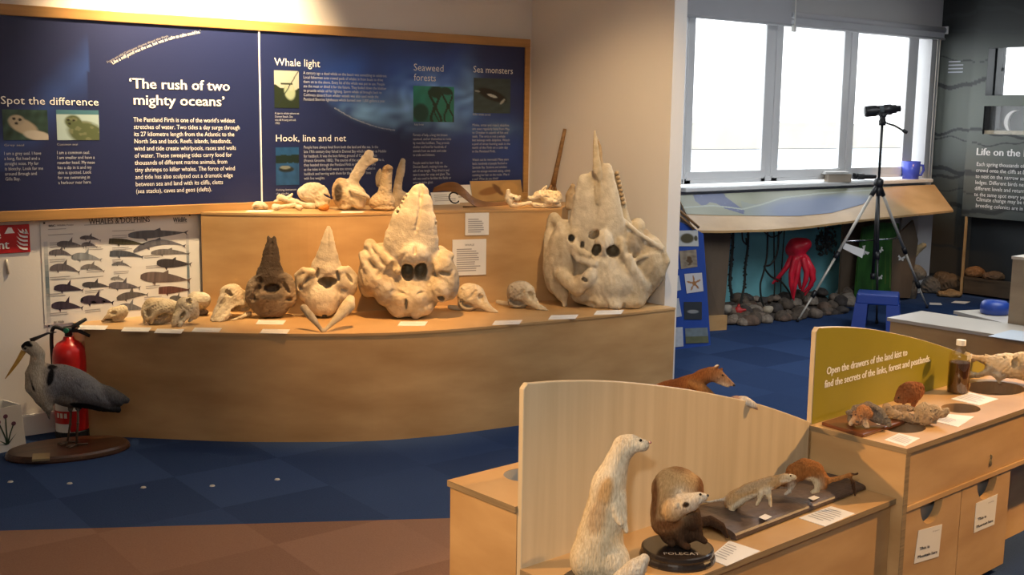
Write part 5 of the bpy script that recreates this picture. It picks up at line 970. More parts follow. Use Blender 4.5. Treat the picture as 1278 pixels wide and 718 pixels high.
strand('rope', [(966, 287), (966, 320), (967, 350), (966, 370)], .006, 6.12, 'thin straight dark rope hanging against the turquoise board', 'rope', 'hanging ropes')
strand('rope', [(979, 287), (977, 315), (975, 345), (974, 372)], .005, 6.14, 'thin dark rope hanging directly behind the octopus head', 'rope', 'hanging ropes')
strand('rope', [(952, 288), (958, 293), (963, 296), (970, 294), (976, 289)], .006, 5.95, 'short dark rope looped along the top of the turquoise board', 'rope', 'hanging ropes')
strand('rope', [(926, 290), (927, 300), (931, 304), (931, 297)], .006, 6.0, 'small dark hook of rope between the two kelp strands', 'rope', 'hanging ropes')
g = G(); rg = random.Random(3)
for _ in range(150):
    x, y = rg.gauss(1030, 7), rg.gauss(301, 9)
    if not (1018 < x < 1045 and 285 < y < 320): continue
    p = ony(x, y, 5.96+rg.uniform(-.04, .06)); a = rg.uniform(0, 6.28); v = np.array([math.cos(a), .3*math.sin(a*2), math.sin(a)])*rg.uniform(.02, .045); w = np.array([-v[2], .2*v[0], v[0]])*.35; g.extr([p-v*.5, p+w, p+v*.6, p-w], (0, .004, 0))
g.tube([ony(1030, 280, 5.98), ony(1030, 300, 5.97), ony(1032, 318, 5.96)], .008, 6)
mk('seaweed_bunch', g, 'weed', loc=ony(1030, 318, 5.97), label='dark bushy seaweed bunch hanging right of the red octopus', cat='seaweed')
# pebbles and rocks
PBC = [(.10, .075, .055), (.17, .13, .10), (.055, .045, .04), (.24, .20, .16), (.13, .085, .06)]
pms = []
for i in range(6):
    g = sculpt((1000, 395), onz(1000, 395, 0), [E(1000, 391, 0, 9, 6, 8, 8*i-20, 4, 0), E(1004-2*i, 392, 2, 6, 5, 6, 0, 4, 1)], [PBC[i % 5], tuple(c*.8 for c in PBC[i % 5])], 1.0, .8, .3, True, 70+i, 3, .2)
    w = onz(1000, 395, 0); o = mk('beach_stone', g, mat('stone_%d' % i, PBC[i % 5], .85, .4, (30, 30, 30), .4, 60), loc=w, smooth=True, label='rounded brown beach stone in the heap below the turquoise board', cat='stone', group='beach stones in the shore display'); pms.append(o)
rg = random.Random(11); cnt = 0
xs = [(912+rg.random()*150, rg.random()) for _ in range(74)]
for i, (px, f) in enumerate(xs):
    fr_ = onz(px, float(np.interp(px, [905, 990, 1065], [410, 401, 393])), 0); Y = fr_[1]+.02+f*.34; Xp = fr_[0]+(Y-fr_[1])*ray(px, 395)[0]/ray(px, 395)[1]; sc_ = rg.uniform(.55, 1.25)
    o = pms[i] if i < 6 else pms[i % 6].copy()
    if i >= 6: COL.objects.link(o); FR[o.name] = (np.zeros(3), 0)
    o.location = (Xp, Y, .0+.13*max(0, f-.15)*1.1); o.scale = (sc_, sc_, sc_*rg.uniform(.8, 1.2)); o.rotation_euler = (0, 0, rg.uniform(0, 6.28))
g = G(); a = onz(907, 409, 0); b = onz(1066, 394, 0); g.extr([a+[0, .03, 0], b+[0, .03, 0], b+[0, .42, .0], a+[.05, .42, 0]], (0, 0, .004)); 
g = G(); q = [a+np.array([.03, .10, 0]), b+np.array([0, .10, 0]), np.array([b[0]+.2, 6.2, 0]), np.array([a[0]+.2, 6.2, 0])]
g.add(q+[q[0]+ZX*.02, q[1]+ZX*.02, q[2]+ZX*.13, q[3]+ZX*.13], [(0, 1, 5, 4), (4, 5, 6, 7), (3, 0, 4, 7), (1, 2, 6, 5)]); tag(mk('shingle_bed', g, mat('shingle', (.07, .055, .045), .9, .6, (40, 40, 40), 1.0, 40), loc=q[0]), 'dark shingle bed under the beach stones', 'shingle', None, 'stuff')
STAR = sculpt((921, 388), ony(921, 388, 6.0), [T([(921, 388, 0, 4), (921+9*math.cos(a), 388-7*math.sin(a), -1, 1.6)], 2, 0) for a in (.2, 1.5, 2.8, 4.0, 5.3)], [(.40, .02, .02)], .6, .2, .3, False, 81, drop=False)
mk('starfish', STAR, 'paint', loc=ony(921, 388, 6.0), smooth=True, label='small red starfish among the stones below the kelp strands', cat='starfish')
def shell(px, py, s, c, label, Y=5.98):
    w = ony(px, py, Y); g = sculpt((px, py), w, [E(px, py, 0, 5*s, 4*s, 4*s, 20, 2, 0), E(px+3*s, py-2*s, 0, 3*s, 2.5*s, 3*s, 0, 2, 0), E(px-3*s, py+1*s, 0, 3*s, 2*s, 3*s, 0, 2, 0)], [c], .6, .3, .4, False, 83, drop=False); mk('shell', g, 'paint', loc=w, smooth=True, label=label, cat='shell', group='shells in the shore display')
shell(958, 387, 1.2, (.42, .36, .27), 'cream shell on the stones under the looping rope'); shell(982, 383, 1.0, (.40, .28, .22), 'pinkish shell on the stones just left of the octopus tips'); shell(1026, 384, 1.1, (.38, .34, .28), 'pale shell on the stones right of the octopus'); shell(906, 386, 1.3, (.30, .27, .22), 'grey shell at the foot of the brown side board', 6.0); shell(1050, 365, 1.2, (.36, .36, .35), 'flat white shell on top of the stones beside the tripod leg', 6.05); shell(1006, 394, .8, (.40, .34, .25), 'small cream shell at the front edge of the stone heap', 5.86)

# blue picture board ---------------------------------------------------
p0, p1 = onz(838, 437, 0), onz(887, 431, 0); dd = (p1-p0)/np.linalg.norm(p1-p0); nb = np.array([dd[1], -dd[0], 0]); 
bdep = p0 @ nb
def onb(x, y, off=0): v = ray(x, y); return ORG+v*((bdep+off-ORG @ nb)/(v @ nb))
bbd = thing('picture_board', (p0+p1)/2, 'blue cloth board with sea life pictures behind the end of the wall', 'picture board')
tA, tB = onb(838, 272), onb(877, 289)
g = G(); g.extr([p0, p1, onb(878, 292), onb(866, 285), tA], nb*-.02); mk('board', g, 'blueboard', bbd)
def sealife(kind):
    def f(A, B):
        n1 = fnoise(A, B, 14, 30+kind)
        if kind == 0: C = np.array((.50, .50, .48))*np.ones(A.shape+(3,)); C = mixc(C, el(A, B, .45, .5, .38, .36), (.085, .07, .035)); C = mixc(C, el(A, B, .88, .5, .1, .2), (.085, .07, .035)); return np.clip(C, 0, 1)
        if kind == 1: C = np.array((.26, .21, .15))*(1+.7*n1[..., None]); return np.clip(mixc(C, el(A, B, .5, .6, .3, .3)*(n1 > 0), (.10, .06, .03)), 0, 1)
        if kind == 2:
            C = np.array((.56, .54, .54))*np.ones(A.shape+(3,)); th_ = np.arctan2(B-.52, A-.5); r_ = np.hypot(A-.5, B-.52); return np.clip(mixc(C, (r_ < .12+.30*np.clip(np.cos(5*(th_+.35)), 0, 1)**1.5), (.34, .15, .05)), 0, 1)
        if kind == 3: C = np.array((.035, .04, .045))*np.ones(A.shape+(3,)); return np.clip(mixc(C, el(A, B, .5, .55, .35, .12), (.25, .26, .26)), 0, 1)
        if kind == 4: C = np.array((.16, .20, .22))*np.ones(A.shape+(3,)); C = mixc(C, (B > .55), (.12, .13, .07)); return np.clip(C*(1+.3*n1[..., None]), 0, 1)
        C = np.array((.48, .50, .54))*np.ones(A.shape+(3,)); return np.clip(C*(1+.15*n1[..., None]), 0, 1)
    return f
for (q, kd) in (([(846, 288), (871, 287.5), (872, 307.5), (846, 307.5)], 0), ([(848, 313.5), (869, 311.5), (870.5, 333), (850, 336)], 1), ([(854, 342), (876, 340.5), (878, 363.5), (857, 366.5)], 2), ([(853.5, 377), (876, 377), (876, 399), (854, 399)], 3), ([(855, 410), (883, 409), (884.5, 428), (856, 429)], 4), ([(838, 313), (846, 312), (847, 336), (838, 338)], 5), ([(838, 345), (847.5, 344), (850, 362), (838, 365)], 5), ([(838, 374), (847, 372), (851, 395), (838, 397)], 5), ([(838, 409), (852, 408.5), (853, 432.5), (838, 434)], 5)):
    c = [onb(x, y, .004) for x, y in q]; g = G(); NXX = 30; V = []; A_, B_ = np.meshgrid(np.linspace(0, 1, NXX+1), np.linspace(0, 1, NXX+1))
    V = (c[0]*(1-A_[..., None])+c[1]*A_[..., None])*(1-B_[..., None])+(c[3]*(1-A_[..., None])+c[2]*A_[..., None])*B_[..., None]
    g.add(V.reshape(-1, 3), [(j*(NXX+1)+i, (j+1)*(NXX+1)+i, (j+1)*(NXX+1)+i+1, j*(NXX+1)+i+1) for j in range(NXX) for i in range(NXX)], sealife(kd)(A_, B_).reshape(-1, 3)); mk('picture', g, 'print', bbd)
for i, (a, b) in enumerate((((840, 262), (866, 286)), ((843, 258), (872, 284)))):
    g = G(); pa, pb_ = onb(*a), onb(*b, .01); g.tube([pa, pb_], .010, 8); mk('wooden_strut', g, 'stick', bbd, smooth=True)

# ================================================================== TRIPOD SCOPE, STOOL, SILL ITEMS
fL, fR = onz(995.5, 402, 0), onz(1157, 385, 0); fM = onz(1094, 404, 0); ctr = (fL+fR+fM)/3
tdp = thing('spotting_scope', ctr, 'black spotting scope on a silver tripod in front of the window', 'telescope')
v = ray(1096, 228); cd = (ctr @ CM[2])/(np.array([v[0], v[1], 0])@CM[2]) ; dep = depth_of(np.array([ctr[0], ctr[1], 1.0]))
at = lambda x, y, d=0: ORG+ray(x, y)*(dep+d)
apx = at(1096.5, 229)
for f_, jx in ((fL, -1), (fR, 1), (fM, 0)):
    g = G(); s0 = apx+(f_-apx)*.04; m1 = apx+(f_-apx)*.52; m2 = apx+(f_-apx)*.80; 
    g.tube([s0, m1], .013, 10); g.tube([m1, m2], .0105, 10); g.tube([m2, f_+ZX*.01], .008, 10); lg = mk('leg', g, 'metal' if jx else 'black', tdp, smooth=True)
    g = G()
    for m_ in (m1, m2): dv = (f_-apx)/np.linalg.norm(f_-apx); g.tube([m_-dv*.03, m_+dv*.03], .019, 10)
    g.tube([s0-(f_-apx)*.03, s0+(f_-apx)*.05], .02, 10); g.tube([f_+ZX*.03, f_], .012, 8); mk('leg_lock', g, 'black', lg, smooth=True)
    bk = apx+(f_-apx)*.42; g = G(); cc = np.array([apx[0], apx[1], bk[2]-.0]); g.tube([bk, cc], .0055, 8); mk('brace', g, 'chrome', tdp, smooth=True)
axis = np.array([apx[0], apx[1], 0]); tz = at(1101, 152)[2]
g = G(); low = max(.25, apx[2]-.78); g.tube([axis+ZX*low, axis+ZX*(apx[2]-.01)], .014, 10); g.tube([axis+ZX*(apx[2]-.02), axis+ZX*tz], .011, 10); g.lathe([(0, 0), (.032, 0), (.04, .03), (.036, .06), (.016, .075), (0, .075)], axis+ZX*(apx[2]-.03), 14); g.lathe([(0, 0), (.02, 0), (.022, .05), (0, .05)], axis+ZX*(low-.01), 10); mk('centre_column', g, 'black', tdp, smooth=True)
top_ = axis+ZX*tz; rt2 = np.array([.789, -.614, 0]); fw2 = np.array([.614, .789, 0])
g = G(); g.lathe([(0, -.03), (.026, -.03), (.03, 0), (.022, .03), (.03, .045), (.034, .06), (0, .06)], top_, 14); g.tube([top_+ZX*.0, top_+rt2*.10-ZX*.03, top_+rt2*.185-ZX*.075], [.008, .007, .007], 8); g.tube([top_+rt2*.17-ZX*.066, top_+rt2*.205-ZX*.085], .014, 8); mk('pan_head', g, 'black', tdp, smooth=True)
sc0 = at(1079, 139.5); sc1 = at(1124, 135.5, -.03); dsc = sc1-sc0; 
g = G(); g.tube([sc0, sc0+dsc*.06, sc0+dsc*.30, sc0+dsc*.36, sc0+dsc*.52, sc0+dsc*.58, sc0+dsc*.74, sc0+dsc*.76, sc0+dsc*.88, sc0+dsc*.9, sc1], [.042, .046, .046, .040, .038, .045, .043, .036, .034, .026, .026], 18); mk('scope_body', g, 'black', tdp, smooth=True)
g = G(); g.tube([sc0+dsc*.40, sc0+dsc*.52], .0405, 18); mk('rubber_grip', g, mat('grey_rubber', (.09, .11, .12), .7), tdp, smooth=True)
mid = (sc0+sc1)/2; g = G(); g.tube([top_+ZX*.05, mid-ZX*.03], .022, 10); g.box(-.045, .045, -.02, .02, tz+.055, tz+.07, T=lambda V: V[:, :1]*rt2+V[:, 1:2]*fw2+V[:, 2:3]*ZX+np.array([top_[0], top_[1], 0])); mk('mounting_plate', g, 'black', tdp)
tg = apx+(fL-apx)*.43; g = G(); g.extr([tg, tg+rt2*.17-ZX*.055, tg+rt2*.155-ZX*.125, tg-rt2*.005-ZX*.05], fw2*.002); mk('paper_tag', g, 'card', tdp)
# blue step stool
sb_ = onz(1093, 413, 0); k = depth_of(sb_)/F
stool = thing('step_stool', sb_, 'blue plastic step stool under the tripod', 'stool')
def SB(V): V = np.asarray(V, float); a = R(-20); x = V[:, 0]*math.cos(a)-V[:, 1]*math.sin(a); y = V[:, 0]*math.sin(a)+V[:, 1]*math.cos(a); return x[:, None]*rt2+y[:, None]*fw2+V[:, 2:3]*ZX+sb_+fw2*.15+rt2*.05
hs, w2_, d2_ = (413-368)*k*1.0, .185, .14
def frustum(g, x0, x1, y0, y1, z0, z1, tx, ty):
    V = [(x0, y0, z0), (x1, y0, z0), (x1, y1, z0), (x0, y1, z0)]+[(x0*tx, y0*ty, z1), (x1*tx, y0*ty, z1), (x1*tx, y1*ty, z1), (x0*tx, y1*ty, z1)]
    g.add(SB(V), [(3, 2, 1, 0), (4, 5, 6, 7), (0, 1, 5, 4), (1, 2, 6, 5), (2, 3, 7, 6), (3, 0, 4, 7)])
g = G(); frustum(g, -w2_*.88, w2_*.88, -d2_*.88, d2_*.88, hs-.085, hs, .96, .96); mk('stool_top', g, 'blueplastic', stool, bevel=.012)
for sx in (-1, 1):
    for sy in (-1, 1):
        V = []
        for z, f in ((0, 1.0), (hs-.08, .89)):
            for (a, b) in ((1, 1), (.42, 1), (.42, .9), (.9, .9), (.9, .42), (1, .42)): V.append((sx*w2_*f*a, sy*d2_*f*b, z))
        g = G(); g.add(SB(V), [(i, (i+1) % 6, (i+1) % 6+6, i+6) for i in range(6)]+[(5, 4, 3, 2, 1, 0), (6, 7, 8, 9, 10, 11)]); mk('leg', g, 'blueplastic', stool)
# sill items
sy = YN+.02; sz = wz0
c = ony(1136, 224, YN-.02); k = depth_of(c)/F; c[2] = sz
cup = thing('blue_mug', c, 'bright blue mug on the window sill at the right end', 'mug')
g = G(); g.lathe([(0, 0), (9.2*k, 0), (9.8*k, .3*k), (11.2*k, 22*k), (10.4*k, 22*k), (9*k, 1.5*k), (0, 1.5*k)], c, 24); mk('cup', g, 'bluemug', cup, smooth=True)
g = G(); g.tube([c+rt2*10*k+ZX*17*k, c+rt2*15*k+ZX*17*k, c+rt2*16*k+ZX*11*k, c+rt2*13*k+ZX*5*k, c+rt2*9.6*k+ZX*5*k], 1.6*k, 8); mk('handle', g, 'bluemug', cup, smooth=True)
g = G(); g.extr([c+rt2*q*k-fw2*(11.3*k)+ZX*z*k+rt2*0 for q, z in ((2.5, 7), (8.5, 7), (8.8, 15), (2.8, 15))], fw2*.002); 
c = ony(1078, 225, YN-.04); c[2] = sz+.02
bn = thing('binoculars', c, 'black binoculars lying on the window sill behind the tripod', 'binoculars')
for d in (0, .055):
    g = G(); o_ = c+np.array([.02, d-.02, .018]); g.tube([o_-rt2*.085, o_-rt2*.03, o_-rt2*.02, o_+rt2*.05, o_+rt2*.08], [.03, .028, .022, .02, .017], 14); mk('barrel', g, 'black', bn, smooth=True)
c = ony(1050, 232, YN-.10); c[2] = sz
bk = thing('brochure_box', c, 'open box of paper brochures on the window sill left of the binoculars', 'brochures')
e1, e2 = np.array([1, 0, 0]), np.array([0, 1, 0]); g = G(); q = [c+e1*a+e2*b for a, b in ((-.14, .04), (.10, -.03), (.22, .10), (-.04, .16))]
g.extr(q, ZX*.07); mk('box', g, mat('buff_card', (.45, .38, .30), .7), bk, bevel=.003)
for i in range(3): g = G(); g.extr([p+ZX*(.072+.007*i)+np.array([-.05+.02*i, 0.01*i, 0]) for p in q], ZX*.004); mk('leaflet', g, 'card', bk)

# ================================================================== RIGHT WALL DISPLAY
XF = 9.93
def strata(A, B, Pt):
    y_, z_ = Pt[..., 1], Pt[..., 2]; n1 = fnoise(y_, z_*3, 3, 41); C = np.array((.055, .065, .062))*np.ones(A.shape+(3,))*(1+.3*n1[..., None])
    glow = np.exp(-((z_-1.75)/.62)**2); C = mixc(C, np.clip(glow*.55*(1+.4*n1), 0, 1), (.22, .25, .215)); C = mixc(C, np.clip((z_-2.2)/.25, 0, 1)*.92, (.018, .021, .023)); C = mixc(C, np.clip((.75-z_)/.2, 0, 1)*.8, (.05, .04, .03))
    for i, zz in enumerate((.45, .82, .95, 1.12, 1.17, 1.44, 1.52, 1.98, 2.2, 2.45, 2.62)): w = .013+.008*math.sin(i*2.1); C = mixc(C, np.abs(z_-zz-.03*np.sin(y_*6+i*1.7)-.012*np.sin(y_*21+i)) < w, (.030, .035, .037))
    return np.clip(C, 0, 1)
rw = thing('ledge_display', (XF+.07, 5.3, 0), 'dark slate display wall about cliff life at the right edge of the photograph', 'display wall')
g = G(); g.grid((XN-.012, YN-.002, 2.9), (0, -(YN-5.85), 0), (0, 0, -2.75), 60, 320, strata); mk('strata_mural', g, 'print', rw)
YS, YQ = 5.88, 4.2; U0, U1, L0, L1, PB = 1.86, 2.29, 1.51, 1.765, .74
yo = onx(1231, 100, XF)[1]; yo2 = onx(1224.5, 150, XF)[1]
segs = [(YS, yo, PB, 2.9), (yo, YQ, U1, 2.9), (yo, YQ, L1, U0), (yo, YQ, PB, L0)]
g = G()
for a, b, c_, d_ in segs: g.box(XF, XN-.02, b, a, c_, d_)
mk('panel_body', g, 'slate', rw)
for a, b, c_, d_ in segs:
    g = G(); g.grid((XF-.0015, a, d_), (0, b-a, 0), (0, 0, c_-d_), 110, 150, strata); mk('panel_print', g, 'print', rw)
g = G(); g.box(XN-.03, XN-.02, YQ, yo, L0, L1); mk('case_back', g, mat('case_back', (.10, .115, .11), .6), rw)
g = G(); g.box(XF+.012, XF+.016, YQ, yo, L0, L1); mk('case_glass', g, 'caseglass', rw)
g = G(); y_ = onx(1242, 150, XF+.06)[1]; g.box(XF+.05, XF+.09, y_-.05, y_+.03, L0, L1); mk('case_post', g, 'slate', rw)
g = G(); g.box(XF+.02, XN-.03, YQ, yo-.005, L0, L0+.035); mk('case_ledge', g, mat('sandy_ledge', (.45, .38, .26), .8, .3, (20, 20, 20)), rw)
RXx, RZz = np.array([0, -1, 0]), np.array([0, 0, 1])
g = G(); cc = onx(1262, 152, XF+.05); k = depth_of(cc)/F*.95; V = []
for i in range(13):
    a = math.pi*(.45+1.0*i/12); ro, ri = 15*k, (15-5.5*math.sin(math.pi*i/12))*k; V.append((cc+RXx*(ro*math.cos(a)+5*k)+RZz*ro*math.sin(a), cc+RXx*(ri*math.cos(a)+5*k)+RZz*ri*math.sin(a)))
g.extr([v[0] for v in V]+[v[1] for v in V][::-1], (.03, 0, 0)); t = mk('crescent_reflection', g, 'card', loc=cc, label='white crescent modelled for a reflection in the glass case of the slate display', cat='reflection')  # glass reflection built as a solid white crescent
def rtx(lines, x0, y0, y1, cap, pitch, name, m='text', wid=None):
    p = onx(x0, y0, XF-.003); k = depth_of(p)/F; g = G(); put_lines(g, lines, p, RXx, RZz, cap*k*1.03, pitch*k*1.03, wid); mk(name, g, m, rw)
p = onx(1218, 193.5, XF-.003); k = depth_of(p)/F; g = G(); put_text(g, 'Life on the ledge', p, RXx, RZz, 8.8*k, .66, .003); mk('heading', g, 'text', rw)
rtx(['Each spring thousands of seabirds', 'crowd onto the cliffs at Dunnet Head', 'to nest on the narrow sandstone', 'ledges. Different birds nest at', 'different levels and return', 'to the same spot every year.'], 1218.5, 207, 0, 4.6, 7.3, 'body_text', 'text', .70)
rtx(['Climate change may be the reason', 'breeding colonies are in decline.'], 1218, 251, 0, 4.6, 7.3, 'body_text', 'text', .66)
g = G(); pq = onx(1184, 78, XN-.014); k = depth_of(pq)/F
for i in range(4): o_ = pq+RZz*(-i*4.3*k); g.poly([o_, o_+RXx*20*k*(1 if i else .8), o_+RXx*20*k*(1 if i else .8)+RZz*1.6*k, o_+RZz*1.6*k])
mk('small_text', g, 'textdim', rw)
# niche below
ps = thing('wooden_post', onx(1204, 345, XF), 'thin pale wooden post at the corner of the nest ledge', 'post')
g = G(); y_ = onx(1204, 300, XF)[1]; g.box(XF, XF+.02, y_-.006, y_+.012, 0, PB); mk('post', g, 'ply', ps)
g = G(); g.box(XF+.005, XN-.02, 4.2, y_-.02, .02, .165); g.box(XF, XF+.02, 4.2, y_-.015, .15, .175); lw = mk('nest_ledge', g, mat('ledge_wood', (.09, .06, .035), .6, .3, (4, 4, 20)), loc=(XF, 5, 0), label='low wooden ledge with nests under the slate display', cat='ledge')
BR = [(.22, .105, .04), (.14, .07, .03), (.24, .15, .075), (.12, .075, .045)]
def lump(name, px, py, X, rx, ry, label, cat, pal, seed, grp=None, z=None, m='bark'):
    w = onx(px, py, X); 
    if z is not None: w[2] = z
    g = sculpt((px, py), w, [E(px, py-ry*.6, 0, rx, ry, rx*.8, 0, 3, 0), E(px+rx*.5, py-ry*.5, 2, rx*.6, ry*.7, rx*.6, 0, 3, 1), E(px-rx*.5, py-ry*.45, 0, rx*.55, ry*.6, rx*.5, 0, 3, 2)], pal, .8, .8, .35, True, seed, 2, .4); mk(name, g, 'bone', loc=w, smooth=True, label=label, cat=cat, group=grp)
lump('nest', 1216, 345, XF+.07, 11, 8, 'orange-brown nest at the left end of the low ledge', 'nest', BR, 91, None, .176); lump('nest', 1240, 347, XF+.07, 12, 6, 'flatter straw nest farther right on the low ledge', 'nest', BR[::-1], 92, None, .176)
def rock(px, py, rx, ry, label, pal, seed, X=None, wp=None, name='rock'):
    w = onz(px, py, 0) if wp is None else wp
    g = sculpt((px, py), w, [E(px, py-ry*.8, rx*.3, rx, ry, rx*.8, 0, 4, 0), E(px-rx*.4, py-ry*.5, 0, rx*.6, ry*.6, rx*.5, 20, 4, 1), E(px+rx*.45, py-ry*.6, 2, rx*.5, ry*.8, rx*.5, -20, 4, 2)], pal, 1.0, 1.5, .2, True, seed, 3, .5); mk(name, g, 'bone', loc=w, smooth=True, label=label, cat='rock', group='rocks in the corner')
RK = [(.13, .085, .05), (.085, .06, .04), (.19, .13, .075), (.06, .045, .035)]
rock(1183, 363, 22, 14, 'large brown rock heap in the corner beside the slate display', RK, 95); rock(1160, 366, 13, 13, 'grey-brown rock below the end of the map counter', [(.11, .10, .09), (.085, .075, .065), (.14, .12, .10)], 96); rock(1186, 371, 14, 5, 'low sandy rock in front of the corner rock heap', [(.26, .17, .085)]*3, 97)
w = ony(1140, 333, 5.95); 
g = sculpt((1140, 333), w, [T([(1136, 322, 0, 5), (1142, 312, 0, 5.5), (1150, 306, 0, 4)], 3, 0, fl=.7), E(1145, 340, 4, 12, 9, 10, 30, 3, 1), E(1138, 347, 2, 8, 6, 8, 0, 3, 2), E(1140, 365, 0, 7, 14, 7, 0, 3, 2)], [(.38, .29, .16), (.17, .15, .12), (.08, .07, .06)], .8, .6, .3, False, 98, 2, .3, drop=False); g_min = min(v[2] for v in g.v)
mk('driftwood_lump', g, 'bone', loc=w, smooth=True, label='pale curved driftwood piece propped below the counter end', cat='driftwood')
g = G(); a = onz(1195, 379, 0); g.extr([onz(x, y, .002) for x, y in ((1160, 380.5), (1176, 381), (1174, 378.5), (1160, 378))], ZX*.002); mk('paper_sheet', g, 'card', loc=onz(1168, 380, 0), label='left white paper sheet lying on the carpet by the rocks', cat='paper', group='papers on the far carpet')
g = G(); g.extr([onz(x, y, .002) for x, y in ((1187, 378), (1204, 379.5), (1211, 377), (1192, 376))], ZX*.002); mk('paper_sheet', g, 'card', loc=onz(1199, 378, 0), label='right cream paper sheet lying on the carpet by the rocks', cat='paper', group='papers on the far carpet')

# ================================================================== BACK BENCHES
b1 = thing('plywood_bench', uv(6.0, 2.6), 'long plywood bench with a pale top behind the green panel', 'bench', None, TH)
BZ = .5
g = G(); g.box(5.88, 6.24, .9, 3.37, .02, BZ-.02, UVM); mk('body', g, 'ply', b1)
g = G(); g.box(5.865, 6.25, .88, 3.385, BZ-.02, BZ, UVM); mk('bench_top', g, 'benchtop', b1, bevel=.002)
q = [onz(x, y, BZ+.001) for x, y in ((1233, 420), (1278, 426.5), (1300, 417), (1262, 412))]; g = G(); g.extr(q, ZX*.0015); mk('paper_sheet', g, mat('bluish_paper', (.50, .56, .62), .4), loc=q[0], label='bluish paper sheet on the far bench top at the right edge', cat='paper')
zb2 = .40; P2 = [onz(x, y, zb2) for x, y in ((1190, 388), (1250, 402.5))]
d2 = P2[1]-P2[0]; d2 /= np.linalg.norm(d2); n2 = np.array([-d2[1], d2[0], 0]); n2 = n2 if n2 @ np.array([1, 0, 0]) > 0 else -n2
b2 = thing('low_bench', (P2[0]+P2[1])/2-ZX*zb2, 'low pale-topped bench carrying the round blue cushion', 'bench')
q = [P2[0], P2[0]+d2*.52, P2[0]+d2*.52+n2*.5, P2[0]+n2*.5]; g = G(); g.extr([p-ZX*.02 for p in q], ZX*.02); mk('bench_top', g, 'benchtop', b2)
g = G(); g.extr([p-ZX*.39+n2*(.02 if i < 2 else -.02)+d2*(.02 if i in (0, 3) else -.02) for i, p in enumerate(q)], ZX*.37); mk('body', g, 'ply', b2)
c = onz(1241, 392, zb2); k = depth_of(c)/F
g = G(); g.lathe([(0, 0), (15*k, 0), (17*k, 2*k), (17.5*k, 9*k), (16*k, 14*k), (13*k, 16.5*k), (0, 17.5*k)], c, 30); mk('round_cushion', g, 'blueplastic', loc=c, smooth=True, label='round blue padded cushion on the low bench near the right edge', cat='cushion')
cd_ = onz(1253, 402, zb2); cd_[2] = zb2
# upright plywood cabinet at the right edge
a0_ = onz(1254, 404, BZ); g = G(); tpz = ORG[2]+(ray(1254, 319)*(depth_of(a0_)/1))[2]
ub = thing('upright_cabinet', [a0_[0], a0_[1], 0], 'tall grey-brown plywood cabinet cut off by the right edge', 'cabinet', None, TH)
u0, v0 = max(6.262, a0_ @ UX), a0_ @ VX
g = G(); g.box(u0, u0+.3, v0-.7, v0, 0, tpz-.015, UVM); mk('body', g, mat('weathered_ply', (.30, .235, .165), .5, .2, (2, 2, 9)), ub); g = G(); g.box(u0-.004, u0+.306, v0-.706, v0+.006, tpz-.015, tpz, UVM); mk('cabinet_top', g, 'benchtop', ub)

# ================================================================== FRONT CABINETS
def slab(name, u0, u1, v0, v1, z0, z1, holes, parent, m='ply'):
    bm = bmesh.new(); loops = [[(u0, v0), (u1, v0), (u1, v1), (u0, v1)]]
    for (u, v, ru, rv, N) in holes:
        loops.append([(u+ru*math.cos(2*math.pi*i/N), v+rv*math.sin(2*math.pi*i/N)) for i in range(N)])
    allV, allF = [], []
    for z in (z0, z1):
        b = bmesh.new(); es = []
        for lp in loops:
            vs = [b.verts.new((x, y, z)) for x, y in lp]; es += [b.edges.new((vs[i], vs[(i+1) % len(vs)])) for i in range(len(vs))]
        bmesh.ops.triangle_fill(b, edges=es, use_beauty=True); b.verts.index_update(); n = len(allV)
        allV += [v.co[:] for v in b.verts]; allF += [tuple(v.index+n for v in f.verts) for f in b.faces]; b.free()
    h = len(allV)//2; o = 0
    for lp in loops:
        k = len(lp); allF += [(o+i, o+(i+1) % k, o+(i+1) % k+h, o+i+h) for i in range(k)]; o += k
    g = G(); g.add(UVM(np.array(allV)), allF); o_ = mk(name, g, m, parent); o_.data.materials.append(M['plyedge'])
    for p_ in o_.data.polygons:
        if abs(p_.normal.z) < .5: p_.material_index = 1
    return o_
def tub(hole, z, depth, parent, m='well'):
    u, v, ru, rv, N = hole; g = G(); V = []
    for zz, f in ((z, 1.0), (z-depth, .97)): V += [(u+ru*f*math.cos(2*math.pi*i/N), v+rv*f*math.sin(2*math.pi*i/N), zz) for i in range(N)]
    g.add(UVM(np.array(V)), [(i, (i+1) % N, (i+1) % N+N, i+N) for i in range(N)]+[tuple(range(N, 2*N))]); return mk('sunken_tub', g, m, parent, smooth=False)
def curved_panel(u0, m_front, name, parent):
    prof = [(0, .928), (.13, .917), (.31, .891), (.51, .850), (.73, .796), (.97, .727), (1.12, .675), (1.285, .612)]
    pr2 = rings([(a, b, 0) for a, b in prof], 4); pr2 = [(p[0], p[1]) for p in pr2]; pr2[0] = (.014, .9285); pr2.insert(0, (0, .915)); return pr2
VP0, VP1 = 2.10, 2.118
low = thing('mammal_cabinet', uv(2.5, 2.08), 'birch display cabinet in the foreground with a curved upright panel and a low ledge', 'cabinet', None, TH)
UL, UR = 1.907, 3.195; ZL = .434; ZR = .6
g = G(); g.box(UL, UR, 1.79, 1.808, .0, ZL-.018, UVM); mk('front_board', g, 'ply', low)
g = G(); g.box(UL, UL+.018, 1.79, 2.10, .0, ZL-.018, UVM); g.box(UL-.002, UL+.018, 2.118, 2.395, .0, ZR-.018, UVM); mk('side_board', g, 'ply', low)
g = G(); g.box(UL, 2.82, 2.377, 2.395, 0, ZR-.018, UVM); g.box(2.80, 2.818, 2.118, 2.377, 0, ZR-.018, UVM); mk('back_board', g, 'ply', low)
slab('front_ledge', UL-.003, UR, 1.772, 2.10, ZL-.018, ZL, [], low)
hr = (2.10, 2.30, .062, .062, 40); hr2 = (2.55, 2.26, .062, .062, 40)
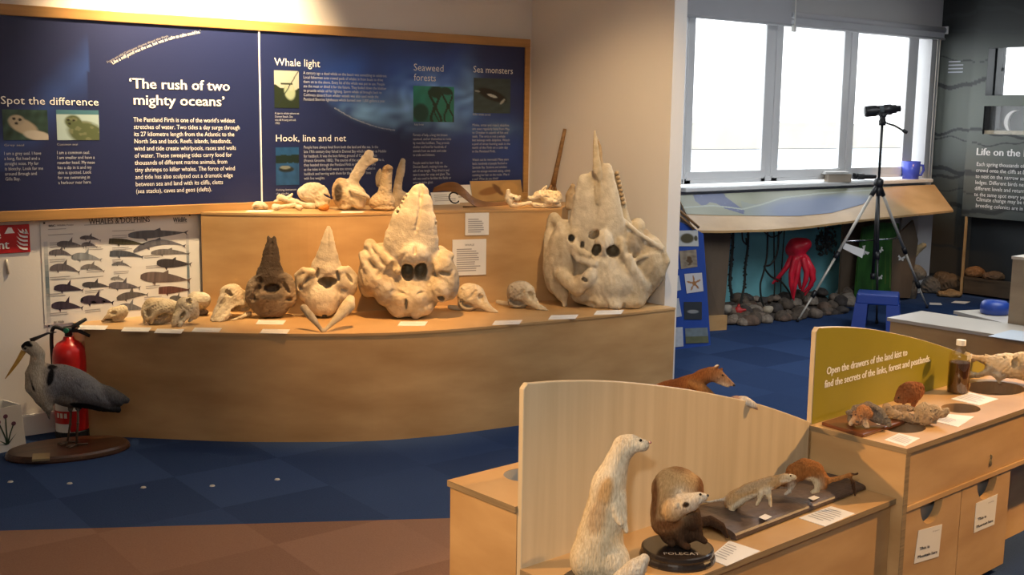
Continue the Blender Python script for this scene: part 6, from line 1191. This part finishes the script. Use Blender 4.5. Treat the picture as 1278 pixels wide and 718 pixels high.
URR = 2.83
slab('rear_top', UL-.008, URR, VP1, 2.402, ZR-.018, ZR, [hr], low); tub(hr, ZR-.001, .12, low)
pp = curved_panel(0, 0, 0, 0)
g = G(); poly = [(UL+a*(UR-UL)/1.285, VP0, b) for a, b in pp]+[(UR, VP0, .02), (UL, VP0, .02)]; g.extr(UVM(np.array(poly)), VX*(VP1-VP0)); mk('curved_panel', g, 'plyv', low, bevel=.0025)
kist = thing('land_kist', uv(3.7, 1.95), 'taller birch drawer cabinet at the right with a green lettered panel', 'cabinet', None, TH)
KL, KR = 3.2, 4.75
g = G(); g.box(KL, KL+.025, 1.752, 2.125, 0, ZR-.018, UVM); mk('side_board', g, 'ply', kist)
g = G(); g.box(KL, KL+.025, 1.7500, 1.7515, 0, ZR-.018, UVM); mk('edge_strip', g, 'plyedge', kist)
g = G(); g.box(3.955, 3.973, 1.80, 2.09, 0, .385, UVM); g.box(KL, KR, 2.095, 2.12, 0, .58, UVM); g.box(KL, 3.97, 1.80, 2.09, 0.02, .04, UVM); mk('carcass', g, 'ply', kist)
g = G(); g.box(3.973, 4.72, 1.90, 2.09, 0, .385, UVM); mk('recessed_side', g, 'ply', kist)
hk = [(3.425, 1.885, .082, .060, 40), (3.82, 1.895, .078, .062, 40), (4.22, 1.965, .135, .10, 44)]
slab('worktop', KL-.004, KR, 1.748, 2.128, ZR-.018, ZR, hk, kist)
for h in hk: tub(h, ZR-.001, .045, kist, 'wellwood')
g = G(); g.box(KL+.025, KR, 1.758, 1.776, .405, ZR-.020, UVM); fa = mk('fascia', g, 'ply', kist)
g = G(); g.box(KL+.025, KR, 1.752, 1.80, .387, .403, UVM); mk('rail', g, 'ply', kist)
g = G(); p = onv(1236, 578, 1.757); g.ball(p, (.007, .005, .014), 8); g.tube([p+ZX*.012, p+ZX*.02+UX*.008, p+ZX*.03], .003, 6); mk('catch', g, 'brass', fa, smooth=True)
def drawer(u0, u1, npx, lab, label):
    d = None; uc = onv(npx, 628 if npx < 1200 else 601, 1.758) @ UX; rr = .072
    pts = [(u0, .03), (u1, .03), (u1, .382)]+[(uc+rr*math.cos(a), .382-rr*math.sin(a)) for a in np.linspace(0, math.pi, 16)]+[(u0, .382)]
    t = thing('lift_out_drawer', uv((u0+u1)/2, 1.765), label, 'drawer', 'lift out drawers', TH)
    g = G(); g.extr(UVM(np.array([(a, 1.758, b) for a, b in pts])), VX*.026); mk('front', g, 'ply', t)
    g = G(); V = [(uc+f*rr*math.cos(a), 1.776+dv, .382-f*rr*math.sin(a)) for f, dv in ((1, 0), (1.0, .002)) for a in np.linspace(0, math.pi, 16)]
    g = G(); g.box(u0+.01, u1-.01, 1.80, 1.806, .06, .37, UVM); mk('inner_liner', g, 'well', t)
    g = G(); q = [onv(x, y, 1.7565) for x, y in lab]; g.extr(q, VX*.001); lc = mk('label_card', g, 'card', t)
    ex = q[1]-q[0]; ez = q[3]-q[0]; n = -VX*.0008; g = G(); e1 = ex/np.linalg.norm(ex); L1, H1 = np.linalg.norm(ex), np.linalg.norm(ez)
    put_text(g, 'This is', q[0]+ex*.14+ez*.38+n, e1, ZX, H1*.09, L1*.40, .0004); put_text(g, 'Mountain hare', q[0]+ex*.10+ez*.14+n, e1, ZX, H1*.09, L1*.80, .0004); mk('lettering', g, 'textdark', lc)
    g = G(); put_text(g, 'drawer', q[0]+ex*.58+ez*.84+n, e1, ZX, H1*.05, L1*.3); mk('small_print', g, 'textgrey', lc)
drawer(3.232, 3.592, 1163, [(1141, 704), (1171.5, 695), (1176, 654.5), (1146.5, 662.5)], 'left lift-out drawer with half-moon finger hole, nearest the low ledge')
drawer(3.598, 3.950, 1232, [(1215.5, 665.5), (1241, 655), (1245, 617), (1218.5, 628.5)], 'right lift-out drawer with half-moon finger hole, near the photo edge')
g = G(); poly = [(KL+.005+a, VP0+.002, b) for a, b in pp if a < 1.26]+[(KL+1.26, VP0+.002, .62), (KL+1.26, VP0+.002, ZR), (KL+.005, VP0+.002, ZR)]; g.extr(UVM(np.array(poly)), VX*.018); gp_ = mk('curved_panel', g, 'plyv', kist, bevel=.002)
g = G(); poly2 = [(KL+.007+a, VP0+.0005, b-.002) for a, b in pp if a < 1.26]+[(KL+1.258, VP0+.0005, ZR+.001), (KL+.007, VP0+.0005, ZR+.001)]; g.poly(UVM(np.array(poly2))); mk('green_face', g, 'green', gp_)
for s_, x0, x1, yb in (('Open the drawers of the land kist to', 1031.5, 1132, 468), ('find the secrets of the links, forest and peatlands.', 1029, 1160.5, 484.5)):
    y1 = {468: 443.5, 484.5: 452.5}[yb]; a, b = onv(x0, yb, VP0-.0005), onv(x1, y1, VP0-.0005); b[2] = a[2]; k = depth_of(a)/F; g = G(); put_text(g, s_, a, UX, ZX, 9.6*k, np.linalg.norm(b-a), .0011); mk('lettering', g, 'text', gp_)
def gclip(): pass
# cards on the counters
flatcard('caption_card', [(997, 646.5), (1030, 657), (1067, 641), (1037, 632)], ZL, 'white caption card in front of the weasel board, right of the two', 'caption cards on the low ledge', 7, seed=3)
flatcard('caption_card', [(884, 697), (907, 706.5), (949, 688), (910, 675)], ZL, 'white caption card between the polecat stand and the weasel board', 'caption cards on the low ledge', 7, seed=4)
flatcard('caption_card', [(1104, 549), (1130, 557), (1148, 547), (1122, 541)], ZR, 'white caption card at the front left corner of the drawer cabinet top', 'caption cards on the drawer cabinet', 6, seed=5)
flatcard('caption_card', [(1163, 525), (1196, 533), (1216, 520), (1166, 515)], ZR, 'white caption card beside the bark piece on the drawer cabinet', 'caption cards on the drawer cabinet', 6, seed=6)
flatcard('caption_card', [(1187, 498), (1222, 506), (1246, 498), (1210, 490)], ZR, 'white caption card in front of the brown bottle', 'caption cards on the drawer cabinet', 6, seed=7)

# ================================================================== MAMMALS
FP = [(.62, .52, .36), (.70, .62, .48), (.50, .325, .155), (.19, .088, .036), (.055, .030, .018), (.45, .33, .20), (.60, .55, .47), (.42, .19, .06), (.30, .12, .035), (.015, .012, .012), (.40, .24, .22)]
def eyeball(t, g, pts, r):
    for p in pts: q = G(); q.ball(g.at(*p), r*g.s, 8); mk('eye', q, 'eye', t, smooth=True)
# white ferret on its hind legs
mb = onz(752, 737, ZL); sT = .03
mink = thing('stuffed_ferret', mb, 'creamy white stuffed ferret standing upright on a dark base at the front left', 'stuffed ferret')
g = G(); g.lathe([(0, 0), (.128, 0), (.133, .008), (.125, .022), (.118, sT), (0, sT)], mb+UX*.0, 36, 1.0, .78, TH); mk('base', g, 'blackwood', mink)
mw_ = mb+ZX*sT; k = depth_of(mw_)/F; bx_, by_ = 752, 737-sT/k
O = lambda x, y, d, *a, **q: E(x, y, d, *a, **q)
ops = [E(780, 561, -2, 15, 12.5, 12, -8, 4, 1), E(794, 562, -4, 10, 7.8, 8, 4, 4, 1), E(774, 563, 0, 12, 13, 12, 0, 4, 1), T([(772, 568, 0, 13), (766, 580, 2, 15), (760, 597, 3, 18), (756, 610, 3, 20)], 8, 1), T([(757, 608, 3, 18), (754, 626, 3, 22), (750, 648, 4, 25), (747, 672, 5, 29), (745, 692, 6, 31)], 10, 0), E(770, 640, -2, 9, 24, 14, 4, 8, 1), E(745, 700, 6, 33, 26, 28, 0, 8, 0), E(768, 700, -8, 17, 22, 18, 0, 8, 1), E(728, 700, -4, 17, 24, 18, 0, 8, 0),
    T([(771, 622, -8, 7), (775, 642, -11, 4.5), (777, 655, -13, 3.4), (779, 664, -15, 2.8)], 4, 1), T([(764, 634, -12, 6), (768, 648, -17, 3.6), (772, 656, -20, 2.8)], 5, 1), T([(776, 718, -16, 7), (784, 726, -22, 5)], 4, 1), T([(738, 722, -10, 8), (744, 730, -22, 5)], 4, 1),
    E(771, 561, -9, 4.2, 5.5, 3, 10, 1.5, 5), E(777, 553, 6, 4, 4.5, 3, 0, 1.5, 1), E(752, 620, -16, 9, 20, 14, 14, 6, 2, paint=True), E(742, 650, -20, 12, 22, 14, 10, 8, 5, paint=True), E(804, 558, -4, 2, 2.2, 3, 0, 1, 10, paint=True), E(799, 565, -8, 6, .7, 4, -6, .6, 3, paint=True)]
gm = sculpt((bx_, by_), mw_, ops, FP, 1.25, .3, .12, True, 101, 3, .12); mk('fur_body', gm, 'fur', mink, smooth=True)
eyeball(mink, gm, [(793, 557, -9.5)], 1.9)
g = G(); g.ball(gm.at(805, 558.5, -4), 1.7*gm.s, 8); mk('nose', g, mat('pink_nose', (.35, .16, .14), .4), mink, smooth=True)
gt = sculpt((bx_, by_), mw_, [T([(766, 724, -18, 9), (780, 717, -26, 12), (793, 707, -32, 12), (801, 697, -36, 7)], 6, 6)], FP, 1.1, .5, .25, True, 103, 3, .25, drop=False); mk('tail', gt, 'fur', mink, smooth=True)
# polecat on a round black plinth
pc = onz(845, 697, ZL); k = depth_of(pc)/F
pole = thing('polecat', pc, 'brown stuffed polecat with pale face on a round lettered black stand', 'stuffed polecat')
ph = .034; g = G(); R0 = 47*k; g.lathe([(0, 0), (R0, 0), (R0*1.01, .006), (R0*.985, .014), (R0*.95, .018), (R0*.965, .024), (R0*.95, ph-.002), (R0*.90, ph), (0, ph)], pc, 48); mk('stand', g, 'blackwood', pole, smooth=False)
pw = pc+ZX*ph; bx_, by_ = 845, 697-ph/k
ops = [E(841, 612, 10, 31, 30, 24, 8, 8, 2), E(831, 632, 6, 19, 24, 20, 0, 8, 2), E(862, 612, 12, 12, 18, 18, 15, 7, 3), E(828, 640, 0, 18, 20, 17, 0, 6, 2), E(830, 655, -4, 16, 12, 14, 0, 6, 3), T([(832, 646, -10, 12), (842, 636, -16, 12), (852, 630, -20, 11)], 6, 5), E(855, 628, -22, 17, 12, 11, -22, 4, 6), E(867, 622, -26, 11, 8, 8, -16, 3, 6), E(875, 620, -28, 5, 4.6, 5, 0, 2, 6), E(846, 621, -20, 6, 5, 5, 0, 2, 6), E(846, 616, -14, 4, 3.5, 3, 0, 1, 1), E(842, 632, -30, 3.5, 4, 3, 0, 1, 1), E(836, 636, -20, 15, 15, 11, -10, 4, 2),
    T([(842, 655, -8, 10), (848, 668, -10, 7), (851, 677, -12, 5), (857, 680, -16, 4)], 4, 4), T([(832, 660, 0, 9), (833, 672, 0, 6), (838, 678, -4, 4)], 4, 4), E(846, 662, 6, 27, 16, 16, 0, 7, 4), E(826, 652, -2, 14, 16, 14, 0, 6, 3), T([(862, 640, 0, 10), (868, 656, 0, 7), (872, 668, -2, 5), (878, 672, -6, 4)], 5, 4), E(856, 648, -4, 16, 10, 12, 20, 6, 4), T([(870, 650, 10, 7), (884, 646, 16, 6), (898, 652, 20, 5), (906, 664, 22, 3)], 4, 4), E(843, 583, 6, 28, 5, 30, 8, 7, 3, paint=True), E(872, 606, 4, 6, 20, 30, 10, 6, 3, paint=True), E(853, 631, -33, 4.4, 3.4, 7, -20, 1.5, 4, paint=True), E(832, 655, -18, 18, 8, 12, -10, 6, 3, paint=True), E(815, 625, 0, 5, 26, 30, 0, 6, 3, paint=True), E(849, 628, -27, 3, 3.5, 5, 0, 1.5, 1, paint=True)]
gp2 = sculpt((bx_, by_), pw, ops, FP, 1.1, .3, .14, True, 105, 3, .12); mk('fur_body', gp2, 'fur', pole, smooth=True)
eyeball(pole, gp2, [(870, 618.5, -33), (853, 631, -34)], 1.7); g = G(); g.ball(gp2.at(879, 619, -29), 1.6*gp2.s, 8); mk('nose', g, 'black', pole, smooth=True)
a = pc+(-VX)*R0*.55-UX*R0*.42+ZX*(ph+.0006); g = G(); put_text(g, 'POLECAT', pc+(-fw2)*R0*.62-rt2*R0*.45+ZX*(ph+.0008), rt2, fw2*.9+ZX*0, .018, R0*.95); mk('lettering', g, 'textgrey', pole)
# weasels on a hollow log board
q4 = [onz(919, 676, ZL), onz(1080.5, 612, ZL), onz(1048, 598.5, ZL), onz(872, 636, ZL)]
wb = thing('weasel_mount', sum(q4)/4, 'two ginger stuffed weasels chasing on a dark hollow half-log board', 'stuffed weasels')
d1 = q4[1]-q4[0]; le = np.linalg.norm(d1); d1 /= le; w1 = q4[3]-q4[0]; w1 = w1-d1*(w1 @ d1); wl_ = np.linalg.norm(w1); w1 /= wl_
hb_ = .030; g = G(); N = 18; st = [q4[0]+d1*le*t for t in (0, .25, .5, .75, 1.0)]
def arch(t):
    o = q4[0]+d1*le*t; ww = wl_*(1-.18*t); sk = w1*0
    hh = hb_*(1-.35*t); outer = [o+w1*(ww*(.5-.5*math.cos(math.pi*i/N)))+ZX*(hh*math.sin(math.pi*i/N)**.55+.004) for i in range(N+1)]; inner = [o+w1*(ww*(.5-.42*math.cos(math.pi*i/N)))+ZX*((hh-.010)*math.sin(math.pi*i/N)**.6) for i in range(N+1)]; return outer+inner[::-1]
secs = [arch(t) for t in (0, .3, .6, 1.0)]; m_ = len(secs[0])
for s_ in secs: g.add(s_, [])
for j in range(3): g.f += [(j*m_+i, j*m_+(i+1) % m_, (j+1)*m_+(i+1) % m_, (j+1)*m_+i) for i in range(m_)]
for j in (0, 3): g.f += [(j*m_+i, j*m_+i+1, j*m_+m_-2-i, j*m_+m_-1-i) for i in range(N)]
mk('log_board', g, mat('dark_log', (.065, .042, .034), .5, .4, (14, 40, 40), .3, 40), wb)
def onlog(x, y): return onz(x, y, ZL+hb_*.9)
w = onlog(948, 640); 
ops = [E(918, 627, 2, 12, 10, 9, -35, 5, 2), T([(916, 627, 2, 9.5), (932, 616, 4, 10), (950, 607, 4, 9.5), (964, 601, 2, 8), (974, 597, 0, 6.5)], 6, 2), E(980, 595, -3, 8, 5.5, 6, -12, 3, 0), E(987, 594, -4, 4, 3.4, 4, 0, 2, 0), E(976, 591, 2, 2.4, 2.6, 2, 0, 1, 7), T([(914, 634, -2, 5.5), (914, 641, -6, 3.6), (920, 646, -8, 2.6), (925, 646.5, -10, 2)], 3, 0), T([(908, 633, 4, 4), (910, 642, 4, 2.6)], 2, 7), T([(950, 613, -4, 4.5), (947, 624, -8, 2.8), (944, 631, -10, 2)], 2, 0), T([(956, 611, -4, 4.5), (959, 622, -9, 2.8), (961, 630.5, -11, 2)], 2, 0), T([(908, 626, 4, 3.2), (898, 629, 6, 2), (886, 632, 8, 1.7), (874, 633, 9, 1.4)], 2, 6), E(930, 627, -6, 18, 4.5, 9, -30, 3, 1, paint=True), E(955, 613, -5, 10, 4, 6, -22, 3, 1, paint=True), E(978, 598, -4, 8, 2.6, 6, -10, 2, 1, paint=True), E(940, 607, -4, 26, 5, 9, -28, 4, 5, paint=True)]
gw = sculpt((948, 640), w, ops, FP, .85, .3, .2, False, 107, 2, .3, drop=False); b_ = mk('pale_weasel', gw, 'fur', wb, smooth=True, label='paler weasel running on the left of the board'); 
qe = G(); qe.ball(gw.at(983, 592.5, -8), 1.1*gw.s, 6); mk('eye', qe, 'eye', b_, smooth=True)
w = onlog(1010, 622)
ops = [T([(984, 604, 0, 8), (992, 592, 3, 12), (1003, 587, 5, 14), (1014, 589, 5, 13), (1022, 597, 4, 10), (1024, 604, 2, 7)], 6, 8), E(976, 607, -6, 8, 6.5, 7, 25, 3, 8), E(969, 611, -9, 5, 4, 4.5, 20, 2, 5), E(982, 600, -5, 2.4, 2.6, 2, 0, 1, 8), T([(1019, 602, -2, 6), (1019, 611, -5, 3.6), (1013, 614.5, -8, 2.2)], 3, 0), T([(988, 607, -6, 5), (986, 616, -9, 3), (981, 620, -11, 2.2)], 3, 6), T([(1024, 600, 4, 5), (1036, 597, 6, 3.4), (1048, 593, 8, 3.2), (1056, 589.5, 9, 3), (1066, 586.5, 9, 1.6)], 3, 7), T([(1057, 589, 9, 2.2), (1061, 597, 8, 2.6), (1063, 606, 7, 2.2), (1064, 613, 6, 1.2)], 2, 4), E(1012, 604, -6, 9, 9, 9, 0, 3, 0, paint=True), E(1066, 585, 9, 8, 3, 6, -18, 2, 4, paint=True), E(966, 612, -10, 2, 2, 3, 0, 1, 9, paint=True), E(980, 614, -8, 8, 4, 6, 20, 2, 6, paint=True)]
gw = sculpt((1010, 622), w, ops, FP, .85, .3, .2, False, 109, 2, .3, drop=False); b_ = mk('ginger_weasel', gw, 'fur', wb, smooth=True, label='redder weasel arched on the right with dark tail tip'); qe = G(); qe.ball(gw.at(972, 606, -13), 1.2*gw.s, 6); mk('eye', qe, 'eye', b_, smooth=True)
def tagp(par, quad, z): q = [onz(x, y, z) for x, y in quad]; g = G(); g.extr(q, ZX*.001); mk('name_tag', g, 'card', par)
tagp(wb, [(947, 646), (955, 649.5), (963.5, 645.5), (955, 642)], ZL+hb_*1.02); tagp(wb, [(1008.5, 622), (1015, 625), (1023, 621.5), (1016, 619)], ZL+hb_*.86)
# fox behind the curved panel
fb = np.array(uv(2.66, 2.32, ZR)); fpx = pix(fb); k = depth_of(fb)/F; bx_, by_ = float(fpx[0]), float(fpx[1])
fox = thing('stuffed_fox', fb, 'red fox looking right over the rear counter behind the curved panel', 'stuffed fox')
FX = [(.17, .062, .020), (.12, .042, .015), (.26, .13, .05), (.62, .57, .50), (.04, .025, .02), (.40, .26, .20)]
ops = [E(848, 488, 4, 24, 17, 16, 0, 8, 1), E(862, 482, 2, 18, 14, 14, 25, 7, 0), E(830, 500, 6, 26, 24, 18, 0, 8, 0), E(850, 515, 4, 34, 22, 18, 0, 8, 0), T([(858, 480, -2, 9), (872, 470, -4, 10), (882, 466, -6, 9)], 6, 0), E(888, 467, -8, 10, 8.5, 8.5, 20, 4, 0), T([(893, 468, -10, 6.5), (902, 473, -13, 4), (909.5, 478, -15, 2)], 3, 2), T([(892, 473, -9, 5), (903, 479, -13, 2.4)], 2, 3), T([(884, 462, -10, 3.5), (890, 456, -11, 2)], 2, 2), T([(892, 462, -3, 3), (896, 459, -3, 1.8)], 2, 1), E(888, 455.5, -12, 3, 1.2, 3, -15, .8, 3, paint=True), T([(858, 478, -14, 4), (872, 484, -17, 6), (886, 496, -18, 6), (896, 512, -18, 6)], 4, 2), E(897, 467, -12, 1.5, 1, 5, 20, .6, 4, paint=True), T([(850, 515, 0, 12), (845, 560, 0, 8), (847, by_-2, 0, 5)], 5, 0), T([(890, 512, -6, 8), (893, 560, -6, 5), (896, by_-2, -8, 4)], 4, 4)]
gf = sculpt((bx_, by_), fb, ops, FX, 1.15, .3, .14, True, 111, 3, .12); mk('fur_body', gf, 'fur', fox, smooth=True)
g = G(); g.ball(gf.at(910, 478.5, -16), 1.7*gf.s, 8); mk('nose', g, 'black', fox, smooth=True)
eyeball(fox, gf, [(896, 467, -15.5)], 1.1)
gt = sculpt((bx_, by_), fb, [T([(862, 530, 6, 8), (890, 508, 4, 9), (914, 497, 2, 7), (926, 496, 2, 6.5), (935, 500, 2, 4.5), (941, 505, 2, 1.5)], 5, 5), E(930, 497, 0, 12, 6, 12, 25, 4, 3, paint=True)], FX, 1.0, .4, .2, False, 113, 3, .3, drop=False); mk('tail', gt, 'fur', fox, smooth=True)

# ================================================================== THINGS ON THE DRAWER CABINET
q = [onz(1018, 529.5, ZR), onz(1077, 547, ZR), onz(1130, 529, ZR), onz(1068, 518, ZR)]
sm = thing('stoat_mount', sum(q)/4, 'orange stuffed stoat over a grey rabbit on a mahogany board at the cabinet corner', 'stuffed stoat')
q[0] = uv(3.225, 2.075, ZR); g = G(); g.extr(q, ZX*.012); mk('board', g, 'redwood', sm, bevel=.003)
w = onz(1078, 532, ZR+.012)
SP = [(.42, .19, .075), (.19, .165, .135), (.55, .45, .33), (.11, .09, .075), (.30, .16, .08)]
ops = [T([(1062, 520, 8, 5), (1068, 509, 8, 6.5), (1082, 504, 9, 7), (1095, 510, 8, 7), (1104, 520, 6, 6), (1108, 524, 4, 4)], 5, 1), E(1092, 517, 4, 12, 6, 8, 20, 4, 1), E(1060, 513, 0, 5, 3.5, 4, 0, 2, 1), E(1078, 511, -4, 10, 9, 9, 10, 4, 0), E(1072, 518, -8, 7.5, 7.5, 7, 0, 4, 0), E(1070, 524, -12, 5, 4.5, 5, 0, 2, 4), T([(1066, 520, -10, 3), (1062, 527, -12, 2.6)], 2, 2), T([(1078, 522, -10, 4), (1082, 529, -13, 3)], 2, 2), E(1066, 513, -10, 2.2, 2.6, 2, 0, 1, 4), E(1077, 512.5, -12, 2.2, 2.6, 2, 0, 1, 4), E(1086, 507, 0, 8, 2.5, 6, 20, 2, 3, paint=True), E(1070, 524, -17, 2, 1.5, 3, 0, 1, 3, paint=True)]
gs = sculpt((1078, 532), w, ops, SP, .8, .5, .25, True, 115, 2, .45); b_ = mk('fur_body', gs, 'fur', sm, smooth=True)
for e_ in ((1067.5, 519, -15.5), (1074, 519.5, -15.5)):
    qe = G(); qe.ball(gs.at(*e_), .9*gs.s, 6); mk('eye', qe, 'eye', sm, smooth=True)
tagp(sm, [(1093, 529), (1097, 531), (1104, 528.5), (1099, 527)], ZR+.0135)
w = onz(1143, 524, ZR)
BK = [(.38, .27, .16), (.29, .20, .12), (.46, .35, .22), (.12, .085, .055)]
ops = [T([(1108, 515, 0, 6), (1118, 521, -4, 6), (1134, 524, -6, 6), (1150, 526, -4, 5.5)], 4, 0), T([(1148, 512, 6, 9), (1162, 514, 4, 10), (1172, 513, 2, 6), (1178, 511, 0, 4)], 5, 2), E(1156, 519, 0, 14, 9, 12, -10, 4, 0), E(1125, 513, 6, 14, 5, 10, 0, 3, 1), E(1160, 526, -4, 8, 4, 8, 0, 3, 0), E(1124, 514, -6, 7, 3.5, 8, 0, 2, 3, neg=True)]
bone('bark_piece', (1143, 530), ZR, ops, 'rough tan piece of bark on the cabinet top under the rust-brown vole', 'bark', None, .9, 1.3, .3, .7, 117, wp=onz(1143, 529, ZR), pal=BK)
w = onz(1134, 516, ZR)+ZX*.020
VO = [(.34, .125, .045), (.24, .08, .03), (.42, .19, .085)]
ops = [E(1134, 497, 0, 16, 13.5, 13, -18, 4, 0), E(1126, 503, -4, 9, 8, 8, 0, 4, 0), E(1121, 507, -7, 5.5, 4.5, 5, 0, 2, 2), E(1142, 492, 2, 9, 9, 9, 0, 4, 1), E(1128, 495, -9, 3, 3, 2, 0, 1, 1), T([(1128, 508, -8, 3), (1127, 514, -9, 2)], 2, 2), T([(1140, 508, -4, 4), (1138, 514, -6, 2.6)], 2, 0)]
gv = sculpt((1134, 516), w, ops, VO, .8, .4, .25, False, 119, 2, .4, drop=False); vo = thing('stuffed_vole', w, 'round rust-brown stuffed vole sitting on the bark piece', 'stuffed vole'); mk('fur_body', gv, 'fur', vo, smooth=True)
qe = G(); qe.ball(gv.at(1121, 505, -12), 1.0*gv.s, 6); mk('eye', qe, 'eye', vo, smooth=True)
# bottle
bb_ = onz(1195, 490, ZR); k = depth_of(bb_)/F
bt = thing('specimen_bottle', bb_, 'glass bottle of dark brown liquid with a white cap and tag', 'bottle')
H2 = lambda y: (490-y)*k*1.02
g = G(); g.lathe([(0, .001), (13*k, .001), (13.3*k, 1.5*k), (13.3*k, H2(446)), (12*k, H2(441)), (8*k, H2(437)), (5*k, H2(434)), (4.6*k, H2(430)), (0, H2(430))], bb_, 30); mk('glass', g, 'bottleglass', bt, smooth=True)
g = G(); g.lathe([(0, 1.2*k), (12.4*k, 1.2*k), (12.5*k, H2(452)), (0, H2(452))], bb_, 26); mk('contents', g, 'brownglass', bt, smooth=False)
g = G(); g.lathe([(0, H2(431)), (5.8*k, H2(431)), (5.8*k, H2(424.5)), (0, H2(424))], bb_, 20); mk('cap', g, 'whitecap', bt, smooth=False)
g = G(); o_ = bb_+ZX*H2(448)-fw2*9.5*k+rt2*5*k; dd = rt2*.86+fw2*.5; g.extr([o_, o_+dd*8.5*k+ZX*1.5*k, o_+dd*8.5*k+ZX*8*k, o_+ZX*6.5*k], fw2*.001); mk('paper_tag', g, 'card', bt)
for i, (dx, dy, hh) in enumerate(((-5, -9, 30), (4, -10, 26), (8, -6, 22), (-9, -6, 24))):
    g = G(); o_ = bb_+rt2*dx*k+fw2*dy*k; g.tube([o_+ZX*2*k, o_+ZX*hh*.6*k+rt2*.5*k, o_+ZX*hh*k], [1.2*k, 2.2*k, .4*k], 6); 
# long sheep skull at right
w = onz(1250, 478, ZR)
ops = [E(1262, 456, 4, 24, 15, 16, -10, 6, 0), E(1250, 452, 2, 18, 12, 13, -12, 5, 4), T([(1246, 456, 2, 10), (1228, 452, 4, 7), (1214, 450, 6, 4.5), (1206, 447, 6, 3)], 4, 1), T([(1236, 462, -4, 7), (1220, 470, -4, 5.5), (1208, 472, -4, 4.5)], 4, 0), T([(1207, 447, 4, 3), (1209, 455, 0, 4), (1205, 466, -2, 4.5)], 3, 4), E(1245, 468, -4, 9, 6, 8, 20, 3, 4), T([(1244, 470, -6, 4), (1248, 478, -8, 2)], 2, 0), T([(1229, 444, 4, 1.6), (1236, 449, 2, 2.4)], 2, 0), E(1275, 452, 4, 16, 16, 16, 0, 6, 0), E(1280, 466, 0, 12, 8, 10, 0, 4, 1), E(1221, 461, -8, 10.5, 6.8, 22, -12, 2, 6, **N_), E(1264, 452, -12, 5.5, 6, 12, 0, 2, 2, **N_), E(1251, 447, -11, 1.6, 1.6, 8, 0, .8, 2, **N_), E(1270, 444, -12, 2, 2, 8, 0, 1, 2, **N_)]
bone('sheep_skull', (1250, 480), ZR, ops, 'long pale sheep skull with a dark eye socket at the right photo edge', 'skull', None, .95, .6, .22, .35, 121, wp=onz(1250, 478, ZR))
